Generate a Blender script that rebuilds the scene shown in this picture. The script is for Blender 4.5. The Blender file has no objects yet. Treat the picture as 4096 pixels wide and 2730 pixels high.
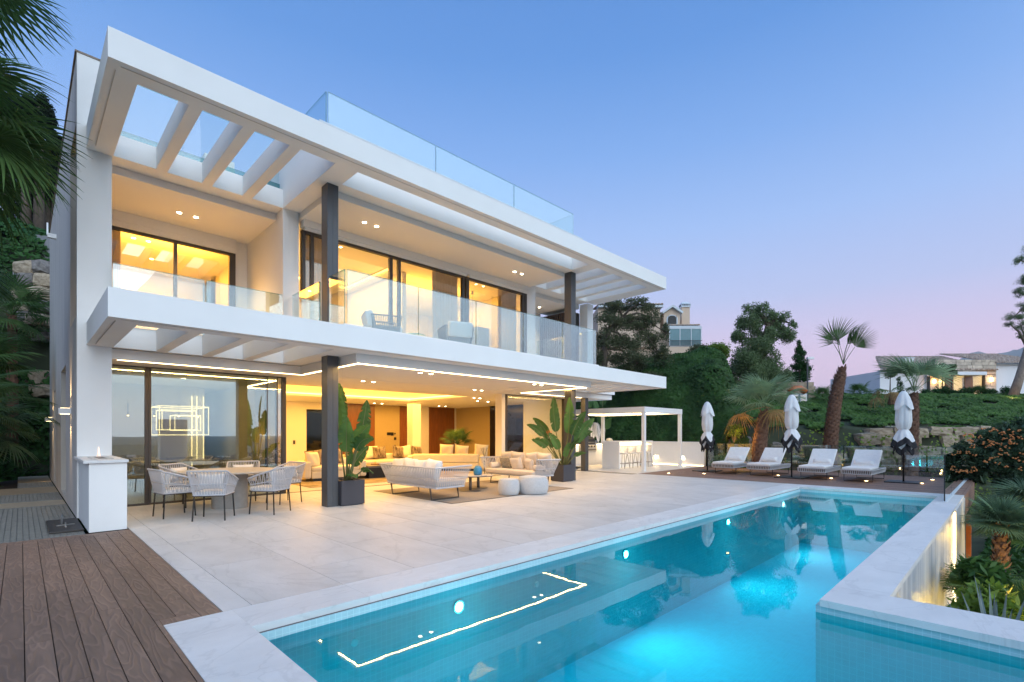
import bpy, bmesh, math, random
import numpy as np
from mathutils import Vector, Matrix, Euler, noise as mnoise

C = bpy.context.scene
COL = C.collection
PI = math.pi
R = math.radians
rng = random.Random(7)
nr = np.random.RandomState(11)

# ------------------------------------------------------------------ camera
cam = bpy.data.cameras.new('camera'); camo = bpy.data.objects.new('camera', cam); COL.objects.link(camo)
camo.location = (0, 0, 1.5)
camo.rotation_euler = (R(90), 0, R(45.2 - 90))
cam.sensor_width = 36.0; cam.sensor_fit = 'HORIZONTAL'
cam.lens = 36.0 * 1980 / 4096
cam.shift_y = (1732 - 1365) / 4096
cam.clip_start = 0.05; cam.clip_end = 20000
C.camera = camo

# ------------------------------------------------------------------ world: dusk sky
W = bpy.data.worlds.new('World'); C.world = W; W.use_nodes = True
nt = W.node_tree; nt.nodes.clear()
out = nt.nodes.new('ShaderNodeOutputWorld'); bg = nt.nodes.new('ShaderNodeBackground')
bg2 = nt.nodes.new('ShaderNodeBackground'); addb = nt.nodes.new('ShaderNodeAddShader')
tc = nt.nodes.new('ShaderNodeTexCoord'); sep = nt.nodes.new('ShaderNodeSeparateXYZ')
nt.links.new(tc.outputs['Generated'], sep.inputs[0])
ramp = nt.nodes.new('ShaderNodeValToRGB'); cr = ramp.color_ramp
nt.links.new(sep.outputs['Z'], ramp.inputs[0])
stops = [(0.0, (.62, .42, .56)), (.06, (.90, .52, .64)), (.13, (.74, .52, .70)), (.24, (.44, .49, .76)), (.36, (.30, .45, .80)),
         (.48, (.175, .35, .74)), (.60, (.090, .255, .64)), (.72, (.065, .21, .57)), (1.0, (.05, .18, .50))]
cr.elements[0].position = 0; cr.elements[1].position = 1
for p, c in stops[1:-1]:
    e = cr.elements.new(p)
for e, (p, c) in zip(cr.elements, stops):
    e.position = p; e.color = (*c, 1)
# after-sunset glow in the west, behind and left of the camera
gdir = Vector((-.12, -.97, .20)).normalized()
dot = nt.nodes.new('ShaderNodeVectorMath'); dot.operation = 'DOT_PRODUCT'; dot.inputs[1].default_value = gdir
nt.links.new(tc.outputs['Generated'], dot.inputs[0])
mr = nt.nodes.new('ShaderNodeMapRange'); mr.inputs['From Min'].default_value = -.15; mr.inputs['From Max'].default_value = 1.0
mr.interpolation_type = 'SMOOTHSTEP'
nt.links.new(dot.outputs['Value'], mr.inputs['Value'])
pw = nt.nodes.new('ShaderNodeMath'); pw.operation = 'POWER'; pw.inputs[1].default_value = 1.5
nt.links.new(mr.outputs[0], pw.inputs[0])
glow = nt.nodes.new('ShaderNodeMixRGB'); glow.blend_type = 'MIX'; glow.inputs['Color2'].default_value = (1.35, 1.68, 2.0, 1)
nt.links.new(pw.outputs[0], glow.inputs['Fac']); nt.links.new(ramp.outputs[0], glow.inputs['Color1'])
nt.links.new(glow.outputs[0], bg.inputs[0]); bg.inputs[1].default_value = 1.0
sky = nt.nodes.new('ShaderNodeTexSky'); sky.sky_type = 'NISHITA'; sky.sun_disc = False
sky.sun_elevation = R(1.0); sky.sun_rotation = math.atan2(gdir.x, gdir.y)
nt.links.new(sky.outputs[0], bg2.inputs[0]); bg2.inputs[1].default_value = 0.05
nt.links.new(bg.outputs[0], addb.inputs[0]); nt.links.new(bg2.outputs[0], addb.inputs[1]); nt.links.new(addb.outputs[0], out.inputs[0])

# soft low light from the glow of the sun that has just set
sl = bpy.data.lights.new('sun', 'SUN'); sl.energy = .60; sl.angle = R(40); sl.color = (1.0, .96, .92)
so = bpy.data.objects.new('sun', sl); COL.objects.link(so)
so.rotation_euler = (-Vector((-.15, -.9, .42))).to_track_quat('-Z', 'Y').to_euler()
so.location = (-20, -20, 20)

C.view_settings.view_transform = 'Standard'; C.view_settings.look = 'None'
C.view_settings.exposure = 0.22; C.view_settings.gamma = 1
C.render.engine = 'CYCLES'
cy = C.cycles
cy.use_denoising = True
try: cy.denoiser = 'OPENIMAGEDENOISE'
except Exception: pass
cy.max_bounces = 8; cy.diffuse_bounces = 4; cy.glossy_bounces = 4; cy.transmission_bounces = 4; cy.transparent_max_bounces = 20
cy.sample_clamp_indirect = 4; cy.caustics_reflective = False; cy.caustics_refractive = False
cy.use_light_tree = True

# ------------------------------------------------------------------ materials
MATS = {}
def M(name, col, rough=.6, metal=0, var=.10, vs=3, bump=0, bs=40, rnd=0, col2=None, st=(1, 1, 1), trans=0, spec=.5, coat=0, detail=5, veins=0, sheen=0):
    m = bpy.data.materials.new(name); m.use_nodes = True; MATS[name] = m
    n = m.node_tree; N = n.nodes; L = n.links
    b = N['Principled BSDF']; o = N['Material Output']
    b.inputs['Roughness'].default_value = rough; b.inputs['Metallic'].default_value = metal
    b.inputs['Specular IOR Level'].default_value = spec
    b.inputs['Coat Weight'].default_value = coat
    b.inputs['Sheen Weight'].default_value = sheen
    t = N.new('ShaderNodeTexCoord'); mp = N.new('ShaderNodeMapping'); mp.inputs['Scale'].default_value = st
    v = t.outputs['Object']
    oi = None
    if rnd:
        oi = N.new('ShaderNodeObjectInfo')
        mul = N.new('ShaderNodeVectorMath'); mul.operation = 'SCALE'; mul.inputs['Scale'].default_value = 23.0
        cmb = N.new('ShaderNodeCombineXYZ')
        for k in range(3): L.new(oi.outputs['Random'], cmb.inputs[k])
        L.new(cmb.outputs[0], mul.inputs[0])
        ad = N.new('ShaderNodeVectorMath'); ad.operation = 'ADD'
        L.new(v, ad.inputs[0]); L.new(mul.outputs[0], ad.inputs[1]); v = ad.outputs[0]
    L.new(v, mp.inputs['Vector'])
    no = N.new('ShaderNodeTexNoise'); no.inputs['Scale'].default_value = vs; no.inputs['Detail'].default_value = detail
    no.inputs['Roughness'].default_value = .6
    L.new(mp.outputs[0], no.inputs['Vector'])
    mrn = N.new('ShaderNodeMapRange'); mrn.inputs['From Min'].default_value = .3; mrn.inputs['From Max'].default_value = .7
    L.new(no.outputs['Fac'], mrn.inputs['Value'])
    mx = N.new('ShaderNodeMixRGB')
    L.new(mrn.outputs[0], mx.inputs['Fac'])
    c1 = [max(0, x * (1 - var)) for x in col]; c2 = col2 if col2 else [min(1, x * (1 + var)) for x in col]
    mx.inputs['Color1'].default_value = (*c1, 1); mx.inputs['Color2'].default_value = (*c2, 1)
    cs = mx.outputs[0]
    if veins:
        wv = N.new('ShaderNodeTexNoise'); wv.inputs['Scale'].default_value = vs * .5; wv.inputs['Detail'].default_value = 8
        wv.inputs['Distortion'].default_value = 1.2
        L.new(mp.outputs[0], wv.inputs['Vector'])
        ab = N.new('ShaderNodeMath'); ab.operation = 'SUBTRACT'; ab.inputs[1].default_value = .5; L.new(wv.outputs['Fac'], ab.inputs[0])
        ab2 = N.new('ShaderNodeMath'); ab2.operation = 'ABSOLUTE'; L.new(ab.outputs[0], ab2.inputs[0])
        m2 = N.new('ShaderNodeMapRange'); m2.inputs['From Max'].default_value = .02; m2.inputs['To Min'].default_value = 1 - veins; m2.inputs['To Max'].default_value = 1
        L.new(ab2.outputs[0], m2.inputs['Value'])
        mm = N.new('ShaderNodeMixRGB'); mm.blend_type = 'MULTIPLY'; mm.inputs['Fac'].default_value = 1
        L.new(cs, mm.inputs['Color1']); L.new(m2.outputs[0], mm.inputs['Color2']); cs = mm.outputs[0]
    if rnd:
        m3 = N.new('ShaderNodeMapRange'); m3.inputs['To Min'].default_value = 1 - rnd; m3.inputs['To Max'].default_value = 1 + rnd
        L.new(oi.outputs['Random'], m3.inputs['Value'])
        mm = N.new('ShaderNodeMixRGB'); mm.blend_type = 'MULTIPLY'; mm.inputs['Fac'].default_value = 1
        L.new(cs, mm.inputs['Color1']); L.new(m3.outputs[0], mm.inputs['Color2']); cs = mm.outputs[0]
    L.new(cs, b.inputs['Base Color'])
    if bump:
        nb = N.new('ShaderNodeTexNoise'); nb.inputs['Scale'].default_value = bs; nb.inputs['Detail'].default_value = 4
        L.new(mp.outputs[0], nb.inputs['Vector'])
        bp = N.new('ShaderNodeBump'); bp.inputs['Strength'].default_value = bump; bp.inputs['Distance'].default_value = .01
        L.new(nb.outputs['Fac'], bp.inputs['Height']); L.new(bp.outputs[0], b.inputs['Normal'])
    if trans:
        tr = N.new('ShaderNodeBsdfTranslucent'); L.new(cs, tr.inputs['Color'])
        ms = N.new('ShaderNodeMixShader'); ms.inputs[0].default_value = trans
        L.new(b.outputs[0], ms.inputs[1]); L.new(tr.outputs[0], ms.inputs[2]); L.new(ms.outputs[0], o.inputs[0])
    return m
def EM(name, col, s):
    m = bpy.data.materials.new(name); m.use_nodes = True; MATS[name] = m
    n = m.node_tree; b = n.nodes['Principled BSDF']
    b.inputs['Base Color'].default_value = (.8, .8, .8, 1); b.inputs['Emission Color'].default_value = (*col, 1); b.inputs['Emission Strength'].default_value = s
    return m
def GL(name, tint, k, c, rough=0.0, gcol=(1, 1, 1)):
    """pane of glass: fresnel mirror over clear tinted body"""
    m = bpy.data.materials.new(name); m.use_nodes = True; MATS[name] = m
    n = m.node_tree; N = n.nodes; L = n.links; N.clear()
    o = N.new('ShaderNodeOutputMaterial'); tr = N.new('ShaderNodeBsdfTransparent'); tr.inputs[0].default_value = (*tint, 1)
    gl = N.new('ShaderNodeBsdfGlossy'); gl.inputs['Roughness'].default_value = rough; gl.inputs[0].default_value = (*gcol, 1)
    lw = N.new('ShaderNodeLayerWeight'); lw.inputs[0].default_value = .5
    fr = N.new('ShaderNodeMath'); fr.operation = 'POWER'; fr.inputs[1].default_value = 4.0; L.new(lw.outputs['Facing'], fr.inputs[0])
    ma = N.new('ShaderNodeMath'); ma.operation = 'MULTIPLY_ADD'; ma.inputs[1].default_value = k; ma.inputs[2].default_value = c; ma.use_clamp = True
    L.new(fr.outputs[0], ma.inputs[0]); mx = N.new('ShaderNodeMixShader'); L.new(ma.outputs[0], mx.inputs[0])
    L.new(tr.outputs[0], mx.inputs[1]); L.new(gl.outputs[0], mx.inputs[2]); L.new(mx.outputs[0], o.inputs[0])
    return m

M('plaster', (.80, .80, .79), .85, var=.025, vs=1.2, bump=.25, bs=120)
M('plaster_dimmed', (.52, .49, .46), .9, var=.10, vs=2.5, bump=.3, bs=90, st=(1, 1, .12))  # villa plaster with the side's dimness put into its colour; streaks are stains
M('ceiling_white', (.80, .78, .75), .85, var=.015, vs=1)
M('room_wall', (.78, .74, .66), .8, var=.03, vs=1)
M('stone_paving', (.575, .56, .545), .5, var=.10, vs=2.2, bump=.3, bs=14, rnd=.05, veins=.10, st=(1, .55, 1), detail=9)
M('stone_coping', (.66, .66, .655), .5, var=.07, vs=3.2, bump=.2, bs=18, rnd=.03, veins=.1, detail=9, st=(.6, 1, 1))
M('marble_stripe', (.42, .46, .52), .35, var=.25, vs=6.5, st=(1.0, .3, .04), detail=8, col2=(.72, .73, .75))
M('grout', (.13, .12, .115), .9)
M('soil', (.035, .026, .02), .95, var=.4, vs=9, bump=.8, bs=18)
M('steel_dark', (.075, .078, .085), .42, metal=.15, var=.05, vs=2)
M('frame_dark', (.055, .047, .042), .45, metal=.2, var=.05)
M('frame_black', (.012, .012, .013), .4, var=.05)
M('rope', (.49, .49, .515), .8, var=.06, vs=30, bump=.2, bs=200)
M('fabric_white', (.74, .72, .70), .9, var=.04, vs=12, bump=.35, bs=260, sheen=.3)
M('fabric_seat', (.66, .58, .50), .9, var=.04, vs=12, bump=.3, bs=260, sheen=.3)
M('fabric_pouf', (.50, .50, .50), .92, var=.08, vs=30, bump=.5, bs=240, sheen=.3)
M('fabric_cream', (.74, .66, .50), .9, var=.04, vs=8, bump=.2, bs=150)
M('umbrella_cloth', (.74, .76, .78), .85, var=.05, vs=4, bump=.2, bs=160, trans=.12)
M('black_cloth', (.012, .012, .016), .85)
M('fur', (.16, .105, .06), .95, var=.7, vs=16, col2=(.42, .33, .22), st=(1, 1, .35), bump=1, bs=90)
M('rug', (.30, .25, .20), .95, var=.12, vs=60, bump=.5, bs=300)
M('rug_inside', (.34, .26, .15), .95, var=.5, vs=2.0, bump=.3, bs=120)
M('planter', (.048, .047, .058), .55, var=.06, vs=3)
M('table_top', (.50, .44, .38), .5, var=.07, vs=14)
M('table_base', (.30, .285, .265), .6, var=.08, vs=12, bump=.2, bs=80)
M('taupe_metal', (.16, .135, .115), .5, metal=.2)
M('wood_panel', (.20, .068, .018), .38, var=.25, vs=9, st=(3, 3, .25), coat=.2, detail=8)
M('wallpaper', (.42, .32, .15), .6, var=.16, vs=22, bump=.5, bs=60, st=(1, 1, 2.5))
M('black_marble', (.018, .015, .013), .15, var=.3, vs=3)
M('dark_glass', (.006, .008, .011), .04)
M('white_metal', (.78, .79, .80), .4, var=.02)
M('steel', (.45, .44, .42), .28, metal=.9, var=.05)
M('grate_metal', (.30, .30, .29), .4, metal=.7, var=.15, vs=12)
M('beige_stone', (.46, .36, .25), .7, var=.10, vs=7, bump=.2, bs=30)
M('bark_palm', (.15, .078, .048), .9, var=.45, vs=8, bump=1, bs=26, rnd=.12)
M('bark_palm_pale', (.30, .22, .15), .9, var=.35, vs=8, bump=1, bs=26, rnd=.2)
M('bark', (.10, .078, .06), .9, var=.3, vs=9, bump=1, bs=22, st=(1, 1, .4))
M('bark_pale', (.25, .20, .16), .9, var=.3, vs=9, bump=1, bs=22, st=(1, 1, .4))
M('leaf_palm', (.085, .16, .05), .45, var=.35, vs=1.5, rnd=.25, spec=.2, trans=0.37)
M('leaf_palm_blue', (.12, .20, .11), .45, var=.35, vs=1.5, rnd=.25, spec=.2, trans=0.37)
M('leaf_palm_dry', (.34, .22, .09), .7, var=.35, vs=3, rnd=.2, spec=.2, trans=0.32)
M('leaf_strelitzia', (.065, .15, .045), .38, var=.25, vs=3, rnd=.3, spec=.2, trans=0.42, st=(1, 1, 1))
M('stem_green', (.13, .15, .05), .5, var=.2)
M('leaf_ivy', (.050, .135, .030), .5, var=.5, vs=.9, col2=(.105, .22, .045), spec=.2, trans=0.32)
M('leaf_hedge', (.032, .095, .024), .5, var=.4, vs=1.5, spec=.2, trans=0.27)
M('leaf_olive', (.15, .23, .10), .55, var=.4, vs=1.1, col2=(.22, .31, .15), spec=.2, trans=0.37)
M('leaf_dark', (.016, .030, .017), .6, var=.4, vs=1.5, spec=.2, trans=0.27)
M('leaf_acacia', (.10, .13, .06), .6, var=.4, vs=1.5, col2=(.15, .17, .09), spec=.2, trans=0.32)
M('leaf_fern', (.045, .14, .03), .5, var=.35, vs=4, spec=.2, trans=0.42)
M('leaf_loquat', (.045, .085, .045), .45, var=.45, vs=3, spec=.2, trans=0.27)
M('leaf_bright', (.17, .26, .04), .45, var=.35, vs=5, spec=.2, trans=0.42)
M('leaf_palm_pale', (.23, .33, .18), .45, var=.3, vs=1.5, rnd=.25, spec=.2, trans=.35)
M('leaf_bank', (.030, .085, .022), .5, var=.5, vs=.8, col2=(.060, .145, .032), spec=.2, trans=.3)
M('leaf_agave', (.16, .21, .20), .5, var=.15, vs=4)
M('loquat_fruit', (.55, .20, .05), .5, var=.2, vs=20)
M('rock', (.33, .25, .165), .9, var=.35, vs=2.2, bump=1, bs=7, rnd=.15, col2=(.48, .40, .30))
M('rock_grey', (.19, .175, .165), .9, var=.4, vs=2.2, bump=1, bs=7, rnd=.2)
M('concrete', (.24, .25, .265), .9, var=.18, vs=1.3, bump=.4, bs=20)
M('peach_wall', (.62, .48, .36), .85, var=.04, vs=2)
M('white_trim', (.60, .66, .70), .6, var=.03)
M('roof_tile', (.36, .22, .15), .85, var=.5, vs=5, col2=(.62, .50, .40))
M('house_white', (.80, .81, .83), .85, var=.02, vs=1)
M('clad_stone', (.55, .46, .36), .9, var=.15, rnd=.22, vs=4, bump=.8, bs=20)
M('hill', (.17, .17, .16), .95, var=.25, vs=.012, detail=10)
M('terrain', (.035, .045, .022), .95, var=.5, vs=.35, bump=.6, bs=3)
M('town_white', (.75, .70, .66), .9, var=.1)
M('town_tree_hazed', (.10, .13, .13), .9, var=.3, vs=.1)  # far trees paled and greyed so that their colour carries the haze
M('copper', (.42, .12, .03), .4, var=.2)
M('slat_dark', (.05, .032, .03), .6, rnd=.1)
M('curtain', (.72, .64, .50), .85, var=.03, trans=.45)
M('orange_flower', (.80, .13, .01), .5)
M('blue_ceramic', (.03, .19, .36), .3, var=.25, vs=14, bump=.5, bs=60)
M('art_grey', (.17, .16, .17), .6, var=.5, vs=3.2, detail=10)
M('kitchen_dark', (.08, .085, .10), .4)
EM('led_warm', (1.0, .70, .32), 11)
EM('led_cove', (1.0, .55, .12), 6)
EM('led_cube', (1.0, .84, .58), 4)
EM('lamp_hot', (1.0, .80, .50), 28)
EM('lamp_small', (1.0, .72, .35), 20)
EM('pool_light', (.80, .93, 1.0), 90)
EM('flame', (1.0, .55, .30), .8)
GL('glass_clear', (.93, .965, .95), 1.4, .03, gcol=(.92, .97, 1))
GL('glass_rail', (.84, .91, .91), 2.0, .15, gcol=(.92, .97, 1))
GL('glass_coated', (.70, .68, .50), 1.5, .34, gcol=(.80, .94, 1))
GL('glass_upper', (.90, .86, .72), 1.6, .12)
GL('glass_edge', (.35, .62, .62), 1, .1)
# wood-plastic deck boards with engraved grain
def deck_mat(name, col):
    m = M(name, col, .62, var=.16, vs=3.5, rnd=.19, st=(2.2, .35, 1), detail=8)
    N = m.node_tree.nodes; L = m.node_tree.links; b = N['Principled BSDF']
    mp = [x for x in N if x.type == 'MAPPING'][0]
    nz = N.new('ShaderNodeTexNoise'); nz.inputs['Scale'].default_value = 3.0; nz.inputs['Detail'].default_value = 2; L.new(mp.outputs[0], nz.inputs['Vector'])
    mu = N.new('ShaderNodeMath'); mu.operation = 'MULTIPLY'; mu.inputs[1].default_value = 60; L.new(nz.outputs['Fac'], mu.inputs[0])
    sn = N.new('ShaderNodeMath'); sn.operation = 'SINE'; L.new(mu.outputs[0], sn.inputs[0])
    bp = N.new('ShaderNodeBump'); bp.inputs['Strength'].default_value = .45; bp.inputs['Distance'].default_value = .0035
    L.new(sn.outputs[0], bp.inputs['Height']); L.new(bp.outputs[0], b.inputs['Normal'])
    m4 = N.new('ShaderNodeMapRange'); m4.inputs['From Min'].default_value = .55; m4.inputs['To Min'].default_value = 1.0; m4.inputs['To Max'].default_value = 1.28
    L.new(sn.outputs[0], m4.inputs['Value'])
    src = b.inputs['Base Color'].links[0].from_socket
    mm = N.new('ShaderNodeMixRGB'); mm.blend_type = 'MULTIPLY'; mm.inputs['Fac'].default_value = 1
    L.new(src, mm.inputs['Color1']); L.new(m4.outputs[0], mm.inputs['Color2']); L.new(mm.outputs[0], b.inputs['Base Color'])
    return m
deck_mat('deck_wood', (.185, .118, .085))
deck_mat('deck_wood_far', (.20, .115, .080))
# mosaic tiles of the pool
def mosaic(name, col, grout, sx):
    m = bpy.data.materials.new(name); m.use_nodes = True; MATS[name] = m
    N = m.node_tree.nodes; L = m.node_tree.links; b = N['Principled BSDF']; b.inputs['Roughness'].default_value = .7; b.inputs['Specular IOR Level'].default_value = .15
    t = N.new('ShaderNodeTexCoord'); g = N.new('ShaderNodeNewGeometry')
    # square grid on all three planes
    sp = N.new('ShaderNodeSeparateXYZ'); L.new(t.outputs['Object'], sp.inputs[0])
    ns = N.new('ShaderNodeSeparateXYZ'); L.new(g.outputs['Normal'], ns.inputs[0])
    lines = []
    for k in range(3):
        dv = N.new('ShaderNodeMath'); dv.operation = 'DIVIDE'; dv.inputs[1].default_value = sx; L.new(sp.outputs[k], dv.inputs[0])
        fr = N.new('ShaderNodeMath'); fr.operation = 'FRACT'; L.new(dv.outputs[0], fr.inputs[0])
        lt = N.new('ShaderNodeMath'); lt.operation = 'LESS_THAN'; lt.inputs[1].default_value = .10; L.new(fr.outputs[0], lt.inputs[0])
        an = N.new('ShaderNodeMath'); an.operation = 'ABSOLUTE'; L.new(ns.outputs[k], an.inputs[0])
        sb = N.new('ShaderNodeMath'); sb.operation = 'LESS_THAN'; sb.inputs[1].default_value = .5; L.new(an.outputs[0], sb.inputs[0])
        mu = N.new('ShaderNodeMath'); mu.operation = 'MULTIPLY'; L.new(lt.outputs[0], mu.inputs[0]); L.new(sb.outputs[0], mu.inputs[1]); lines.append(mu)
    mx = lines[0]
    for l in lines[1:]:
        q = N.new('ShaderNodeMath'); q.operation = 'MAXIMUM'; L.new(mx.outputs[0], q.inputs[0]); L.new(l.outputs[0], q.inputs[1]); mx = q
    no = N.new('ShaderNodeTexNoise'); no.inputs['Scale'].default_value = 9; L.new(t.outputs['Object'], no.inputs['Vector'])
    c0 = N.new('ShaderNodeMixRGB'); c0.inputs['Color1'].default_value = (*[x * .88 for x in col], 1); c0.inputs['Color2'].default_value = (*[min(1, x * 1.1) for x in col], 1)
    L.new(no.outputs['Fac'], c0.inputs['Fac'])
    c1 = N.new('ShaderNodeMixRGB'); c1.inputs['Color2'].default_value = (*grout, 1); L.new(mx.outputs[0], c1.inputs['Fac']); L.new(c0.outputs[0], c1.inputs['Color1'])
    L.new(c1.outputs[0], b.inputs['Base Color'])
    return m
mosaic('pool_mosaic', (.42, .62, .66), (.52, .70, .73), .055)
mosaic('pool_mosaic_deep', (.48, .80, .90), (.56, .85, .93), .055)
# water
m = bpy.data.materials.new('water'); m.use_nodes = True; MATS['water'] = m
N = m.node_tree.nodes; L = m.node_tree.links; N.clear()
o = N.new('ShaderNodeOutputMaterial'); tr = N.new('ShaderNodeBsdfTransparent'); tr.inputs[0].default_value = (.04, .88, .97, 1)
gl = N.new('ShaderNodeBsdfGlossy'); gl.inputs['Roughness'].default_value = .012
t = N.new('ShaderNodeTexCoord'); nz = N.new('ShaderNodeTexNoise'); nz.inputs['Scale'].default_value = 2.2; nz.inputs['Detail'].default_value = 2
mp = N.new('ShaderNodeMapping'); mp.inputs['Scale'].default_value = (1, 1.0, 1); L.new(t.outputs['Object'], mp.inputs[0]); L.new(mp.outputs[0], nz.inputs['Vector'])
bp = N.new('ShaderNodeBump'); bp.inputs['Strength'].default_value = .035; bp.inputs['Distance'].default_value = .02; L.new(nz.outputs['Fac'], bp.inputs['Height'])
L.new(bp.outputs[0], gl.inputs['Normal'])
fr = N.new('ShaderNodeFresnel'); fr.inputs[0].default_value = 1.36; L.new(bp.outputs[0], fr.inputs['Normal'])
mx = N.new('ShaderNodeMixShader'); L.new(fr.outputs[0], mx.inputs[0]); L.new(tr.outputs[0], mx.inputs[1]); L.new(gl.outputs[0], mx.inputs[2]); L.new(mx.outputs[0], o.inputs[0])

# ------------------------------------------------------------------ mesh builder
class MB:
    def __init__(s): s.v = []; s.f = []
    def add(s, vs, fs, mat=None):
        n = len(s.v)
        if mat is not None: vs = [mat @ Vector(p) for p in vs]
        s.v += [tuple(p) for p in vs]; s.f += [tuple(n + i for i in f) for f in fs]; return s
    def box(s, x0, y0, z0, x1, y1, z1, mat=None):
        if x0 > x1: x0, x1 = x1, x0
        if y0 > y1: y0, y1 = y1, y0
        if z0 > z1: z0, z1 = z1, z0
        return s.add([(x0, y0, z0), (x1, y0, z0), (x1, y1, z0), (x0, y1, z0), (x0, y0, z1), (x1, y0, z1), (x1, y1, z1), (x0, y1, z1)],
                     [(3, 2, 1, 0), (4, 5, 6, 7), (0, 1, 5, 4), (1, 2, 6, 5), (2, 3, 7, 6), (3, 0, 4, 7)], mat)
    def cyl(s, x, y, z0, z1, r, r1=None, n=20, cap=True):
        r1 = r if r1 is None else r1
        vs = [(x + r * math.cos(2 * PI * i / n), y + r * math.sin(2 * PI * i / n), z0) for i in range(n)] + \
             [(x + r1 * math.cos(2 * PI * i / n), y + r1 * math.sin(2 * PI * i / n), z1) for i in range(n)]
        fs = [(i, (i + 1) % n, n + (i + 1) % n, n + i) for i in range(n)]
        if cap: fs += [tuple(range(n - 1, -1, -1)), tuple(range(n, 2 * n))]
        return s.add(vs, fs)
    def tube(s, pts, r, n=6, cap=True, flat=None):
        """tube through points; r number or list; flat=(w,h) elliptical"""
        pts = [Vector(p) for p in pts]; k = len(pts)
        rs = r if isinstance(r, (list, tuple)) else [r] * k
        vs = []
        up = None
        for i, p in enumerate(pts):
            d = (pts[min(i + 1, k - 1)] - pts[max(i - 1, 0)])
            if d.length < 1e-9: d = Vector((0, 0, 1))
            d.normalize()
            if up is None:
                up = Vector((0, 0, 1)) if abs(d.z) < .9 else Vector((1, 0, 0))
            a = d.cross(up)
            if a.length < 1e-6: a = d.cross(Vector((1, 0, 0)))
            a.normalize(); b = a.cross(d).normalized(); up = b
            for j in range(n):
                t = 2 * PI * j / n + PI / n
                vs.append(p + a * rs[i] * math.cos(t) + b * rs[i] * math.sin(t))
        fs = [(i * n + j, i * n + (j + 1) % n, (i + 1) * n + (j + 1) % n, (i + 1) * n + j) for i in range(k - 1) for j in range(n)]
        if cap: fs += [tuple(range(n - 1, -1, -1)), tuple((k - 1) * n + j for j in range(n))]
        return s.add(vs, fs)
    def lathe(s, prof, x=0, y=0, n=24):
        k = len(prof); vs = [(x + r * math.cos(2 * PI * j / n), y + r * math.sin(2 * PI * j / n), z) for r, z in prof for j in range(n)]
        fs = [(i * n + j, i * n + (j + 1) % n, (i + 1) * n + (j + 1) % n, (i + 1) * n + j) for i in range(k - 1) for j in range(n)]
        fs += [tuple(range(n - 1, -1, -1)), tuple((k - 1) * n + j for j in range(n))]
        return s.add(vs, fs)
    def prism(s, poly, z0, z1):
        n = len(poly)
        vs = [(x, y, z0) for x, y in poly] + [(x, y, z1) for x, y in poly]
        return s.add(vs, [tuple(range(n - 1, -1, -1)), tuple(range(n, 2 * n))] + [(i, (i + 1) % n, n + (i + 1) % n, n + i) for i in range(n)])
    def slab_holes(s, x0, y0, x1, y1, z0, z1, holes):
        """flat slab with rectangular holes: cut into cells, only outer and hole sides get walls"""
        xs = sorted({x0, x1, *[h[0] for h in holes], *[h[2] for h in holes]}); ys = sorted({y0, y1, *[h[1] for h in holes], *[h[3] for h in holes]})
        def solid(i, j):
            if i < 0 or j < 0 or i >= len(xs) - 1 or j >= len(ys) - 1: return False
            cx, cyy = (xs[i] + xs[i + 1]) / 2, (ys[j] + ys[j + 1]) / 2
            return not any(h[0] < cx < h[2] and h[1] < cyy < h[3] for h in holes)
        for i in range(len(xs) - 1):
            for j in range(len(ys) - 1):
                if not solid(i, j): continue
                a, b, c, d = xs[i], xs[i + 1], ys[j], ys[j + 1]
                s.add([(a, c, z0), (b, c, z0), (b, d, z0), (a, d, z0)], [(3, 2, 1, 0)]); s.add([(a, c, z1), (b, c, z1), (b, d, z1), (a, d, z1)], [(0, 1, 2, 3)])
                if not solid(i - 1, j): s.add([(a, c, z0), (a, d, z0), (a, d, z1), (a, c, z1)], [(3, 2, 1, 0)][::1])
                if not solid(i + 1, j): s.add([(b, c, z0), (b, d, z0), (b, d, z1), (b, c, z1)], [(0, 1, 2, 3)])
                if not solid(i, j - 1): s.add([(a, c, z0), (b, c, z0), (b, c, z1), (a, c, z1)], [(0, 1, 2, 3)])
                if not solid(i, j + 1): s.add([(a, d, z0), (b, d, z0), (b, d, z1), (a, d, z1)], [(3, 2, 1, 0)])
        return s

ORG = {}
def _props(o, label=None, cat=None, group=None, kind=None):
    if label: o['label'] = label
    if cat: o['category'] = cat
    if group: o['group'] = group
    if kind: o['kind'] = kind
    return o
def thing(name, label, cat, loc=(0, 0, 0), rz=0, group=None):
    o = bpy.data.objects.new(name, None); COL.objects.link(o); o.location = loc; o.rotation_euler = (0, 0, rz); o.empty_display_size = .1
    ORG[o.name] = Vector(loc); return _props(o, label, cat, group)
def mesh_obj(name, me, parent=None, loc=(0, 0, 0), rot=(0, 0, 0), scale=(1, 1, 1)):
    o = bpy.data.objects.new(name, me); COL.objects.link(o); o.location = loc; o.rotation_euler = rot; o.scale = scale
    if parent is not None: o.parent = parent
    return o
def mk(name, mb, mat, smooth=False):
    me = bpy.data.meshes.new(name)
    if isinstance(mb, MB): me.from_pydata(mb.v, [], mb.f)
    else:
        V, F = mb
        V = np.ascontiguousarray(V, np.float32); F = np.ascontiguousarray(F, np.int32); k = F.shape[1]
        me.vertices.add(len(V)); me.vertices.foreach_set('co', V.ravel())
        me.loops.add(F.size); me.loops.foreach_set('vertex_index', F.ravel())
        me.polygons.add(len(F)); me.polygons.foreach_set('loop_start', np.arange(0, F.size, k, dtype=np.int32))
        try: me.polygons.foreach_set('loop_total', np.full(len(F), k, np.int32))
        except Exception: pass
        me.update(calc_edges=True)
    me.materials.append(MATS[mat])
    if smooth: me.polygons.foreach_set('use_smooth', [True] * len(me.polygons))
    me.update(); return me
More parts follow.
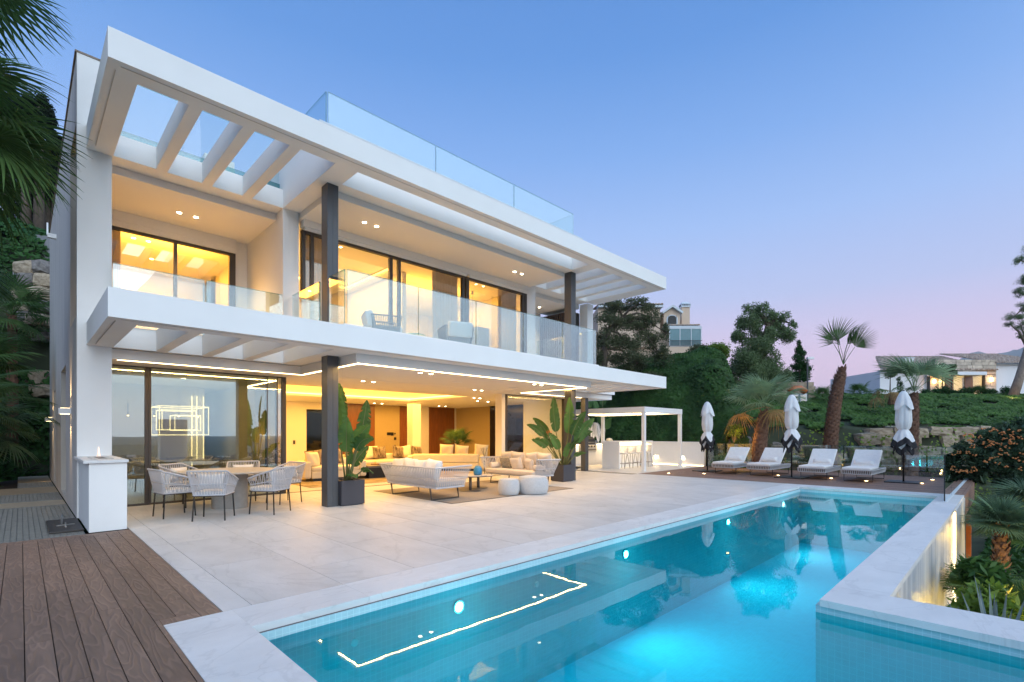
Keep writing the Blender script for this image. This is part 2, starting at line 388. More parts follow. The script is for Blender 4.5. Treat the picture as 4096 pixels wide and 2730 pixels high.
def part(name, mb, mat, parent, smooth=False, W=False, bev=0, **kw):
    """W: the builder holds world coordinates, shift them to the thing's own frame"""
    if W and isinstance(mb, MB):
        r = parent
        while r.parent is not None: r = r.parent
        o0 = ORG.get(r.name, Vector((0, 0, 0)))
        mb.v = [(a - o0.x, b - o0.y, c - o0.z) for a, b, c in mb.v]
    o = mesh_obj(name, mk(name, mb, mat, smooth), parent)
    if bev:
        md = o.modifiers.new('bevel', 'BEVEL'); md.width = bev; md.segments = 2; md.limit_method = 'ANGLE'; md.angle_limit = R(40)
    return _props(o, **kw)
def solo(name, mb, mat, label, cat, loc=(0, 0, 0), rz=0, smooth=False, bev=0, group=None, W=False):
    if W: mb.v = [(a - loc[0], b - loc[1], c - loc[2]) for a, b, c in mb.v]
    o = mesh_obj(name, mk(name, mb, mat, smooth), None, loc, (0, 0, rz)); ORG[o.name] = Vector(loc)
    if bev:
        md = o.modifiers.new('bevel', 'BEVEL'); md.width = bev; md.segments = 2; md.limit_method = 'ANGLE'; md.angle_limit = R(40)
    return _props(o, label, cat, group)
def struct(name, mb, mat, parent=None, smooth=False):
    o = mesh_obj(name, mk(name, mb, mat, smooth), parent); ORG[o.name] = Vector((0, 0, 0)); return _props(o, kind='structure')
BC = {}
def piece(name, x0, y0, z0, x1, y1, z1, mat, parent, rz=0):
    k = (round(x1 - x0, 3), round(y1 - y0, 3), round(z1 - z0, 3), mat)
    if k not in BC:
        a, b, c = k[0] / 2, k[1] / 2, k[2] / 2
        BC[k] = mk(name, MB().box(-a, -b, -c, a, b, c), mat)
    r = parent
    while r.parent is not None: r = r.parent
    o0 = ORG.get(r.name, Vector((0, 0, 0)))
    return mesh_obj(name, BC[k], parent, ((x0 + x1) / 2 - o0.x, (y0 + y1) / 2 - o0.y, (z0 + z1) / 2 - o0.z), (0, 0, rz))
def copy_tree(o, parent=None, loc=None, rz=None, label=None):
    c = o.copy(); COL.objects.link(c)
    if parent is not None: c.parent = parent
    if loc is not None: c.location = loc; ORG[c.name] = Vector(loc)
    if rz is not None: c.rotation_euler = (0, 0, rz)
    if label: c['label'] = label
    for ch in list(o.children): copy_tree(ch, c)
    return c
def lamp(kind, loc, energy, col=(1, .62, .25), size=.2, size_y=None, d=(0, 0, -1), spot=R(100), blend=.6, name='lamp_light'):
    l = bpy.data.lights.new(name, kind); l.energy = energy; l.color = col
    if kind == 'AREA':
        l.size = size
        if size_y: l.shape = 'RECTANGLE'; l.size_y = size_y
    else: l.shadow_soft_size = size
    if kind == 'SPOT': l.spot_size = spot; l.spot_blend = blend
    o = bpy.data.objects.new(name, l); COL.objects.link(o); o.location = loc
    o.rotation_euler = Vector(d).to_track_quat('-Z', 'Y').to_euler()
    return o

def leaves(P, size, flat=.0, asp=.5, seed=0, droop=0, nrm=None, jit=.9):
    """N diamond leaves at points P -> (V,F)"""
    r = np.random.RandomState(seed); n = len(P); P = np.asarray(P, float)
    s = size * (.6 + .8 * r.rand(n, 1))
    a = r.normal(size=(n, 3)); a[:, 2] = a[:, 2] * (1 - flat) - droop; a /= np.linalg.norm(a, axis=1, keepdims=True) + 1e-9
    if nrm is not None:
        nn = np.asarray(nrm, float) + jit * r.normal(size=(n, 3)); nn /= np.linalg.norm(nn, axis=1, keepdims=True) + 1e-9
    else:
        nn = r.normal(size=(n, 3)) * [1, 1, 1 + flat * 2]; nn /= np.linalg.norm(nn, axis=1, keepdims=True) + 1e-9
    a = a - nn * (a * nn).sum(1, keepdims=True); a /= np.linalg.norm(a, axis=1, keepdims=True) + 1e-9
    b = np.cross(nn, a)
    V = np.empty((n, 4, 3)); V[:, 0] = P - a * s * .5; V[:, 1] = P + b * s * asp * .5; V[:, 2] = P + a * s * .5; V[:, 3] = P - b * s * asp * .5
    F = np.arange(n * 4).reshape(n, 4)
    return V.reshape(-1, 3), F
def ell_points(c, rad, n, r, shell=.55):
    """points in an ellipsoid, denser towards its skin"""
    d = r.normal(size=(n, 3)); d /= np.linalg.norm(d, axis=1, keepdims=True)
    q = shell + (1 - shell) * r.rand(n, 1) ** .6
    q *= 1 + .12 * r.normal(size=(n, 1))
    return np.asarray(c) + d * q * np.asarray(rad)
def joinVF(L):
    V = []; F = []; k = 0
    for v, f in L: V.append(v); F.append(f + k); k += len(v)
    return np.concatenate(V), np.concatenate(F)

# ================================================================== terrain
def hfun(x, y):
    x = np.asarray(x, float); y = np.asarray(y, float)
    d = .7046 * x + .7096 * y; q = (.7096 * x - .7046 * y) / np.maximum(d, 1)
    rad = np.hypot(x, y)
    h = np.full(x.shape, -2.6)
    h = np.where((x < .85) & (y > 5), -.32, h)
    back = np.interp(y, [23.8, 25.2, 26, 27, 28.4, 28.8, 36, 60, 120, 300], [-3, 2.6, 4.3, 6.8, 7.6, 9.4, 12, 15, 14, 0])
    h = np.where((y > 23.8) & (x < 24), np.maximum(h, back), h)
    HR = np.interp(d, [20.5, 21.6, 22.3, 30, 45, 70, 140, 500], [-2.6, -1.2, 1.5, 3.6, 4.85, 5.2, 4, -40])
    HB = np.interp(x, [22.4, 23.0, 25.5, 27.5, 45, 70, 140, 400], [-2.6, -.3, 4.6, 5.8, 7.6, 8.2, 6, -30])
    t = np.clip((q - .405) / .055, 0, 1); t = t * t * (3 - 2 * t)
    hx = HB * (1 - t) + HR * t
    h = np.where(x > 22.4, hx, h)
    s = np.clip((-y - 3) / 12, 0, None)
    h = np.where(y < -3, h * np.clip(1 - (-y - 3) / 25, 0, 1) - np.minimum(60, 3.2 * s), h)
    s2 = np.clip((-x - 9) / 12, 0, None)
    h = np.where((x < -9), h - np.minimum(60, 4 * s2), h)
    far = np.clip((rad - 250) / 800, 0, 1)
    hills = 26 * np.sin(x / 230 + 1) * np.cos(y / 310) + 14 * np.sin(x / 97 + y / 131)
    h = h + far * hills * .8
    return h
def sp(a, b, n, core):
    t = np.linspace(-1, 1, n); s = np.sinh(t * 5.2) / np.sinh(5.2); return (s * (b - a) / 2) + (a + b) / 2
lin = np.concatenate([-np.geomspace(9000, 42, 34), np.arange(-40, 71, .8), np.geomspace(73, 9000, 36)])
gx, gy = np.meshgrid(lin, lin, indexing='ij'); gz = hfun(gx, gy)
n = len(lin); V = np.stack([gx.ravel(), gy.ravel(), gz.ravel()], 1)
ii, jj = np.meshgrid(np.arange(n - 1), np.arange(n - 1), indexing='ij'); a = (ii * n + jj).ravel()
F = np.stack([a, a + n, a + n + 1, a + 1], 1)
struct('terrain', (V, F), 'terrain', smooth=True)
# mountains beyond the houses
def mountain(name, pts, dist, depth, seed):
    """pts: (bearing tangent q, height) ridge seen from the terrace"""
    r = np.random.RandomState(seed); n = 160; m = 14
    qs = np.linspace(pts[0][0], pts[-1][0], n); hs = np.interp(qs, [p[0] for p in pts], [p[1] for p in pts])
    bumps = sum(np.sin(qs * k * 40 + r.rand() * 6) / k for k in (1, 2.3, 5, 9, 17)) * .035
    V = []
    for j in range(m):
        t = j / (m - 1)
        prof = 1 - abs(t - .5) * 2; prof = prof ** .8
        for i in range(n):
            dd = dist + (t - .5) * depth + 30 * math.sin(i * .7 + j * 1.3) ; z = -30 + (hs[i] * (1 + bumps[i]) + 30) * prof * (1 + .05 * math.sin(i * .9 + j * 2.1) * (1 - prof))
            V.append(((.7046 + .7096 * qs[i]) * dd, (.7096 - .7046 * qs[i]) * dd, z))
    V = np.array(V); a = (np.arange(m - 1)[:, None] * n + np.arange(n - 1)[None]).ravel()
    F = np.stack([a, a + 1, a + n + 1, a + n], 1)
    return struct(name, (V, F), 'hill', smooth=True)
def Hh(v, d): return 1.5 + (995 - v) / 1137 * d     # height of a ridge at a given distance
d0 = 2600
mountain('mountain', [((u - 1176.5) / 1137, Hh(v, d0)) for u, v in ((1980, 1000), (2000, 880), (2060, 845), (2120, 832), (2200, 822), (2240, 807), (2290, 800), (2353, 786), (2450, 760), (2600, 740), (2800, 760), (3400, 900))], d0, 1500, 1)
d0 = 1500
mountain('hill', [((u - 1176.5) / 1137, Hh(v, d0)) for u, v in ((1780, 1000), (1850, 925), (1870, 905), (1900, 899), (1945, 897), (1975, 905), (2010, 925), (2100, 990))], d0, 700, 2)
d0 = 2100
mountain('hill', [((u - 1176.5) / 1137, Hh(v, d0)) for u, v in ((1900, 1000), (1925, 905), (1960, 893), (1990, 884), (2030, 862), (2100, 870), (2300, 930), (2500, 995))], d0, 900, 3)

# ================================================================== terrace
terr = struct('terrace', MB().box(1.2, 4.66, -.2, 16.07, 12.64, -.034).box(16.07, 9.655, -.2, 21.72, 17, -.034).box(12.5, 12.66, -.2, 16.07, 12.7, -.034), 'grout')
r_ = random.Random(3)
px = 1.43; k = 0
cols = [(1.204, 1.43)]
while px < 21.6: cols.append((px, px + .8355)); px += .8355
for i, (xa, xb) in enumerate(cols):
    lo = 4.655 if xa < 15.9 else 9.66
    hi = 12.64 if xa < 15.9 else 15.0
    xb = min(xb, 21.715)
    if xa < 16.07 < xb:
        for (a_, b_, lo2) in ((xa, 16.068, 4.655), (16.072, xb, 9.66)):
            piece('paving_slab', a_ + .002, lo2 + 2.5 * (lo2 < 5) * 0, -.03, b_ - .002, 9.6 if lo2 < 5 else 12.6, 0, 'stone_paving', terr)
        continue
    y = lo; first = (.835 * (i % 2) + .835) if i % 3 else 1.67
    while y < hi - .05:
        L_ = first if y == lo else 1.67
        y2 = min(y + L_, hi)
        if hi - y2 < .3: y2 = hi
        piece('paving_slab', xa + .0025, y + .0025, -.03, xb - .0025, y2 - .0025, 0, 'stone_paving', terr)
        y = y2
struct('interior_floor', MB().box(1.0, 12.76, -.2, 17.5, 22.3, 0.0), 'stone_paving')
# coping stones round the pool
cop = struct('pool_coping', MB().box(.80, -6, -.2, 1.26, 4.64, -.062).box(1.3, 4.12, -.2, 16.05, 4.64, -.062).box(15.36, .82, -.2, 16.05, 4.12, -.062)
             .box(5.2, .84, -.2, 15.3, 1.19, -.062).box(5.2, -6, -.2, 5.58, .84, -.062), 'grout')
def cop_run(x0, y0, x1, y1, axis, cuts):
    c = [x0 if axis == 'x' else y0] + cuts + [x1 if axis == 'x' else y1]
    for a_, b_ in zip(c[:-1], c[1:]):
        if axis == 'x': piece('coping_stone', a_ + .001, y0, -.06, b_ - .001, y1, .001, 'stone_coping', cop)
        else: piece('coping_stone', x0, a_ + .001, -.06, x1, b_ - .001, .001, 'stone_coping', cop)
cop_run(.79, -6, 1.27, 4.65, 'y', [-4, -1.5, .2, 2.4])
cop_run(1.27, 4.14, 15.38, 4.65, 'x', [2.27, 3.93, 5.6, 7.27, 8.94, 10.61, 12.28, 13.95])
cop_run(15.38, .78, 16.07, 4.65, 'y', [2.7])
cop_run(5.66, .78, 15.38, 1.21, 'x', [8.2, 10.8, 13.3])
cop_run(5.10, -6, 5.66, 1.21, 'y', [-4, -2])
# pool
basin = struct('pool_basin', MB().box(1.31, -6, -1.75, 5.14, 4.10, -1.55).box(5.142, 1.25, -1.75, 15.34, 4.10, -1.55), 'pool_mosaic_deep')
for nm, b in (('pool_wall', (1.1, 4.10, -1.7, 15.6, 4.3, -.063)), ('pool_wall', (1.1, -6, -1.7, 1.31, 4.10, -.063)), ('pool_wall', (15.34, 1.0, -1.7, 15.6, 4.10, -.063)),
              ('pool_wall', (5.14, 1.0, -1.7, 15.34, 1.25, -.063)), ('pool_wall', (5.14, -6, -1.7, 5.4, 1.0, -.063)), ('pool_wall', (1.1, -6.2, -1.7, 5.4, -6, -.063)),
              ):
    struct(nm, MB().box(*b), 'pool_mosaic', basin)
struct('pool_water', MB().add([(1.31, -6, -.13), (5.14, -6, -.13), (5.14, 1.25, -.13), (15.34, 1.25, -.13), (15.34, 4.10, -.13), (1.31, 4.10, -.13)], [(0, 1, 2, 3, 4, 5)]), 'water')
for i, x in enumerate((3.27, 6.47, 10.3, 13.8)):
    t = thing('pool_light', ['round white pool light nearest the camera, with the widest glow', 'pool light second nearest the camera on the terrace side', 'third pool light along the terrace side of the pool', 'farthest and smallest pool light by the far end'][i], 'pool light', (x, 4.09, -.33), 0, 'underwater lights along the pool wall')
    bz = MB(); bz.lathe([(.075, 0), (.075, .010), (.065, .014), (.06, .010)], n=28); rot = Matrix.Rotation(R(90), 4, 'X')
    bz.v = [tuple(rot @ Vector(v)) for v in bz.v]; part('bezel', bz, 'white_metal', t, True)
    ln = MB(); ln.lathe([(.050, .010), (.04, .022), (.0, .026)], n=28); ln.v = [tuple(rot @ Vector(v)) for v in ln.v]; part('lens', ln, 'pool_light', t, True)
    lamp('AREA', (x, 4.05, -.55), 21, (.50, .92, 1.0), .7, d=(0, -1, 0), name='pool_lamp'); lamp('POINT', (x, 3.6, -.40), 4, (.62, .88, 1.0), .2, name='pool_lamp')
for y in (2.6, -.9, -3.8): lamp('AREA', (1.36, y, -.6), 8, (.50, .92, 1.0), .9, d=(1, 0, 0), name='pool_lamp')  # unseen lamps added on the near wall to brighten the wall opposite
for k, (x, z) in enumerate(((2.1, -.36), (4.5, -.36), (8.9, -.40))):
    b = MB(); b.lathe([(.035, 0), (.035, .008), (.02, .014), (.0, .014)], n=20); b.v = [tuple(rot @ Vector(v)) for v in b.v]
    solo('pool_inlet', b, 'white_metal', ['small round inlet fitting left of the nearest pool light', 'small round inlet fitting between the first two pool lights', 'small round inlet fitting between the second and third pool lights'][k], 'pool fitting', (x, 4.098, z), group='inlet fittings in the pool wall')

# wooden deck in the foreground
def board_field(root, x0, x1, y0, y1, seed, pitch=.147, mat='deck_wood', lens=(2.0, 2.6)):
    rr = random.Random(seed); x = x1
    while x > x0 + .02:
        xa = max(x - pitch, x0); y = y1; L_ = rr.uniform(.5, lens[1])
        while y > y0 + .01:
            y2 = max(y - L_, y0)
            if y2 - y0 < .35: y2 = y0
            piece('plank', xa + .003, y2 + .002, -.025, x - .003, y - .002, 0.0, mat, root); y = y2; L_ = rr.choice((2.0, 2.2, 2.4))
        x = xa
deckA = struct('deck', MB().box(-5, -3, -.2, .785, 9.62, -.04).box(.785, 4.66, -.2, 1.19, 9.62, -.04), 'soil')
piece('plank', 1.052, 4.655, -.025, 1.198, 7.3, 0, 'deck_wood', deckA); piece('plank', 1.052, 7.304, -.025, 1.198, 9.64, 0, 'deck_wood', deckA)
piece('plank', .79, 4.655, -.025, 1.048, 4.80, 0, 'deck_wood', deckA)
piece('plank', -1.4, 9.49, -.025, 1.048, 9.64, 0, 'deck_wood', deckA); piece('plank', -4.6, 9.49, -.025, -1.404, 9.64, 0, 'deck_wood', deckA)
board_field(deckA, .755, 1.049, 4.803, 9.487, 5)
board_field(deckA, -4.6, .755, -3, 9.487, 6)
piece('plank', .758, -3, -.025, .787, 4.8, 0, 'deck_wood', deckA)
# sun deck at the far end of the pool
deckB = struct('deck', MB().box(16.08, .8, -.2, 21.95, 9.64, -.04), 'soil')
board_field(deckB, 16.09, 21.95, .83, 9.64, 8, mat='deck_wood_far', lens=(2.0, 3.4))
# timber faced box edge of the sun deck, hung over the garden
edge = struct('deck_edge', MB().box(16.1, .79, -.53, 20.6, .825, -.002), 'deck_wood_far')
for k in range(3): piece('cladding_board', 16.09, .772, -.52 + k * .172, 20.6, .788, -.353 + k * .172, 'deck_wood_far', edge)
b = MB().box(16.5, .68, -2.6, 16.66, .77, -.54); solo('copper_panel', b, 'copper', 'rust orange lit metal panel under the far end of the timber edge', 'panel', (16.7, .7, -2.6), W=True)
lamp('POINT', (16.0, .4, -1.9), 5, (1, .55, .15), .1)
# marble clad outer pool wall with the light slot
mw = thing('marble_wall', 'striped marble clad outer wall of the pool above the garden', 'wall', (10, .8, -2.6))
for i, (a_, b_) in enumerate(((5.68, 7.6), (7.6, 9.5), (9.5, 11.4), (11.4, 13.3))):
    part('marble_panel', MB().box(a_ + .001, .80, -2.6, b_ - .001, .99, -.064), 'marble_stripe', mw, W=True)
part('marble_panel', MB().box(13.36, .765, -2.6, 16.05, .99, -.064), 'marble_stripe', mw, W=True)
part('light_strip', MB().box(13.33, .785, -2.6, 13.352, .80, -.10), 'led_warm', mw, W=True)
lamp('AREA', (13.31, .74, -1.3), 4, (1, .70, .38), .03, 2.4, d=(-1, .12, 0))
part('end_wall', MB().box(5.42, -6, -2.6, 5.6, .79, -.064), 'marble_stripe', mw, W=True)

# path of grates beside the house
path = struct('side_path', MB().box(-1.6, 9.66, -.35, .69, 24, -.12), 'soil')
for a_, b_ in ((13.98, 15.10), (16.98, 19.0), (20.75, 23.9)):
    n_ = max(1, round((b_ - a_) / 1.0))
    for k in range(n_):
        piece('stone_step', -1.55 if b_ < 20 else -.06, a_ + (b_ - a_) * k / n_ + .002, -.12, .685, a_ + (b_ - a_) * (k + 1) / n_ - .002, -.01, 'beige_stone', path)
def grate(y0, y1, x0, label):
    t = thing('floor_grate', label, 'grate', ((x0 + .68) / 2, (y0 + y1) / 2, -.05), 0, 'steel grates laid in the side path')
    b = MB(); x = x0
    while x < .68: b.box(x, y0, -.04, x + .006, y1, .0); x += .0655
    y = y0
    while y < y1:
        b.box(x0, y, -.028, .68, y + .004, -.003); y += .033
    part('bars', b, 'grate_metal', t, W=True, kind='stuff')
    f = MB(); y = y0
    while y < y1 + .01: f.box(x0, y - .006, -.042, .68, y + .006, .002); y += (y1 - y0) / max(1, round((y1 - y0) / .98))
    part('frame', f, 'grate_metal', t, W=True)
grate(9.66, 13.97, -1.55, 'wide steel grate in the path nearest the wooden deck')
grate(15.12, 16.96, -1.3, 'middle steel grate between two beige stone steps')
grate(19.02, 20.72, -.06, 'farthest small steel grate near the ferns')
t = thing('drain_cover', 'square bronze cover plate with a cross and hook beside the white counter', 'cover plate', (.51, 10.6, .012))
part('plate', MB().box(.30, 9.97, .004, .69, 11.37, .03), 'frame_dark', t, W=True, bev=.004)
b = MB().tube([(.40, 10.55, .037), (.62, 10.6, .037)], .012, 5).tube([(.50, 10.35, .037), (.52, 10.85, .037)], .012, 5).tube([(.47, 10.75, .035), (.47, 10.75, .15), (.49, 10.8, .17), (.51, 10.78, .15)], .011, 5)
part('cross_handle', b, 'steel', t, W=True)

# ================================================================== villa
V_ = thing('villa', 'large white modern villa with two flat roofs, glass balconies and warm lit rooms', 'villa', (8.5, 12, 0))
def vp(name, mb, mat='plaster', bev=0, parent=None, smooth=False, **kw): return part(name, mb, mat, parent or V_, smooth, True, bev, **kw)
LH = [(1.2, 1.84), (2.02, 2.6), (2.78, 3.35), (3.54, 4.18)]
RH = [(12.55, 13.12), (13.35, 13.91), (14.13, 14.68), (14.91, 15.44)]
holesU = [(a_, 8.9, b_, 11.5) for a_, b_ in LH + RH] + [(4.63, 8.9, 12.1, 9.56)]
holesL = [(a_, 8.95, b_, 11.5) for a_, b_ in LH + RH]
vp('upper_canopy', MB().slab_holes(.83, 8.51, 16.08, 11.56, 6.54, 6.95, holesU))
vp('lower_canopy', MB().slab_holes(.83, 8.51, 16.08, 11.56, 3.06, 3.46, holesL))
# thin strips coloured dark for the shade of a groove along the soffits
for z in (6.535, 3.055):
    vp('groove_shade_strip', MB().box(.98, 8.62, z - .002, 15.95, 8.632, z + .002).box(.93, 8.75, z - .002, .942, 11.3, z + .002), 'plaster_dimmed')
vp('terrace_slab', MB().box(4.19, 9.57, 6.952, 12.55, 22, 7.6))
vp('terrace_cap', MB().box(4.15, 9.52, 7.601, 12.6, 9.8, 7.635).box(4.15, 9.8, 7.601, 4.3, 22, 7.635), 'white_trim')
vp('roof_slab', MB().box(.96, 11.57, 6.545, 15.6, 22, 6.9))
vp('roof_parapet', MB().box(.96, 11.565, 6.902, 4.17, 11.8, 6.985))
# left wall with its openings
w = MB().box(.70, 11.55, 0, 1.18, 11.69, 8.18)
w.box(.70, 11.692, 0, 1.18, 13.12, 3.57).box(.70, 11.692, 7.0, 1.18, 13.12, 8.18).box(.88, 11.692, 3.57, 1.18, 12.1, 7.0)
w.box(.70, 13.122, 0, .95, 14.5, 8.18).box(.70, 14.502, 2.98, .95, 16.3, 8.18).box(.70, 16.302, 0, .95, 18.9, 8.18)
w.box(.70, 18.902, 2.7, .95, 19.8, 8.18).box(.70, 19.802, 0, .95, 22.8, 8.18).box(.70, 14.502, 0, .95, 16.3, .1).box(.70, 18.902, 0, .95, 19.8, .1)
vp('side_wall', w, 'plaster_dimmed')
vp('front_pier', MB().box(.703, 11.54, 0, 1.182, 11.552, 8.178))
vp('wall_cap', MB().box(.675, 11.53, 8.181, 1.2, 11.75, 8.215).box(.675, 11.75, 8.181, .98, 22.85, 8.215), 'bark_pale')
vp('side_shutter', MB().box(.80, 11.70, 3.58, .83, 13.11, 6.99), 'frame_dark')
d_ = vp('side_door', MB().box(.88, 14.51, .1, .92, 16.29, 2.97), 'fabric_cream'); vp('side_door', MB().box(.88, 18.91, .1, .92, 19.79, 2.69), 'fabric_cream')
for y_, z_ in ((12.96, 1.92), (20.42, 1.90), (18.49, 6.88)):
    s_ = vp('wall_lamp', MB().box(.52, y_ - .055, z_ - .055, .70, y_ + .055, z_ + .06), 'white_metal')
    vp('lamp_lens', MB().box(.545, y_ - .035, z_ - .058, .685, y_ + .035, z_ - .0555).box(.545, y_ - .035, z_ + .0605, .685, y_ + .035, z_ + .063), 'led_warm', parent=s_) if z_ < 6 else None
    if z_ < 6:
        for sgn in (-1, 1): lamp('SPOT', (.60, y_, z_ + sgn * .09), 60, (1, .66, .30), .02, d=(.10, 0, sgn), spot=R(50), blend=.5)
# upper floor
vp('upper_floor', MB().box(.96, 11.57, 3.07, 17.5, 22.3, 3.455))
vp('balcony_upstand', MB().box(4.31, 8.80, 3.462, 12.46, 11.45, 3.555), bev=.004)
vp('pier', MB().box(4.18, 11.5, 3.457, 4.53, 14.3, 6.539)); vp('pier', MB().box(12.13, 11.5, 3.457, 12.55, 12.5, 6.539)); vp('pier', MB().box(15.66, 11.6, 3.457, 16.02, 11.98, 6.539))
# ceilings of the balcony recesses
vp('recess_ceiling', MB().box(1.18, 11.92, 6.39, 4.18, 14.4, 6.538), 'ceiling_white'); vp('recess_ceiling', MB().box(4.55, 9.9, 6.40, 12.14, 12.4, 6.538), 'ceiling_white')
vp('recess_ceiling', MB().box(12.56, 12.0, 6.38, 15.65, 13.6, 6.538), 'ceiling_white')
vp('back_wall', MB().box(3.89, 13.98, 3.457, 4.178, 14.3, 6.389)); vp('back_wall', MB().box(12.56, 13.55, 3.457, 15.1, 13.8, 6.379)); 
sw = vp('slat_wall', MB().box(15.06, 11.98, 3.457, 15.64, 13.54, 6.2), 'frame_black')
for k in range(14): piece('slat', 15.02, 12.0 + k * .11, 3.46, 15.058, 12.07 + k * .11, 6.19, 'slat_dark', sw)
# shutter boxes
vp('shutter_box', MB().box(1.19, 13.86, 6.06, 3.88, 14.0, 6.388).box(1.19, 13.83, 6.18, 3.88, 13.858, 6.386), 'plaster')
vp('shutter_box', MB().box(4.60, 11.40, 6.24, 9.50, 11.6, 6.398).box(4.64, 11.43, 6.17, 9.46, 11.6, 6.238), 'plaster'); vp('shutter_box', MB().box(9.52, 11.40, 6.24, 12.10, 11.6, 6.398).box(9.56, 11.43, 6.17, 12.05, 11.6, 6.238), 'plaster')
# glazing: frame with posts and panes
def glazing(name, y, x0, x1, z0, z1, posts, glass, th=.07, top=.06):
    fr = vp(name, MB().box(x0, y - .03, z0, x1, y + th, z0 + .05), 'frame_dark'); vp('head_rail', MB().box(x0, y - .03, z1 - top, x1, y + th, z1), 'frame_dark', parent=fr)
    for a_, b_, dy in posts: vp('post', MB().box(a_, y - .035 + dy, z0 + .002, b_, y + th + dy, z1 - .002), 'frame_dark', parent=fr)
    c = [p for p in posts]
    for (a_, b_, _), (c_, e_, _) in zip(c[:-1], c[1:]):
        if c_ - b_ > .03: vp('pane', MB().box(b_ - .003, y + .012, z0 + .04, c_ + .003, y + .024, z1 - top + .004), glass, parent=fr)
    return fr
glazing('window', 13.95, 1.19, 3.89, 3.457, 6.06, [(1.19, 1.22, 0), (2.57, 2.64, 0), (3.75, 3.89, 0)], 'glass_upper')
glazing('window', 11.5, 4.60, 12.10, 3.457, 6.17, [(4.60, 4.67, 0), (4.80, 4.87, 0), (6.90, 6.98, .03), (7.14, 7.21, 0), (9.32, 9.40, 0), (9.44, 9.56, -.02), (11.88, 11.98, 0), (12.02, 12.10, 0)], 'glass_upper')
glazing('sliding_door', 12.65, 1.19, 4.66, -.01, 2.868, [(1.19, 1.22, 0), (1.83, 1.88, 0), (1.89, 1.94, 0.03), (4.22, 4.25, .05), (4.45, 4.48, .05), (4.57, 4.66, 0)], 'glass_coated', top=.02)
glazing('sliding_door', 12.65, 12.20, 15.62, -.01, 2.868, [(12.20, 12.30, 0), (15.45, 15.62, 0)], 'glass_clear', top=.02)
vp('door_jamb', MB().box(12.02, 12.62, 0, 12.19, 12.95, 2.868), 'room_wall')
vp('threshold', MB().box(4.66, 12.655, -.012, 12.02, 12.755, .004), 'frame_dark')
vp('front_wall_stub', MB().box(15.63, 12.3, 0, 15.8, 15, 2.868), 'plaster')
# lowered ceilings with led edge
vp('porch_ceiling', MB().box(4.66, 9.02, 2.875, 12.36, 11.719, 3.058), 'ceiling_white')
vp('hall_ceiling', MB().slab_holes(1.0, 11.72, 17.5, 22.3, 2.870, 3.058, [(5.0, 14.5, 12.05, 18.5)]), 'ceiling_white')
vp('cove_top', MB().box(4.9, 14.4, 3.059, 12.2, 18.6, 3.066), 'ceiling_white')
led = MB(); pts = [(1.30, 11.80), (4.74, 11.80), (4.74, 9.09), (12.2, 9.09), (12.2, 11.83), (15.56, 11.83)]
for (xa, ya), (xb, yb) in zip(pts[:-1], pts[1:]):
    led.box(min(xa, xb) - .010, min(ya, yb) - .010, 2.861, max(xa, xb) + .010, max(ya, yb) + .010, 2.8695)
    L_ = math.hypot(xb - xa, yb - ya)
    lamp('AREA', ((xa + xb) / 2, (ya + yb) / 2, 2.855), 10 * L_, (1, .56, .16), L_ if ya == yb else .03, .03 if ya == yb else L_)
vp('led_line', led, 'led_warm')
cv = MB(); 
cv.box(5.03, 14.53, 2.95, 12.02, 14.56, 2.98).box(5.03, 18.44, 2.95, 12.02, 18.47, 2.98).box(5.03, 14.53, 2.95, 5.06, 18.47, 2.98).box(11.99, 14.53, 2.95, 12.02, 18.47, 2.98)
vp('cove_light', cv, 'led_cove')
# steel columns
def column(xa, xb, ya, yb, z0, z1):
    m_ = (xa + xb) / 2
    vp('steel_column', MB().box(xa, ya, z0, m_ - .002, yb, z1).box(m_ + .002, ya, z0, xb, yb, z1).box(m_ - .003, ya + .006, z0, m_ + .003, yb - .006, z1), 'steel_dark', bev=0)
for xa, xb, ya, yb in ((4.38, 4.61, 9.68, 9.95), (12.21, 12.44, 9.67, 9.94)):
    column(xa, xb, ya, yb, 0.001, 3.058); column(xa, xb, ya, yb, 3.556, 6.538)
column(15.70, 15.91, 11.74, 11.95, 0.001, 3.058)
# balustrades
def pane(x0, y0, z0, x1, y1, z1, nm='balustrade_pane', mat='glass_rail'):
    p_ = vp(nm, MB().box(x0, y0, z0, x1, y1, z1), mat)
    if abs(x1 - x0) > abs(y1 - y0): e = MB().box(x0, y0 - .001, z1, x1, y1 + .001, z1 + .008).box(x0 - .004, y0 - .001, z0, x0 - .0005, y1 + .001, z1)
    else: e = MB().box(x0 - .001, y0, z1, x1 + .001, y1, z1 + .008).box(x0 - .001, y0 - .004, z0, x1 + .001, y0 - .0005, z1)
    vp('pane_edge', e, 'glass_edge', parent=p_)
for a_, b_ in ((4.40, 5.99), (6.01, 7.60), (7.62, 9.20), (9.22, 10.80), (10.82, 12.41)): pane(a_, 8.865, 3.557, b_, 8.882, 4.60)
pane(4.36, 8.90, 3.557, 4.377, 9.56, 4.60); pane(4.36, 10.0, 3.557, 4.377, 11.44, 4.60); pane(12.40, 8.90, 3.557, 12.417, 11.3, 4.60)
pane(1.19, 11.44, 3.457, 2.63, 11.457, 4.57); pane(2.67, 11.44, 3.457, 4.15, 11.457, 4.57)
for a_, b_ in ((4.39, 7.02), (7.04, 9.66), (9.68, 12.31)): pane(a_, 9.66, 7.637, b_, 9.677, 8.35, 'roof_rail_pane')
pane(4.35, 9.69, 7.637, 4.367, 16, 8.35, 'roof_rail_pane'); pane(12.32, 9.69, 7.637, 12.337, 16, 8.35, 'roof_rail_pane')
pane(1.2, 11.66, 7.12, 2.3, 11.675, 8.1, 'roof_rail_pane', 'glass_clear'); pane(2.31, 11.66, 7.12, 4.15, 11.675, 8.1, 'roof_rail_pane', 'glass_clear')
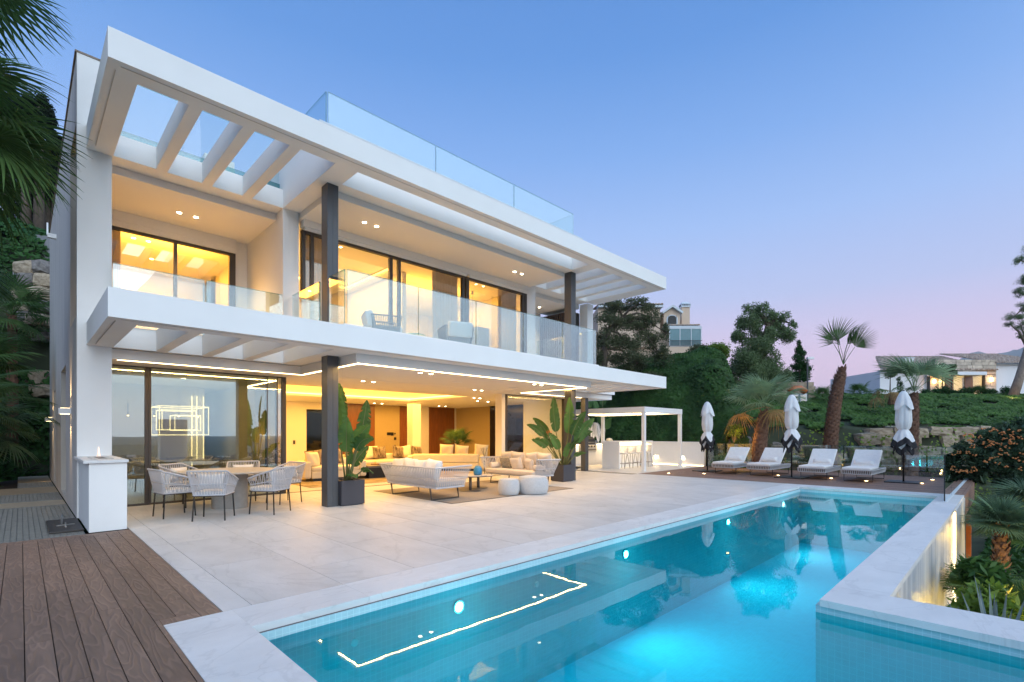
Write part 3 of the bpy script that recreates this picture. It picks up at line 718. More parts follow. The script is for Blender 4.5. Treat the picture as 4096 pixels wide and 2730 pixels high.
vp('rail_shoe', MB().box(1.19, 11.64, 6.986, 4.16, 11.69, 7.118), 'glass_edge')
vp('roof_vent', MB().box(2.9, 12.6, 7.0, 3.5, 13.2, 7.72))
# ceiling spots
def spot(x, y, z, e=14, hot='lamp_hot', cone=R(110)):
    p_ = vp('downlight', MB().cyl(x, y, z - .006, z - .001, .062, n=18), 'white_metal'); vp('lens', MB().cyl(x, y, z - .011, z - .0065, .045, n=16), hot, parent=p_)
    if e: lamp('SPOT', (x, y, z - .03), e, (1, .58, .20), .04, spot=cone, blend=.9)
for x, y in ((6.42, 12.04), (6.72, 12.04), (6.45, 9.46), (6.75, 9.46), (10.26, 12.02), (10.56, 12.02), (10.26, 9.44), (10.56, 9.44)): spot(x, y, 2.869, 50)
for x, y in ((2.5, 13.0), (2.82, 13.0)): spot(x, y, 6.389, 280)
for x, y in ((5.68, 10.59), (5.99, 10.59), (10.66, 10.62), (10.97, 10.62)): spot(x, y, 6.399, 170)
spot(14.31, 12.9, 6.379, 140)
for x, y in ((12.6, 14.8), (12.9, 14.8), (11.6, 20.7), (12.0, 20.7), (15.2, 20.6), (15.6, 20.6), (7.6, 20.7), (2.2, 14.6), (2.9, 14.6), (3.6, 20), (14.0, 16.2), (14.6, 16.2)): spot(x, y, 2.869, 0)
for x, y in ((8.4, 10.6), (10.6, 10.65)): vp('ceiling_speaker', MB().cyl(x, y, 2.866, 2.8745, .13, n=24), 'white_metal')
# ---- ground floor rooms
vp('inner_wall', MB().box(.952, 22.0, 0, 9.0, 22.2, 2.869).box(10.2, 22.0, 0, 17.5, 22.2, 2.869).box(9.0, 22.0, 2.55, 10.2, 22.2, 2.869), 'room_wall')
vp('inner_wall', MB().box(17.42, 15, 0, 17.6, 22.0, 2.869), 'wallpaper'); vp('inner_wall', MB().box(15.8, 15, 0, 17.42, 15.2, 2.869), 'room_wall')
vp('night_window', MB().box(9.0, 22.05, 0, 10.2, 22.1, 2.55), 'dark_glass')
wp = MB()
for a_, b_ in ((10.25, 12.32), (13.74, 14.65), (15.55, 17.25)):
    n_ = 3 if b_ - a_ > 1 else 2
    for k in range(n_):
        q0 = a_ + (b_ - a_) * k / n_; q1 = a_ + (b_ - a_) * (k + 1) / n_
        vp('wood_panel', MB().box(q0 + .004, 21.94, .02, q1 - .004, 21.995, 2.867), 'wood_panel')
vp('wallpaper_panel', MB().box(12.33, 21.96, 0, 13.73, 21.998, 2.868), 'wallpaper')
vp('inner_column', MB().box(12.75, 19.3, 0, 13.2, 19.75, 2.869), 'room_wall')
vp('tv_wall', MB().box(17.25, 15.3, 0, 17.41, 19.0, 2.869), 'black_marble'); vp('television', MB().box(17.22, 16.4, 1.1, 17.249, 18.6, 2.2), 'dark_glass')
vp('door_leaf', MB().box(7.2, 21.95, 0, 8.1, 21.998, 2.1), 'fabric_cream')
for (a_, z_, w_, h_) in ((13.0, 1.38, .2, .14), (13.22, 1.36, .14, .16), (13.42, 1.42, .06, .08), (13.40, 1.14, .12, .13), (13.42, .78, .06, .10)):
    vp('control_panel', MB().box(a_, 21.93, z_, a_ + w_, 21.959, z_ + h_), 'frame_black')
vp('socket', MB().box(8.42, 21.96, 1.0, 8.5, 21.999, 1.17), 'frame_dark')
# dining room behind the left glazing
vp('inner_wall', MB().box(1.0, 17.4, 0, 4.0, 17.5, 2.869), 'room_wall')
vp('yellow_pier', MB().box(4.25, 13.6, 0, 4.75, 14.1, 2.869), 'fabric_cream'); vp('inner_wall', MB().box(4.6, 14.102, 0, 4.75, 22, 2.869), 'room_wall'); lamp('POINT', (4.4, 13.2, 1.4), 5, (1, .55, .1), .1)
t = thing('cube_pendant', 'pendant lamp of three nested square light frames behind the left glazing', 'pendant lamp', (2.9, 15.0, 1.8))
for k, (s_, dz, dx) in enumerate(((.52, .0, 0), (.36, .02, -.08), (.28, -.05, .12))):
    b = MB(); h_ = s_ * .68; e = .012
    c = [(-s_, -s_), (s_, -s_), (s_, s_), (-s_, s_)]
    for zz in (-h_, h_):
        for (p, q) in zip(c, c[1:] + c[:1]): b.tube([(p[0] + dx, p[1], zz + dz), (q[0] + dx, q[1], zz + dz)], e, 4)
    for p in c[:2] + c[3:]: b.tube([(p[0] + dx, p[1], -h_ + dz), (p[0] + dx, p[1], h_ + dz)], e * .8, 4)
    part('light_frame', b, 'led_cube', t)
part('cable', MB().tube([(0, 0, .36), (0, 0, 1.06)], .004, 4), 'frame_black', t)
for k, x in enumerate((1.52, 2.35, 3.65, 3.78, 3.95)):
    b = MB().box(-.011, -.011, 0, .011, .011, (1.45 if k < 2 else 2.1)); solo('light_rod', b, 'led_cube', ['slender upright light rod left of the sliding door post', 'slender upright light rod just right of the sliding door post', 'leftmost of the three tall light bars behind the glass', 'middle one of the three tall light bars', 'rightmost of the three tall light bars'][k], 'light rod', (x, 15.6 if k < 2 else 17.3, .6 if k < 2 else .5), group='upright light rods in the dining room')
for k, x in enumerate((1.5, 1.95, 2.5, 3.05, 3.5)):
    t = thing('small_pendant', ['leftmost slim pendant lamp, by the villa corner', 'slim pendant lamp second from the left, by the sliding door post', 'slim pendant lamp in the middle of the row', 'slim pendant lamp second from the right', 'rightmost slim pendant lamp of the row'][k], 'pendant lamp', (x, 15.9, 1.95), 0, 'row of slim pendant lamps')
    part('cord', MB().tube([(0, 0, .3), (0, 0, .9)], .004, 4), 'frame_black', t); part('shade', MB().cyl(0, 0, 0, .32, .018, n=8), 'frame_black', t); part('bulb', MB().cyl(0, 0, -.02, 0, .016, n=8), 'lamp_small', t)
# room lamps
lamp('AREA', (8.5, 16.5, 2.9), 340, (1, .50, .09), 5.5, 3.2)
lamp('AREA', (8.5, 16.5, 2.92), 150, (1, .47, .06), 6.8, 3.6, d=(0, 0, 1))
lamp('AREA', (13.2, 18.6, 2.84), 290, (1, .50, .10), 2.5, 5)
lamp('AREA', (8.5, 20.8, 2.84), 120, (1, .50, .09), 8, .6)
lamp('AREA', (2.8, 15.0, 2.84), 18, (1, .58, .2), 2.5, 3)
lamp('POINT', (6.0, 19.0, 1.6), 35, (1, .52, .12), .3)
# ---- upper rooms
vp('inner_wall', MB().box(1.0, 18.5, 3.457, 4.2, 18.7, 6.5).box(4.3, 17.2, 3.457, 12.5, 17.4, 6.5).box(12.13, 12.5, 3.457, 12.3, 17.2, 6.5).box(4.3, 14.31, 3.457, 4.5, 17.2, 6.5), 'room_wall')
vp('inner_wall', MB().box(8.15, 12.9, 3.457, 8.3, 17.2, 6.4), 'room_wall')
vp('room_ceiling', MB().slab_holes(.96, 14.41, 4.3, 18.5, 6.36, 6.5, []), 'ceiling_white'); vp('room_ceiling', MB().slab_holes(4.54, 11.62, 12.13, 17.2, 6.36, 6.5, [(5.2, 13.0, 7.9, 16.0)]), 'ceiling_white')
vp('cove_light', MB().box(5.22, 13.02, 6.42, 7.88, 13.05, 6.45).box(5.22, 15.95, 6.42, 7.88, 15.98, 6.45).box(7.85, 13.05, 6.42, 7.88, 15.95, 6.45), 'led_cove')
lamp('AREA', (2.6, 16.2, 6.3), 230, (1, .48, .08), 2.2, 3); lamp('AREA', (6.6, 14.4, 6.32), 270, (1, .56, .17), 2.6, 3.2); lamp('AREA', (10.2, 14.2, 6.32), 270, (1, .52, .13), 2.6, 3.6)
lamp('AREA', (2.6, 15.0, 6.0), 90, (1, .50, .07), 2, 1, d=(0, .3, 1)); lamp('AREA', (9.6, 13.6, 5.6), 90, (1, .50, .07), 3, 1, d=(0, .3, 1))
for x, y in ((2.0, 15.4), (2.3, 15.4), (9.7, 12.9), (9.95, 12.9), (10.4, 14.4), (1.7, 16.9), (2.6, 16.9)): spot(x, y, 6.359, 0)
vp('wardrobe', MB().box(1.3, 18.2, 3.457, 4.0, 18.5, 5.6), 'house_white'); vp('night_window', MB().box(6.6, 17.16, 4.0, 7.7, 17.199, 5.3), 'hill')
vp('art_panel', MB().box(8.31, 13.6, 3.5, 8.36, 15.6, 5.5), 'art_grey'); vp('kitchen_unit', MB().box(11.6, 13.4, 3.457, 12.12, 15.6, 5.3), 'kitchen_dark'); vp('kitchen_unit', MB().box(10.0, 16.5, 3.457, 11.5, 17.19, 5.4), 'house_white')
for k, (x, y) in enumerate(((10.75, 13.0), (11.0, 13.0))):
    t = thing('cylinder_pendant', ['shorter hanging', 'longer hanging'][k] + ' grey cylinder pendant in the upper right room', 'pendant lamp', (x, y, 5.35 - .1 * k), 0, 'two grey cylinder pendants')
    part('shade', MB().cyl(0, 0, -.55, -.05, .035, n=12), 'steel_dark', t); part('cord', MB().tube([(0, 0, -.05), (0, 0, .9 + .1 * k)], .005, 4), 'frame_black', t); part('canopy', MB().cyl(0, 0, .9 + .1 * k, .99 + .1 * k, .04, n=12), 'steel_dark', t)
# curtains
def curtain(x0, x1, y, z0, z1, label, n=40, amp=.05):
    V = []
    for i in range(n + 1):
        x = x0 + (x1 - x0) * i / n; yy = y + amp * math.sin(i * 1.55) + .02 * math.sin(i * .6)
        V += [(x, yy, z0), (x, yy, z1)]
    b = MB().add(V, [(2 * i, 2 * i + 2, 2 * i + 3, 2 * i + 1) for i in range(n)])
    md = solo('curtain', b, 'curtain', label, 'curtain', ((x0 + x1) / 2, y, z0), smooth=True, W=True, group='sheer curtains behind the upper windows')
    sm = md.modifiers.new('thick', 'SOLIDIFY'); sm.thickness = .004
curtain(1.22, 1.60, 14.15, 3.5, 6.3, 'sheer warm lit curtain at the left edge of the upper left window')
curtain(4.66, 5.3, 11.75, 3.5, 6.3, 'sheer curtain by the dark column in the upper middle window')
curtain(8.45, 9.3, 11.75, 3.5, 6.3, 'bright white sheer curtain left of the broad window post', 60)
curtain(11.1, 11.9, 11.8, 3.5, 6.3, 'sheer curtain at the right end of the upper windows', 50)
# white counter with a gas fire against the villa corner
t = thing('fire_counter', 'waist high white plaster counter with a marble top and small gas flame', 'counter', (.95, 10.6, 0))
part('body', MB().box(.725, 9.70, 0.001, 1.18, 11.538, 1.04), 'plaster', t, W=True, bev=.006)
part('marble_top', MB().box(.66, 9.66, 1.041, 1.195, 11.538, 1.085), 'stone_coping', t, W=True, bev=.003)
bn = part('burner', MB().box(.80, 10.0, 1.086, 1.05, 10.95, 1.094), 'steel', t, W=True)
part('slot', MB().box(.87, 10.1, 1.0945, .98, 10.85, 1.097), 'frame_black', bn, W=True)
b = MB(); 
for k in range(6):
    a_ = k * 1.04; b.add([(.93 + .03 * math.cos(a_), 10.75 + .05 * math.sin(a_), 1.098), (.93 + .012 * math.cos(a_ + .5), 10.75 + .02 * math.sin(a_ + .5), 1.17), (.93 + .01 * math.cos(a_), 10.76, 1.24 + .02 * (k % 3)), (.93 - .01 * math.cos(a_ + 1), 10.76, 1.16)], [(0, 1, 2, 3)])
part('flame', b, 'flame', t, W=True)

# ================================================================== furniture builders
def weave(bot, top, n, mid=.5, r=.006, zig=.42, loop=False):
    """rope straps between a lower and an upper rail: V above and inverted V below a middle band"""
    b = MB()
    for i in range(n):
        s = (i + .5) / n; ds = zig / n
        def L_(q, t): return bot(q).lerp(top(q), t)
        m_ = L_(s, mid)
        for sg in (-1, 1):
            b.tube([m_ + (L_(s + sg * .16 / n, mid) - m_), L_(min(1, max(0, s + sg * ds)), 1)], r, 4, False)
            b.tube([L_(s + sg * .16 / n, mid), L_(min(1, max(0, s + sg * ds)), 0)], r, 4, False)
    return b
def rail(f, n, r): return MB().tube([f(i / n) for i in range(n + 1)], r, 6)
def pillow_mesh(w, h, t, n=12, pinch=.07, wob=0, seed=0):
    rr = random.Random(seed); V = []; F = []
    for side in (1, -1):
        base = len(V)
        for i in range(n + 1):
            for j in range(n + 1):
                u = -1 + 2 * i / n; v = -1 + 2 * j / n
                k = (max(0, 1 - u ** 4) * max(0, 1 - v ** 4)) ** .45
                x = u * w / 2 * (1 - pinch * (1 - v * v) ** 1 * abs(u)); y = v * h / 2 * (1 - pinch * (1 - u * u) * abs(v))
                V.append((x, side * k * t / 2 * (1 + wob * math.sin(u * 4 + v * 3 + seed)), y))
        for i in range(n):
            for j in range(n):
                a = base + i * (n + 1) + j; q = (a, a + 1, a + n + 2, a + n + 1); F.append(q if side < 0 else q[::-1])
    return MB().add(V, F)
PM = {}
def pillow(loc, rot, w, h, t, mat, label, cat='cushion', group=None, seed=0, name='cushion'):
    """stands in its x-z plane, thickness along y; rot is an euler"""
    k = (w, h, t, mat, seed)
    if k not in PM: PM[k] = mk(name, pillow_mesh(w, h, t, wob=.12, seed=seed), mat, True)
    o = mesh_obj(name, PM[k], None, loc, rot); return _props(o, label, cat, group)
def soft(x0, y0, z0, x1, y1, z1): return MB().box(x0, y0, z0, x1, y1, z1)

# ---- rope dining chair; faces +x
def chair_rails():
    def bot(s):
        return plan(s, .245, .25, .44)
    def top(s):
        p = plan(s, .29, .315, 0); k = abs(s - .5) * 2
        return Vector((p.x - .03, p.y, .85 - .19 * max(0, (k - .42) / .58) ** 1.2))
    def plan(s, hx, hy, z):
        # front right -> back -> front left, rounded corners
        t = (s - .5) * 2; a = abs(t)
        if a < .36: x, y = -hx, hy * a / .42
        elif a < .52:
            q = (a - .36) / .16 * PI / 2; x, y = -hx + .14 * hy * 1 * (1 - math.cos(q)) * 2.2 * .5, hy * (.857 + .143 * math.sin(q))
        else: x, y = -hx + .03 + (a - .52) / .48 * (hx * 2 - .06), hy
        return Vector((x, y * (1 if t > 0 else -1), z))
    return bot, top
def make_chair(label):
    t = thing('dining_chair', label, 'chair', (0, 0, 0), 0, 'rope chairs round the outdoor dining table')
    bot, top = chair_rails()
    part('rope_weave', weave(bot, top, 28, .46, .0058), 'rope', t, kind='stuff')
    part('top_rail', rail(top, 30, .017), 'rope', t, True); part('middle_band', rail(lambda s: bot(s).lerp(top(s), .46), 30, .009), 'rope', t, True)
    part('bottom_rail', rail(bot, 30, .014), 'rope', t, True)
    part('seat_frame', MB().box(-.24, -.25, .415, .25, .25, .435), 'frame_black', t)
    for sx in (-1, 1):
        for sy in (-1, 1): part('leg', MB().tube([(sx * .225, sy * .23, .42), (sx * .25, sy * .25, .0)], .0125, 6), 'frame_black', t)
    part('seat_pad', MB().box(-.23, -.235, .437, .26, .235, .50), 'fabric_white', t, bev=.02)
    return t
chairs = [((1.97, 10.62), R(8), 'rope chair at the left end of the outdoor table, nearest the white counter'),
          ((2.40, 9.80), R(58), 'rope chair in front of the table, seen from straight behind'),
          ((3.34, 9.82), R(126), 'rope chair at the right front of the table, turned to the left'),
          ((2.38, 11.92), R(-52), 'rope chair behind the table on the left, against the glass'),
          ((3.50, 11.98), R(-108), 'rope chair behind the table on the right, facing the pool'),
          ((4.02, 11.00), R(192), 'rope chair at the right end of the table, mostly hidden by the front one')]
ch0 = None
for (x, y), a, lab in chairs:
    if ch0 is None: ch0 = make_chair(lab); ch0.location = (x, y, 0); ch0.rotation_euler = (0, 0, a)
    else: copy_tree(ch0, None, (x, y, 0), a, lab)
    c, s = math.cos(a), math.sin(a)
    pillow((x - .15 * c, y - .15 * s, .66), (R(-14), 0, a - PI / 2), .42, .27, .13, 'fabric_white', 'white cushion on the ' + ['chair at the left end of the table', 'front chair seen from behind', 'right front chair turned left', 'left chair behind the table', 'right chair behind the table', 'hidden chair at the right end of the table'][chairs.index(((x, y), a, lab))], group='cushions on the dining chairs', seed=1)
t = thing('dining_table', 'round beige outdoor dining table on a thick oval pedestal', 'table', (2.98, 11.02, 0))
tt = MB(); tt.lathe([(.86, .715), (.90, .735), (.90, .745), (.895, .75), (0, .75)], n=56); part('table_top', tt, 'table_top', t)
b = MB(); n_ = 24; prof = []
for z in (0, .2, .715):
    for i in range(n_):
        a_ = 2 * PI * i / n_; prof.append((.20 * math.cos(a_) + (.13 if math.cos(a_) > 0 else -.13), .22 * math.sin(a_), z))
m_ = Matrix.Rotation(R(-40), 4, 'Z')
b.add(prof, [(k * n_ + i, k * n_ + (i + 1) % n_, (k + 1) * n_ + (i + 1) % n_, (k + 1) * n_ + i) for k in range(2) for i in range(n_)], m_); part('pedestal', b, 'table_base', t)

# ---- rope sofa; back towards -x, length along y
def make_sofa(label):
    t = thing('rope_sofa', label, 'sofa', (0, 0, 0), 0, 'two rope sofas facing each other on the rug')
    hl = 1.06
    def plan(s, xb, xf, hy, z0, zb, zf):
        # arm front (y=-hy) -> back -> arm front (y=+hy)
        Ls = [xf - xb, 2 * hy, xf - xb]; tot = sum(Ls); d = s * tot
        if d < Ls[0]: return Vector((xf - d, -hy, zf + (zb - zf) * min(1, d / Ls[0])))
        d -= Ls[0]
        if d < Ls[1]: return Vector((xb, -hy + d, zb))
        d -= Ls[1]; return Vector((xb + d, hy, zb + (zf - zb) * d / Ls[2]))
    bot = lambda s: plan(s, -.38, .40, hl - .06, 0, .285, .285)
    top = lambda s: plan(s, -.52, .50, hl + .09, 0, .735, .76)
    part('rope_weave', weave(bot, top, 66, .44, .0068, .45), 'rope', t, kind='stuff')
    part('top_rail', rail(top, 60, .019), 'rope', t); part('middle_band', rail(lambda s: bot(s).lerp(top(s), .44), 60, .009), 'rope', t); part('bottom_rail', rail(bot, 60, .02), 'rope', t)
    part('seat_frame', MB().box(-.37, -hl + .07, .27, .41, hl - .07, .305), 'rope', t)
    part('seat_cushion', MB().box(-.34, -hl + .09, .307, .46, hl - .09, .435), 'fabric_seat', t, bev=.035)
    for sy in (-.80, .80):
        b = MB().tube([(-.40, sy, .28), (-.36, sy, .02), (.40, sy, .02), (.36, sy, .28)], .02, 4); part('sled_leg', b, 'frame_dark', t)
    return t
SA = (6.78, 9.78); SB = (10.40, 10.18)
sofa = make_sofa('rope sofa seen from behind, left of the coffee tables'); sofa.location = (*SA, 0)
copy_tree(sofa, None, (*SB, 0), PI, 'rope sofa facing the camera, right of the coffee tables')
for k, y in enumerate((10.45, 9.98, 9.52, 9.05)):
    pillow((SA[0] - .27, y, .66 + .02 * (k % 2)), (R(-13), R((-4, 3, -3, 5)[k]), R(-90)), .52, .46, .20, 'fabric_white', ['white cushion at the far left end of the sofa seen from behind', 'second white cushion from the left on the sofa seen from behind', 'third white cushion from the left on the sofa seen from behind', 'white cushion at the near right end of the sofa seen from behind'][k], group='white cushions on the left sofa', seed=k)
for k, y in enumerate((10.92, 10.48, 9.88, 9.42)):
    pillow((SB[0] + .28, y, .69), (R(-13), R((3, -4, 4, -3)[k]), R(90)), .54, .50, .20, 'fabric_seat', ['large cream back cushion at the left end of the facing sofa', 'large cream back cushion second from the left on the facing sofa', 'large cream back cushion third from the left on the facing sofa', 'large cream back cushion at the right end of the facing sofa'][k], group='back cushions of the facing sofa', seed=k + 4)
# patterned cushions
m = M('ikat', (.72, .66, .56), .9, var=.02)
N = m.node_tree.nodes; L = m.node_tree.links; t_ = [x for x in N if x.type == 'TEX_COORD'][0]
sp_ = N.new('ShaderNodeSeparateXYZ'); L.new(t_.outputs['Object'], sp_.inputs[0])
def sn(sock, k, ph=0, fn='SINE'):
    a = N.new('ShaderNodeMath'); a.operation = 'MULTIPLY_ADD'; a.inputs[1].default_value = k; a.inputs[2].default_value = ph; L.new(sock, a.inputs[0]); b_ = N.new('ShaderNodeMath'); b_.operation = fn; L.new(a.outputs[0], b_.inputs[0]); return b_.outputs[0]
p1_ = sn(sp_.outputs['X'], 62); p2_ = sn(sp_.outputs['Z'], 46, 1.0)
mm_ = N.new('ShaderNodeMath'); mm_.operation = 'MULTIPLY'; L.new(p1_, mm_.inputs[0]); L.new(p2_, mm_.inputs[1])
ab_ = N.new('ShaderNodeMath'); ab_.operation = 'ABSOLUTE'; L.new(mm_.outputs[0], ab_.inputs[0]); s3 = sn(ab_.outputs[0], 9, 0); gt = N.new('ShaderNodeMath'); gt.operation = 'GREATER_THAN'; gt.inputs[1].default_value = .15; L.new(s3, gt.inputs[0])
mc = N.new('ShaderNodeMixRGB'); mc.inputs['Color1'].default_value = (.72, .66, .56, 1); mc.inputs['Color2'].default_value = (.035, .045, .055, 1); L.new(gt.outputs[0], mc.inputs['Fac']); L.new(mc.outputs[0], N['Principled BSDF'].inputs['Base Color'])
pillow((SB[0] + .02, 10.72, .60), (R(-18), R(3), R(84)), .56, .36, .15, 'ikat', 'dark and cream patterned oblong cushion at the left of the facing sofa', group=None, seed=20)
pillow((SB[0] + .06, 9.36, .58), (R(-18), R(-4), R(60)), .40, .36, .14, 'ikat', 'patterned cushion tucked behind the right arm of the facing sofa', seed=21)
pillow((SB[0] - .08, 10.20, .59), (R(-20), R(6), R(96)), .42, .40, .15, 'fabric_seat', 'small cream cushion in the middle of the facing sofa, in front', seed=22)
pillow((SB[0] + .0, 9.76, .58), (R(-16), R(-6), R(80)), .38, .38, .15, 'fabric_seat', 'small cream cushion right of the middle on the facing sofa', seed=23)
for k, y in enumerate((11.08, 9.27)):
    b = MB(); b.lathe([(0.001, -.20), (.07, -.195), (.082, -.17), (.085, 0), (.082, .17), (.07, .195), (0.001, .20)], n=18); b.v = [(c_, a_, b_2) for a_, b_2, c_ in b.v]
    solo('bolster', b, 'fabric_seat', ['round cream bolster at the left arm of the facing sofa', 'round cream bolster at the right arm of the facing sofa'][k], 'bolster', (SB[0] - .12, y, .522), smooth=True)
# ---- low tables, vase, poufs, rug
def coffee(x, y, r, h, label):
    t = thing('coffee_table', label, 'coffee table', (x, y, .008), 0, 'two round coffee tables on the rug')
    part('table_top', MB().cyl(0, 0, h - .014, h, r, n=44), 'table_top', t); part('rim', MB().cyl(0, 0, h - .028, h - .0145, r - .012, r - .002, n=44), 'taupe_metal', t)
    part('stem', MB().cyl(0, 0, .014, h - .029, .038, n=16), 'taupe_metal', t, True); part('foot', MB().cyl(0, 0, 0, .013, r * .62, n=36), 'taupe_metal', t)
coffee(8.22, 9.80, .44, .41, 'taller round coffee table carrying the blue vase'); coffee(8.80, 10.16, .42, .35, 'lower round coffee table set behind the taller one')
b = MB(); b.lathe([(.085, 0), (.105, .02), (.112, .10), (.105, .17), (.075, .225), (.03, .24), (0.001, .235)], n=20)
solo('vase', b, 'blue_ceramic', 'blue domed ceramic lantern standing on the taller coffee table', 'lantern', (8.30, 9.60, .419), smooth=True)
t = thing('outdoor_rug', 'flat brown woven rug with a dark border under the sofas', 'rug', (8.5, 9.85, 0))
part('weave', MB().box(6.49, 8.33, .001, 10.53, 11.52, .007), 'rug', t, W=True); bd = MB().box(6.45, 8.29, .001, 10.57, 8.33, .0075).box(6.45, 11.52, .001, 10.57, 11.56, .0075).box(6.45, 8.33, .001, 6.49, 11.52, .0075).box(10.53, 8.33, .001, 10.57, 11.52, .0075); part('border', bd, 'frame_dark', t, W=True)
def pouf(x, y, r, h, label, sq=1.0):
    t = thing('pouf', label, 'pouf', (x, y, .003), 0, 'two grey fabric poufs by the rug')
    prof = [(0.001, 0)] + [(r * (1 - abs(math.cos(a)) ** 3.0 * .16) * (1 if .02 < a / PI < .98 else .9), h / 2 - h / 2 * math.cos(a) * .98) for a in [PI * (.04 + .92 * k / 12) for k in range(13)]] + [(r * .55, h * 1.03), (.001, h * 1.05)]
    b = MB(); b.lathe(prof, n=36); part('body', b, 'fabric_pouf', t, True)
    for zz, k in ((.93, .885), (.06, .90)):
        b = MB(); b.tube([(r * k * 1.008 * math.cos(2 * PI * i / 36), r * k * 1.008 * math.sin(2 * PI * i / 36), h * zz) for i in range(37)], .005, 5); part('piping', b, 'fabric_pouf', t, True)
pouf(8.40, 8.57, .265, .38, 'smaller grey pouf standing left of the larger one'); pouf(9.00, 8.33, .385, .42, 'larger wide grey pouf right of the smaller one')
# ---- planters
def planter(x, y, label):
    t = thing('planter', label, 'planter', (x, y, 0), 0, 'two dark square planters by the columns')
    b = MB(); s_ = .255; w_ = .02
    b.box(-s_, -s_, .02, s_, -s_ + w_, .52).box(-s_, s_ - w_, .02, s_, s_, .52).box(-s_, -s_ + w_, .02, -s_ + w_, s_ - w_, .52).box(s_ - w_, -s_ + w_, .02, s_, s_ - w_, .52).box(-s_ + .03, -s_ + .03, 0, s_ - .03, s_ - .03, .05)
    part('box', b, 'planter', t); part('soil', MB().box(-s_ + w_, -s_ + w_, .1, s_ - w_, s_ - w_, .49), 'soil', t)
planter(4.88, 9.82, 'dark square planter in front of the left steel column'); planter(11.96, 9.82, 'dark square planter beside the right steel column')

# ---- broad-leaved plants (bird of paradise)
RT = Vector((.71, -.704, 0)); TW = Vector((-.704, -.71, 0))
def big_leaf(base, tip, h0, length, width, tilt, seed, fold=.22, tears=3, curl=.25):
    """leaf: stalk from base to the start of the blade, then an oval blade along a bending midrib"""
    rr = random.Random(seed); base = Vector(base); tip = Vector(tip)
    d = (tip - base).normalized(); n = 18
    side = RT - d * RT.dot(d)
    if side.length < .5: side = d.cross(TW)
    side.normalize(); side = (Matrix.Rotation(tilt, 3, d) @ side)
    nor = side.cross(d).normalized()
    P = []; dd = d.copy(); p = tip.copy()
    bendax = d.cross(Vector((0, 0, -1)))
    if bendax.length < .05: bendax = TW.copy()
    bendax.normalize()
    for i in range(n + 1):
        P.append(p.copy()); dd = (Matrix.Rotation(curl / n, 3, bendax) @ dd).normalized(); p = p + dd * length / n
    V = []; F = []
    for i in range(n + 1):
        t = i / n; w = width * (math.sin(PI * min(1, t ** .75 * .97 + .03)) ** .6) * (1 if t < .97 else .3)
        d2 = (P[min(i + 1, n)] - P[max(i - 1, 0)]).normalized(); s2 = (side - d2 * side.dot(d2)).normalized(); n2 = s2.cross(d2).normalized()
        q = P[i]; rip = .015 * math.sin(i * 2.6 + seed)
        V += [q - s2 * w / 2 * math.cos(fold) + n2 * (w / 2 * math.sin(fold) + rip) - d2 * w * .12, q - s2 * w / 4 * math.cos(fold * 1.2) + n2 * (w / 4 * math.sin(fold * 1.4)) - d2 * w * .05,
              q, q + s2 * w / 4 * math.cos(fold * 1.2) + n2 * (w / 4 * math.sin(fold * 1.4)) - d2 * w * .05, q + s2 * w / 2 * math.cos(fold) + n2 * (w / 2 * math.sin(fold) - rip) - d2 * w * .12]
    torn = {(rr.randint(3, n - 3), rr.choice((0, 3))) for _ in range(tears)}
    m_ = MB(); 
    for i in range(n):
        for j in range(4):
            a = i * 5 + j
            if (i, j) in torn or (i, 0 if j == 1 else 3) in torn and False: 
                v0, v1, v2, v3 = V[a], V[a + 1], V[a + 6], V[a + 5]
                if j == 0: m_.add([v0.lerp(v3, .0), v1, v2, v3.lerp(v0, .55) + Vector((0, 0, -.03))], [(0, 1, 2, 3)])
                else: m_.add([v0, v1.lerp(v2, .0), v2.lerp(v1, .55) + Vector((0, 0, -.03)), v3], [(0, 1, 2, 3)])
            else: m_.add([V[a], V[a + 1], V[a + 6], V[a + 5]], [(0, 1, 2, 3)])
    # midrib
    rb = MB().tube([base, base.lerp(tip, .35) + Vector((0, 0, .02)), tip] + P[2::3], [h0, h0 * .75, h0 * .6] + [h0 * .5 * (1 - .85 * k / len(P[2::3])) for k in range(len(P[2::3]))], 5)
    return m_, rb
def strelitzia(name, label, cat, loc, specs, seed=0, mat='leaf_strelitzia', group=None):
    t = thing(name, label, cat, loc, 0, group)
    for k, (bx, by, tx, ty, tz, ln, wd, tilt, curl) in enumerate(specs):
        bl, rb = big_leaf((bx, by, 0), (tx, ty, tz), .022, ln, wd, tilt, seed * 31 + k, curl=curl, tears=2 + k % 4)
        lf = part('leaf', bl, mat, t, True); part('stalk', rb, 'stem_green', lf, True)
    return t
# axis helpers: right = direction across the picture, towards = direction to the camera
RT = Vector((.71, -.704, 0)); TW = Vector((-.704, -.71, 0))
def S(r0, t0, r1, t1, z1, ln, wd, tilt=0, curl=.3):
    a = RT * r0 + TW * t0; b_ = RT * r1 + TW * t1; return (a.x, a.y, b_.x, b_.y, z1, ln, wd, tilt, curl)
strelitzia('bird_of_paradise_plant', 'tall broad leaved plant in the left planter, rising against the column', 'plant', (4.88, 9.82, .49),
           [S(-.04, .03, -.14, .10, .98, .98, .40, .2, -.12), S(-.02, .0, .03, .16, .62, .78, .34, .1, .10), S(.0, -.05, -.12, -.16, 1.30, .84, .34, -.5, .35),
            S(.05, .0, .26, -.05, .96, .76, .30, .6, -.10), S(.06, .05, .20, .10, .72, .62, .34, .2, .9), S(.03, .06, .24, .16, .66, .58, .30, -.4, 1.5), S(.0, .1, .10, .22, .12, .45, .2, .4, 1.3),
            S(-.05, -.05, .05, -.2, .30, .6, .26, .5, .5), S(.08, .02, .34, .12, .22, .32, .15, 0, 1.6), S(.02, .0, .05, .03, .35, .35, .14, .2, .2)], 1)
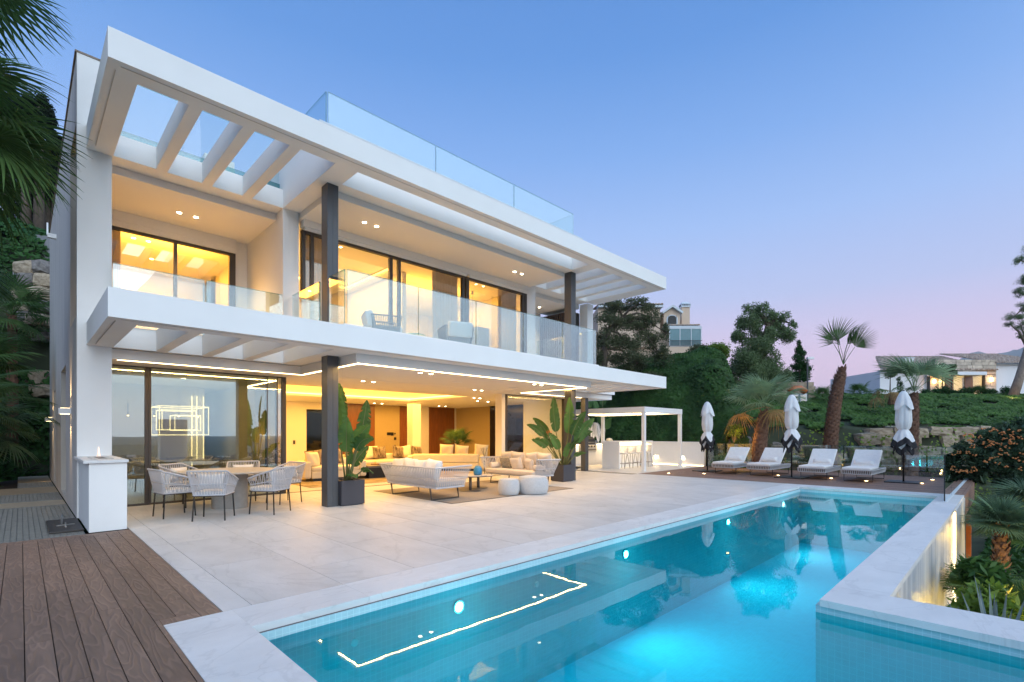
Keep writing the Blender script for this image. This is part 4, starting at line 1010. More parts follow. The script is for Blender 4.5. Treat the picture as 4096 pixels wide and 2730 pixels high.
strelitzia('bird_of_paradise_plant', 'wide spreading broad leaved plant in the right planter with an orange flower', 'plant', (11.96, 9.82, .49),
           [S(.0, .0, -.20, .0, 1.05, 1.10, .36, .4, -.25), S(.05, .03, .18, .05, 1.0, 1.12, .34, -.3, -.2), S(.05, .0, .30, .08, .95, .85, .34, .2, .5), S(.1, .05, .42, .05, .72, .95, .36, .1, .45),
            S(-.05, .05, -.62, .06, .92, .62, .24, .3, .8), S(-.05, .05, -.50, .16, .58, .55, .28, .1, .9), S(-.02, .1, -.14, .12, .5, .62, .26, .2, .6), S(.06, .08, .22, .2, .52, .5, .22, .5, .8),
            S(.1, 0, .5, -.1, .75, .6, .24, 0, 1.0), S(-.1, -.1, -.42, -.2, .9, .8, .26, -.3, .7), S(.02, .1, .06, .16, .28, .5, .2, .1, .4), S(-.06, -.02, -.3, -.1, .55, .5, .18, 0, .5), S(.12, .06, .36, .2, .3, .42, .18, 0, 1.1)], 2)
fl = thing('flower', 'orange bird of paradise flower left of the right planter plant', 'flower', (11.96, 9.82, .49))
a_ = RT * -.44 + TW * .05
part('stem', MB().tube([(0, 0, 0), (a_.x * .7, a_.y * .7, .55), (a_.x, a_.y, .93)], .01, 5), 'stem_green', fl)
b = MB()
for k in range(5):
    q = RT * (-.44 - .05 + .035 * k) + TW * .05; b.add([(a_.x, a_.y, .93), (q.x - .012, q.y, 1.02), (q.x, q.y, 1.13 - .02 * abs(k - 2)), (q.x + .012, q.y, 1.0)], [(0, 1, 2, 3)])
part('petals', b, 'orange_flower', fl)

# ---- sun loungers; head towards +x
def make_lounger(label):
    t = thing('sun_lounger', label, 'lounger', (0, 0, 0), 0, 'row of four white sun loungers on the sun deck')
    # rope skirt round the frame
    def ring(s, z, o):
        x0, x1, y0, y1 = 0 - o, 2.02 + o, -.39 - o, .39 + o; Ls = [x1 - x0, y1 - y0, x1 - x0, y1 - y0]; tot = sum(Ls); d = (s % 1.0) * tot
        if d < Ls[0]: return Vector((x0 + d, y0, z))
        d -= Ls[0]
        if d < Ls[1]: return Vector((x1, y0 + d, z))
        d -= Ls[1]
        if d < Ls[2]: return Vector((x1 - d, y1, z))
        d -= Ls[2]; return Vector((x0, y1 - d, z))
    b = MB(); n_ = 104
    for k in range(n_):
        for sg in (0, 1): b.tube([ring((k + (0 if sg else .5)) / n_, .245, -.01), ring((k + .5 * sg) / n_ + (0 if sg else 0), .365, .01)], .007, 4, False)
    part('rope_weave', b, 'rope', t, kind='stuff')
    part('top_rail', MB().tube([ring(s / 40 + 1e-4, .368, .008) for s in range(41)], .013, 6), 'rope', t); part('bottom_rail', MB().tube([ring(s / 40 + 1e-4, .243, -.012) for s in range(41)], .011, 6), 'rope', t)
    part('base_panel', MB().box(.02, -.37, .25, 2.0, .37, .36), 'taupe_metal', t)
    for x in (.30, 1.86):
        part('sled_leg', MB().tube([(x, -.37, .25), (x, -.37, .02), (x, .37, .02), (x, .37, .25)], .0155, 4), 'frame_black', t)
    part('seat_mattress', MB().box(.0, -.37, .372, 1.12, .37, .445), 'fabric_white', t, bev=.03)
    m_ = Matrix.Translation((1.10, 0, .39)) @ Matrix.Rotation(R(-40), 4, 'Y')
    part('back_mattress', MB().box(0, -.37, 0, .80, .37, .075, m_), 'fabric_white', t, bev=.03)
    part('back_frame', MB().box(.02, -.34, -.02, .76, .34, -.002, m_), 'rope', t); part('prop', MB().tube([(1.62, -.2, .80), (1.85, -.2, .36)], .01, 4).tube([(1.62, .2, .80), (1.85, .2, .36)], .01, 4), 'frame_black', t)
    return t
ly = (7.33, 6.12, 4.49, 3.30); wo = ('leftmost sun lounger, next to the first closed parasol', 'second sun lounger from the left, partly behind the middle parasol', 'third sun lounger from the left, just right of the middle parasol', 'rightmost sun lounger of the row')
L0 = None
for y, lab in zip(ly, wo):
    if L0 is None: L0 = make_lounger(lab); L0.location = (17.97, y, 0)
    else: copy_tree(L0, None, (17.97 + rng.uniform(-.05, .05), y, 0), R(rng.uniform(-2, 2)), lab)
    pillow((17.97 + 1.12, y + rng.uniform(-.04, .04), .545), (R(-48), R(rng.uniform(-5, 5)), R(-90)), .56, .19, .14, 'fabric_white', 'white head roll on the ' + lab.split(',')[0], group='head cushions on the loungers', seed=30)
# ---- closed parasols
def parasol(x, y, top, hemtop, hembot, tie, ph, label, spread=1.0):
    t = thing('closed_parasol', label, 'parasol', (x, y, 0), 0, 'three closed white parasols with black hems')
    part('pole', MB().cyl(0, 0, .03, top + .02, .024, n=12), 'frame_black', t, True)
    part('base', MB().box(-.42, -.42, 0, .42, .42, .03), 'frame_black', t, bev=.004)
    part('crank', MB().box(-.05, -.03, 1.0 * .95, .06, .03, 1.1), 'frame_black', t)
    part('cap', MB().cyl(0, 0, top, top + .035, .03, .012, n=10), 'frame_black', t)
    def surf(prof, lobes, dep, thick_z=None, n=56, hem=None):
        V = []; rows = len(prof)
        for i, (r, z) in enumerate(prof):
            for j in range(n):
                a = 2 * PI * j / n; f = i / (rows - 1)
                w = dep * f * (1 if r > .06 else .4)
                rad = 1.15 * r * (1 + w * math.cos(lobes * a + ph) + .35 * w * math.cos((lobes * 2 + 1) * a + ph * 2)); zz = z
                if hem: zz = z - hem * f * f * (.5 + .5 * math.cos(lobes * a + ph))
                V.append((rad * math.cos(a), rad * math.sin(a), zz))
        return MB().add(V, [(i * n + j, i * n + (j + 1) % n, (i + 1) * n + (j + 1) % n, (i + 1) * n + j) for i in range(rows - 1) for j in range(n)])
    h = top
    part('vent_cap', surf([(.035, h), (.085, h - .05), (.14, h - .17), (.18, h - .30), (.205, h - .42)], 4, .16, hem=.15), 'umbrella_cloth', t, True)
    part('canopy', surf([(.13, h - .25), (.155, h - .45), (.165, h - .7), (.165, h - .9), (.14, tie + .08), (.10, tie)], 6, .16), 'umbrella_cloth', t, True)
    def skirt(r1, zt, z_hi, z_lo, lobes, phs):
        n = 64; wv = []; 
        for f in (0, .25, .5, .75, 1.0, 1.001, 1.3):
            for j in range(n):
                a = 2 * PI * j / n; tri = abs(((lobes * a / (2 * PI) + phs) % 1) * 2 - 1); ze = z_hi + (z_lo - z_hi) * tri ** .8; ln = zt - ze
                g = min(f, 1.0) * (1 - .19 / ln) if f <= 1 else (1 - .19 / ln) + (.19 / ln) * ((f - 1) / .3)
                rad = .115 + (r1 * 1.15 - .10) * (g ** .8) * (1 + .16 * math.cos(lobes * 2 * a + phs * 9)) - .03 * max(0, g - .9) * 5
                wv.append((rad * math.cos(a), rad * math.sin(a), zt + (ze - zt) * g))
        q = lambda i0, i1: [(i * n + j, i * n + (j + 1) % n, (i + 1) * n + (j + 1) % n, (i + 1) * n + j) for i in range(i0, i1) for j in range(n)]
        part('canopy', MB().add(wv, q(0, 4)), 'umbrella_cloth', t, True); part('hem', MB().add(wv, q(5, 6)), 'black_cloth', t, True)
    skirt(.235 * spread, tie, hemtop - .10, hembot + .22, 4, .1 + ph); skirt(.19 * spread, tie, hemtop - .28, hembot, 5, .4 + ph)
    part('strap', MB().cyl(0, 0, tie - .02, tie + .02, .112, n=20), 'umbrella_cloth', t)
parasol(19.05, 8.35, 2.71, 1.32, .72, 1.54, .3, 'closed parasol at the left end of the lounger row')
parasol(18.28, 5.15, 2.77, 1.40, .80, 1.62, 1.2, 'closed parasol in the middle, between the second and third loungers', 1.1)
parasol(18.95, 2.28, 2.76, 1.30, .80, 1.60, 2.2, 'closed parasol at the right end by the glass fence', 1.15)
# deck uplights
for k, (x, y) in enumerate(((17.75, 7.9), (18.9, 5.75), (18.9, 4.15), (18.6, 3.15), (18.9, 1.85), (20.6, 1.75), (17.0, 8.9))):
    p = thing('deck_spot', ['small lit deck spot under the leftmost lounger', 'small lit deck spot under the second lounger', 'small lit deck spot left of the third lounger', 'small lit deck spot in front of the rightmost lounger', 'lit deck spot right of the last parasol base', 'farthest lit deck spot, near the glass fence corner', 'lit deck spot nearest the pergola'][k], 'deck light', (x, y, .001), 0, 'round lights sunk into the sun deck')
    part('lens', MB().cyl(0, 0, 0, .006, .05, n=14), 'lamp_small', p); part('ring', MB().lathe([(.051, 0), (.051, .007), (.062, .005), (.062, 0)], n=14), 'steel', p)
    lamp('POINT', (x, y, .06), .8, (1, .6, .25), .03)

# ---- pergola, kitchen, bar
t = thing('pergola', 'white square framed pergola with led lit beams over the outdoor kitchen', 'pergola', (18.8, 12.1, 0))
for x, y in ((17.25, 10.05), (20.25, 10.05), (20.25, 14.05), (17.25, 14.05)): part('post', MB().box(x, y, 0, x + .13, y + .13, 2.30), 'white_metal', t, W=True, bev=.004)
part('beam', MB().box(17.24, 10.04, 2.301, 20.39, 10.19, 2.52), 'white_metal', t, W=True); part('beam', MB().box(17.24, 14.04, 2.301, 20.39, 14.19, 2.52), 'white_metal', t, W=True)
part('beam', MB().box(17.24, 10.192, 2.301, 17.39, 14.038, 2.52), 'white_metal', t, W=True); part('beam', MB().box(20.24, 10.192, 2.301, 20.39, 14.038, 2.52), 'white_metal', t, W=True)
part('led_strip', MB().box(20.215, 10.2, 2.35, 20.238, 14.0, 2.385), 'led_warm', t, W=True); part('led_strip', MB().box(17.4, 14.015, 2.35, 20.2, 14.038, 2.385), 'led_warm', t, W=True); part('led_strip', MB().box(17.4, 10.192, 2.35, 20.2, 10.21, 2.385), 'led_warm', t, W=True)
for k in range(15): piece('louvre', 17.4, 10.22 + k * .255, 2.44, 20.23, 10.42 + k * .255, 2.46, 'white_metal', t)
lamp('AREA', (18.8, 12.0, 2.40), 30, (1, .68, .34), 2.6, 3.4)
# low wall
t = thing('low_wall', 'waist high white rendered wall closing the terrace behind the bar', 'wall', (21.8, 12, 0))
part('panel', MB().box(21.73, 9.67, 0, 21.9, 12.2, 1.05), 'plaster', t, W=True); part('panel', MB().box(21.73, 12.204, 0, 21.9, 16, 1.05), 'plaster', t, W=True); part('cap', MB().box(21.70, 9.65, 1.051, 21.93, 16, 1.085), 'house_white', t, W=True)
for y in (12.02, 10.70):
    part('wall_light', MB().box(21.722, y - .10, .365, 21.7295, y + .10, .40), 'lamp_hot', t, W=True); lamp('AREA', (21.70, y, .36), 3, (1, .68, .34), .2, .03, d=(-.5, 0, -1))
part('base_light', MB().box(21.712, 9.7, .004, 21.729, 13.0, .016), 'led_warm', t, W=True)
# bar island
t = thing('bar_island', 'white stone bar counter with lit underside', 'bar', (18.9, 11.8, 0))
part('end_panel', MB().box(17.53, 11.38, 0, 17.60, 12.22, 1.09), 'house_white', t, W=True); part('end_panel', MB().box(20.16, 11.38, 0, 20.23, 12.22, 1.09), 'house_white', t, W=True)
part('top', MB().box(17.52, 11.37, 1.091, 20.24, 12.23, 1.14), 'house_white', t, W=True); part('back_panel', MB().box(17.60, 11.85, 0, 20.16, 11.9, 1.09), 'house_white', t, W=True)
part('led_strip', MB().box(17.65, 11.80, 1.06, 20.1, 11.845, 1.088), 'led_warm', t, W=True); lamp('AREA', (18.9, 11.65, 1.07), 16, (1, .68, .32), 2.4, .1)
# stools
def make_stool(label):
    t = thing('bar_stool', label, 'stool', (0, 0, 0), 0, 'four rope bar stools at the white bar')
    def pl(s, hx, hy, z): a = -PI * .12 + s * PI * 1.24 + PI; return Vector((hy * math.cos(a), hx * math.sin(a), z))
    bot = lambda s: pl(s, .19, .20, .63); top = lambda s: pl(s, .22, .235, .93)
    part('rope_weave', weave(bot, top, 13, .5, .006), 'rope', t, kind='stuff'); part('top_rail', rail(top, 16, .014), 'rope', t, True); part('seat', MB().cyl(0, 0, .60, .66, .19, n=20), 'fabric_white', t, True)
    for sx in (-1, 1):
        for sy in (-1, 1): part('leg', MB().tube([(sx * .13, sy * .13, .61), (sx * .20, sy * .20, 0)], .010, 5), 'taupe_metal', t)
    b = MB(); c = [(-.178, -.178, .2), (.178, -.178, .2), (.178, .178, .2), (-.178, .178, .2)]
    for p, q in zip(c, c[1:] + c[:1]): b.tube([p, q], .008, 4)
    part('foot_rail', b, 'taupe_metal', t); return t
st = make_stool('rope bar stool nearest the left end of the bar'); st.location = (18.02, 11.50, 0)
for x, lab in ((18.66, 'second rope bar stool from the left'), (19.30, 'third rope bar stool from the left, behind the pergola post'), (19.92, 'rope bar stool at the right end of the bar')): copy_tree(st, None, (x, 11.50, 0), 0, lab)
# kitchen counter and grill
t = thing('kitchen_counter', 'long white outdoor kitchen counter with lit top edge', 'counter', (19, 14.05, 0))
for k in range(7):
    x0_ = 17.0 + k * .54
    if 1.2 < k < 4: part('door', MB().box(x0_ + .003, 13.72, .10, x0_ + .537, 13.745, .60), 'house_white', t, W=True)
    else: part('door', MB().box(x0_ + .003, 13.72, .10, x0_ + .537, 13.745, .93), 'house_white', t, W=True)
part('body', MB().box(17.0, 13.75, 0, 20.8, 14.40, .96), 'house_white', t, W=True); part('worktop', MB().box(16.95, 13.68, .961, 17.85, 14.42, 1.0).box(19.20, 13.68, .961, 20.85, 14.42, 1.0), 'house_white', t, W=True)
part('led_strip', MB().box(17.0, 13.70, .935, 17.84, 13.718, .958).box(19.22, 13.70, .935, 20.82, 13.718, .958), 'led_warm', t, W=True); lamp('AREA', (18.9, 13.62, .93), 22, (1, .66, .28), 3.6, .06, d=(0, -.25, -1))
t = thing('gas_grill', 'black hooded gas grill with steel knobs built into the white counter', 'grill', (18.52, 14, .65))
b = MB(); pf = [(0, .33), (0, .42), (.05, .56), (.16, .65), (.42, .68), (.58, .60), (.62, .33)]; m_ = len(pf)
b.add([(17.88, 13.72 + y, .65 + z) for y, z in pf] + [(19.16, 13.72 + y, .65 + z) for y, z in pf], [tuple(range(m_)), tuple(range(2 * m_ - 1, m_ - 1, -1))] + [(i, m_ + i, m_ + (i + 1) % m_, (i + 1) % m_) for i in range(m_)])
hd = part('hood', b, 'frame_black', t, W=True, bev=.02); part('handle', MB().tube([(17.98, 13.64, 1.06), (19.06, 13.64, 1.06)], .016, 8), 'steel', hd, W=True)
bb = MB().lathe([(.05, 0), (.05, .006), (.03, .008), (0.001, .008)], n=16); 
bb.v = [(18.52 + x * 1.0, 13.735 - z + (.0), 1.15 + y) for x, y, z in bb.v]; part('badge', bb, 'white_metal', hd, W=True); part('badge_bar', MB().box(18.45, 13.722, 1.085, 18.59, 13.732, 1.10), 'white_metal', hd, W=True)
cp = part('control_panel', MB().box(17.88, 13.66, .66, 19.16, 13.72, .97), 'steel', t, W=True)
for k in range(5): 
    kb = MB().cyl(0, 0, 0, .035, .04, n=14); kb.v = [(18.06 + k * .23 + x, 13.66 - z, .87 + y) for x, y, z in kb.v]; part('knob', kb, 'frame_black', cp, W=True)
part('drip_tray', MB().box(17.95, 13.65, .70, 19.09, 13.66, .74), 'frame_dark', t, W=True)
# laser cut palm leaf screen
t = thing('leaf_screen', 'white cut metal screen of palm leaf shapes behind the grill', 'screen', (18.8, 14.45, 1.0))
rr = random.Random(4); k = 0
for cx_, cz_, hh_, ln_ in ((17.2, 1.0, 1.05, 12), (17.75, 1.0, 1.15, -8), (18.3, 1.0, 1.0, 8), (18.85, 1.0, 1.22, -4), (19.4, 1.0, 1.25, 6), (19.95, 1.0, .95, 10), (20.4, 1.0, 1.0, -10), (20.75, 1.0, .8, 8), (17.5, 1.35, .9, -14), (19.1, 1.4, .8, 14), (18.1, 1.4, .85, 5), (20.2, 1.3, .7, -6)):
    b = MB(); tl = R(ln_); ax = Vector((math.sin(tl), 0, math.cos(tl))); y_ = 14.45 + .02 * (k % 3); k += 1
    for i in range(17):
        s_ = (i + 1) / 18; c_ = Vector((cx_, y_, cz_)) + ax * hh_ * s_; L_ = .42 * math.sin(PI * (s_ * .85 + .1)) * hh_ * .95
        for sg in (-1, 1):
            e_ = c_ + Vector((sg * .72, 0, .72)).normalized() * L_; w_ = Vector((0, 0, .026)) 
            b.add([tuple(c_ - w_ * .6), tuple((c_ + e_) / 2 - w_ + Vector((sg * .015, 0, 0))), tuple(e_), tuple((c_ + e_) / 2 + w_)] , [(0, 1, 2, 3)])
    b.tube([(cx_, y_, cz_), tuple(Vector((cx_, y_, cz_)) + ax * hh_)], .014, 4)
    lf = part('leaf', b, 'white_metal', t, W=True); sm = lf.modifiers.new('thick', 'SOLIDIFY'); sm.thickness = .006
lamp('AREA', (18.8, 14.2, 1.05), 5, (1, .72, .42), 3.6, .05, d=(0, .35, 1))
b = MB(); b.lathe([(.02, 0), (.12, .03), (.17, .12), (.12, .21), (.03, .24), (.001, .24)], n=18); b.v = [(x * 1.2, y, z) for x, y, z in b.v]; solo('bowl', b, 'fabric_cream', 'cream round ornament on the counter beside the pergola post', 'ornament', (20.62, 13.95, 1.001), smooth=True)
# ---- glass fences
def gfence(pts, label, h=1.02, name='glass_fence'):
    t = thing(name, label, 'glass fence', (pts[0][0], pts[0][1], 0), 0, 'frameless glass fences of the sun deck')
    for (xa, ya), (xb, yb) in zip(pts[:-1], pts[1:]):
        if abs(xa - xb) < .01: part('glass_panel', MB().box(xa, ya + .008, .012, xa + .017, yb - .008, h) if ya < yb else MB().box(xa, yb + .008, .012, xa + .017, ya - .008, h), 'glass_rail', t, W=True); part('panel_edge', MB().box(xa - .001, min(ya, yb) + .01, h + .001, xa + .018, max(ya, yb) - .01, h + .009), 'glass_edge', t, W=True)
        else: part('glass_panel', MB().box(min(xa, xb) + .008, ya, .012, max(xa, xb) - .008, ya + .017, h), 'glass_rail', t, W=True); part('panel_edge', MB().box(min(xa, xb) + .01, ya - .001, h + .001, max(xa, xb) - .01, ya + .018, h + .009).box(min(xa, xb) + .001, ya - .001, .012, min(xa, xb) + .008, ya + .018, h), 'glass_edge', t, W=True)
    return t
gfence([(21.93, 9.64), (21.93, 8.0), (21.93, 6.4), (21.93, 4.76), (21.93, 3.1), (21.93, 1.5), (21.93, .9)], 'long clear glass fence behind the sun loungers')
g = gfence([(14.25, 1.0), (15.9, 1.0), (17.6, 1.0), (19.3, 1.0), (21.0, 1.0), (21.9, 1.0)], 'glass fence along the garden side, its dark near edge on the pool coping')
part('channel', MB().box(14.18, .965, .002, 21.9, 1.05, .011), 'white_trim', g, W=True); part('end_edge', MB().box(14.245, .998, .012, 14.256, 1.02, 1.02), 'frame_black', g, W=True)

# ================================================================== indoor furniture
def block_sofa(name, label, loc, rz, L_, D_, group='cream sofas in the living room', arms=(1, 1)):
    t = thing(name, label, 'sofa', loc, rz, group)
    part('base', MB().box(0, 0, .08, L_, D_, .30), 'fabric_cream', t, bev=.03)
    n_ = max(1, round(L_ / 1.1))
    for k in range(n_): part('seat_cushion', MB().box(L_ * k / n_ + .01, .02, .302, L_ * (k + 1) / n_ - .01, D_ - .24, .44), 'fabric_cream', t, bev=.05)
    part('backrest', MB().box(0, D_ - .22, .302, L_, D_, .66), 'fabric_cream', t, bev=.06)
    if arms[0]: part('arm', MB().box(-.22, 0, .08, -.002, D_, .60), 'fabric_cream', t, bev=.06)
    if arms[1]: part('arm', MB().box(L_ + .002, 0, .08, L_ + .22, D_, .60), 'fabric_cream', t, bev=.06)
    part('plinth', MB().box(.05, .05, 0, L_ - .05, D_ - .05, .079), 'frame_black', t); return t
block_sofa('corner_sofa', 'cream sofa with fur cushions left of the steel column', (6.3, 15.0, .012), R(-8), 1.5, 1.0, arms=(1, 1))
block_sofa('corner_sofa', 'long cream sofa behind the dark coffee table', (8.3, 16.9, .012), R(-2), 3.6, 1.05)
block_sofa('corner_sofa', 'cream sofa seen from behind, right of the inner column', (13.4, 15.3, .012), R(134), 2.6, 1.0)
fs = [((6.7, 15.75, .70), 'fur cushion at the left of the sofa by the column', 'fur', R(-8)), ((7.35, 15.7, .72), 'large fur cushion beside the floor lamp', 'fur', R(-14)), ((6.45, 15.3, .66), 'plain cream cushion on the arm of the left sofa', 'fabric_cream', R(30)),
      ((8.9, 17.6, .72), 'dark fur cushion at the left end of the long sofa', 'fur', R(-4)), ((9.75, 17.6, .74), 'cream cushion behind a fur throw on the long sofa', 'fabric_cream', R(3)), ((10.0, 17.45, .72), 'striped fur cushion near the middle of the long sofa', 'fur', R(-6)),
      ((10.9, 17.55, .72), 'brown fur cushion right of the middle of the long sofa', 'fur', R(8)), ((11.25, 17.6, .72), 'cream cushion leaning right on the long sofa', 'fabric_cream', R(-8)), ((11.75, 17.5, .70), 'striped fur cushion at the right end of the long sofa', 'fur', R(12)),
      ((12.1, 15.9, .80), 'cream cushion at the left on the sofa seen from behind', 'fabric_cream', R(140)), ((12.55, 15.5, .76), 'cream cushion in the middle on the sofa seen from behind', 'fabric_cream', R(128)), ((13.1, 14.95, .80), 'cream cushion at the right on the sofa seen from behind', 'fabric_cream', R(136))]
for k, (p, lab, mt, rz_) in enumerate(fs): pillow(p, (R(-12), R(rng.uniform(-8, 8)), rz_), .56, .50, .22, mt, lab, group='cushions on the indoor sofas', seed=40 + k)
t = thing('indoor_coffee_table', 'low dark wooden coffee table behind the left rope sofa', 'coffee table', (9.0, 15.2, .012)); part('top', MB().box(-1.0, -.5, .34, 1.0, .5, .40), 'taupe_metal', t); part('base', MB().box(-.92, -.44, 0, .92, .44, .338), 'frame_black', t)
part('tray', MB().box(-.5, -.2, .401, .1, .2, .43), 'wood_panel', t)
solo('indoor_rug', MB().box(5.6, 13.4, .002, 12.0, 17.9, .011), 'rug_inside', 'brown and gold patterned rug under the indoor sofas', 'rug', (8.8, 15.6, .002), W=True)
t = thing('floor_lamp', 'thin brass floor lamp with a small glowing dome shade', 'floor lamp', (7.55, 15.0, .012))
part('base', MB().cyl(0, 0, 0, .02, .14, n=20), 'taupe_metal', t); part('stem', MB().tube([(0, 0, .02), (-.06, 0, .9), (-.12, 0, 1.28), (-.10, 0, 1.36), (-.02, 0, 1.38), (.10, -.0, 1.36)], .011, 6), 'taupe_metal', t, True)
b = MB(); b.lathe([(.10, 1.31), (.095, 1.36), (.05, 1.41), (.001, 1.42)], .10, 0, 16); part('shade', b, 'steel', t, True); part('bulb', MB().cyl(.10, 0, 1.30, 1.34, .06, n=12), 'lamp_hot', t); lamp('POINT', (7.65, 14.98, 1.28), 10, (1, .68, .32), .06)
t = thing('side_table', 'tiny round dark side table with reed sticks beside the inner sofa', 'side table', (11.9, 13.4, .012)); part('top', MB().cyl(0, 0, .58, .60, .17, n=20), 'frame_black', t); part('stem', MB().cyl(0, 0, .015, .58, .012, n=8), 'frame_black', t); part('foot', MB().cyl(0, 0, 0, .014, .13, n=20), 'frame_black', t)
b = MB(); [b.tube([(0, 0, .60), (.13 * math.cos(a), .13 * math.sin(a), .95)], .005, 4) for a in (0, 1.1, 2.3, 3.5, 4.9)]; part('reeds', b, 'frame_black', t)
# inner dining set
t = thing('inner_dining_table', 'pale oval dining table seen through the left sliding door', 'table', (2.6, 15.7, 0)); part('table_top', MB().box(-1.2, -.5, .72, 1.2, .5, .76), 'fabric_cream', t, bev=.015); part('pedestal', MB().box(-.5, -.2, 0, .5, .2, .719), 'table_base', t)
def tub(label, loc, rz):
    t = thing('tub_chair', label, 'chair', loc, rz, 'rounded rope backed chairs round the inner table')
    def pl(s, k, z): a = PI * .35 + s * PI * 1.3; return Vector((.30 * k * math.cos(a), .30 * k * math.sin(a), z))
    bot = lambda s: pl(s, .85, .42); top = lambda s: pl(s, 1.0, .80)
    part('rope_weave', weave(bot, top, 36, .5, .009, .2), 'rope', t, kind='stuff'); part('top_rail', rail(top, 18, .022), 'fabric_cream', t, True); part('seat', MB().cyl(0, 0, .38, .47, .27, n=24), 'fabric_cream', t, True)
    for sx in (-1, 1):
        for sy in (-1, 1): part('leg', MB().tube([(sx * .16, sy * .16, .38), (sx * .2, sy * .2, 0)], .012, 5), 'frame_black', t)
    return t
tc0 = tub('rounded chair at the left of the inner table behind the glass', (1.9, 14.75, 0), R(90))
for x, y, rz_, lab in ((2.75, 14.75, 90, 'rounded chair at the near middle of the inner table'), (3.45, 14.85, 100, 'rounded chair at the near right of the inner table'), (2.3, 16.6, -90, 'rounded chair at the far left of the inner table'), (3.2, 16.6, -90, 'rounded chair at the far right of the inner table')): copy_tree(tc0, None, (x, y, 0), R(rz_), lab)
# balcony chairs
def bal(label, loc, rz):
    t = thing('balcony_armchair', label, 'armchair', loc, rz, 'grey rope armchairs on the balcony')
    def pl(s, k, z): 
        q = [(.34, -.36), (-.30, -.36), (-.30, .36), (.34, .36)]; Ls = [.64, .72, .64]; d = s * 2.0
        for (a_, b_), l in zip(zip(q[:-1], q[1:]), Ls):
            if d <= l + 1e-6: f = d / l; return Vector(((a_[0] + (b_[0] - a_[0]) * f) * k, (a_[1] + (b_[1] - a_[1]) * f) * k, z))
            d -= l
        return Vector((.34 * k, .36 * k, z))
    bot = lambda s: pl(s, .92, .20); top = lambda s: pl(s, 1.05, .60)
    part('rope_weave', weave(bot, top, 40, .5, .008), 'steel_dark', t, kind='stuff'); part('top_rail', rail(top, 30, .018), 'steel_dark', t); part('seat_cushion', MB().box(-.28, -.32, .22, .38, .32, .40), 'fabric_white', t, bev=.04)
    for sx in (-1, 1):
        for sy in (-1, 1): part('leg', MB().tube([(sx * .28, sy * .3, .21), (sx * .3, sy * .32, 0)], .014, 5), 'frame_black', t)
    part('back_cushion', MB().box(-.30, -.31, .40, -.10, .31, .78, Matrix.Rotation(R(-14), 4, 'Y')), 'fabric_white', t, bev=.05)
    return t
ba = bal('grey rope armchair behind the balcony glass, left one', (6.0, 10.3, 3.557), R(-20)); copy_tree(ba, None, (7.9, 10.0, 3.557), R(70), 'grey rope armchair behind the balcony glass, right one with its back to the pool')
t = thing('balcony_table', 'small round teal topped table between the balcony armchairs', 'side table', (7.0, 10.5, 3.557)); part('top', MB().cyl(0, 0, .36, .39, .26, n=24), 'glass_edge', t); part('stem', MB().cyl(0, 0, .015, .36, .03, n=10), 'steel_dark', t); part('foot', MB().cyl(0, 0, 0, .014, .18, n=20), 'steel_dark', t)

# ================================================================== vegetation
FW = Vector((.7046, .7096, 0)); RG = Vector((.7096, -.7046, 0)); ROTV = math.atan2(-.7046, .7096)
def at(u, v, d):
    q = (u - 1176.5) / 1137.4; return Vector(((.7046 + .7096 * q) * d, (.7096 - .7046 * q) * d, 1.5 + (994.9 - v) / 1137.4 * d))
FR = {}
def fan_frond(kind, seed, Lp=.9, Rf=.8, n=34, spread=R(135), droop=.35, tipsplit=.45):
    """palmate frond along +X, flat in XY, drooping to -Z"""
    r = random.Random(seed); m_ = MB(); 
    m_.tube([(0, 0, 0), (Lp * .5, 0, .04 * Lp), (Lp, 0, 0)], [.018, .013, .010], 4)
    dth = 2 * spread / n
    for k in range(n):
        th = -spread + dth * (k + .5); L_ = Rf * (1 - .22 * (abs(th) / spread) ** 2) * r.uniform(.93, 1.05); dr = droop * r.uniform(.7, 1.3)
        up = .08 * math.cos(k * PI)   # pleats
        rows = []
        for t, w in ((.04, .05), (tipsplit, 1.0), (.72, .62), (.9, .3), (1.0, .04)):
            hw = math.tan(dth / 2) * tipsplit * L_ * w * (1.0 if t <= tipsplit else 1)
            c_ = Vector((Lp + L_ * t * math.cos(th), L_ * t * math.sin(th), -dr * L_ * t ** 2.4)); s_ = Vector((-math.sin(th), math.cos(th), 0)) * hw
            rows.append((c_ - s_, c_ + s_, c_ + Vector((0, 0, hw * .5))))
        vs = [p for row in rows for p in (row[0], row[2], row[1])]
        m_.add(vs, [(3 * i + j, 3 * i + j + 1, 3 * i + j + 4, 3 * i + j + 3) for i in range(4) for j in range(2)])
    return m_
def pinnate(seed, L_=1.6, n=34, w=.42, curl=1.1, lw=.02):
    r = random.Random(seed); m_ = MB(); P = []; a = .25; p = Vector((0, 0, 0))
    for i in range(n + 1): P.append(p.copy()); a -= curl / n; p = p + Vector((math.cos(a), 0, math.sin(a))) * L_ / n
    m_.tube(P[::3] + [P[-1]], [.014 * (1 - .8 * i / len(P[::3])) for i in range(len(P[::3]) + 1)], 4)
    for i in range(2, n):
        t = i / n; ll = w * math.sin(PI * (t * .82 + .12)) ** .7; d = (P[i + 1] - P[i - 1]).normalized()
        for sg in (-1, 1):
            q = (Vector((0, sg, 0)) + d * .75 + Vector((0, 0, -.15 + .3 * r.random() * .6))).normalized(); e_ = P[i] + q * ll + Vector((0, 0, -ll * .25)); md = P[i] + q * ll * .5
            m_.add([P[i] - d * lw * .3, md - d * lw, e_, md + d * lw], [(0, 1, 2, 3)])
    return m_
def protos(key, fn, seeds, mat, **kw):
    if (key, mat) not in FR: FR[(key, mat)] = [mk('frond', fn(key, s, **kw) if fn is fan_frond else fn(s, **kw), mat) for s in seeds]
    return FR[(key, mat)]
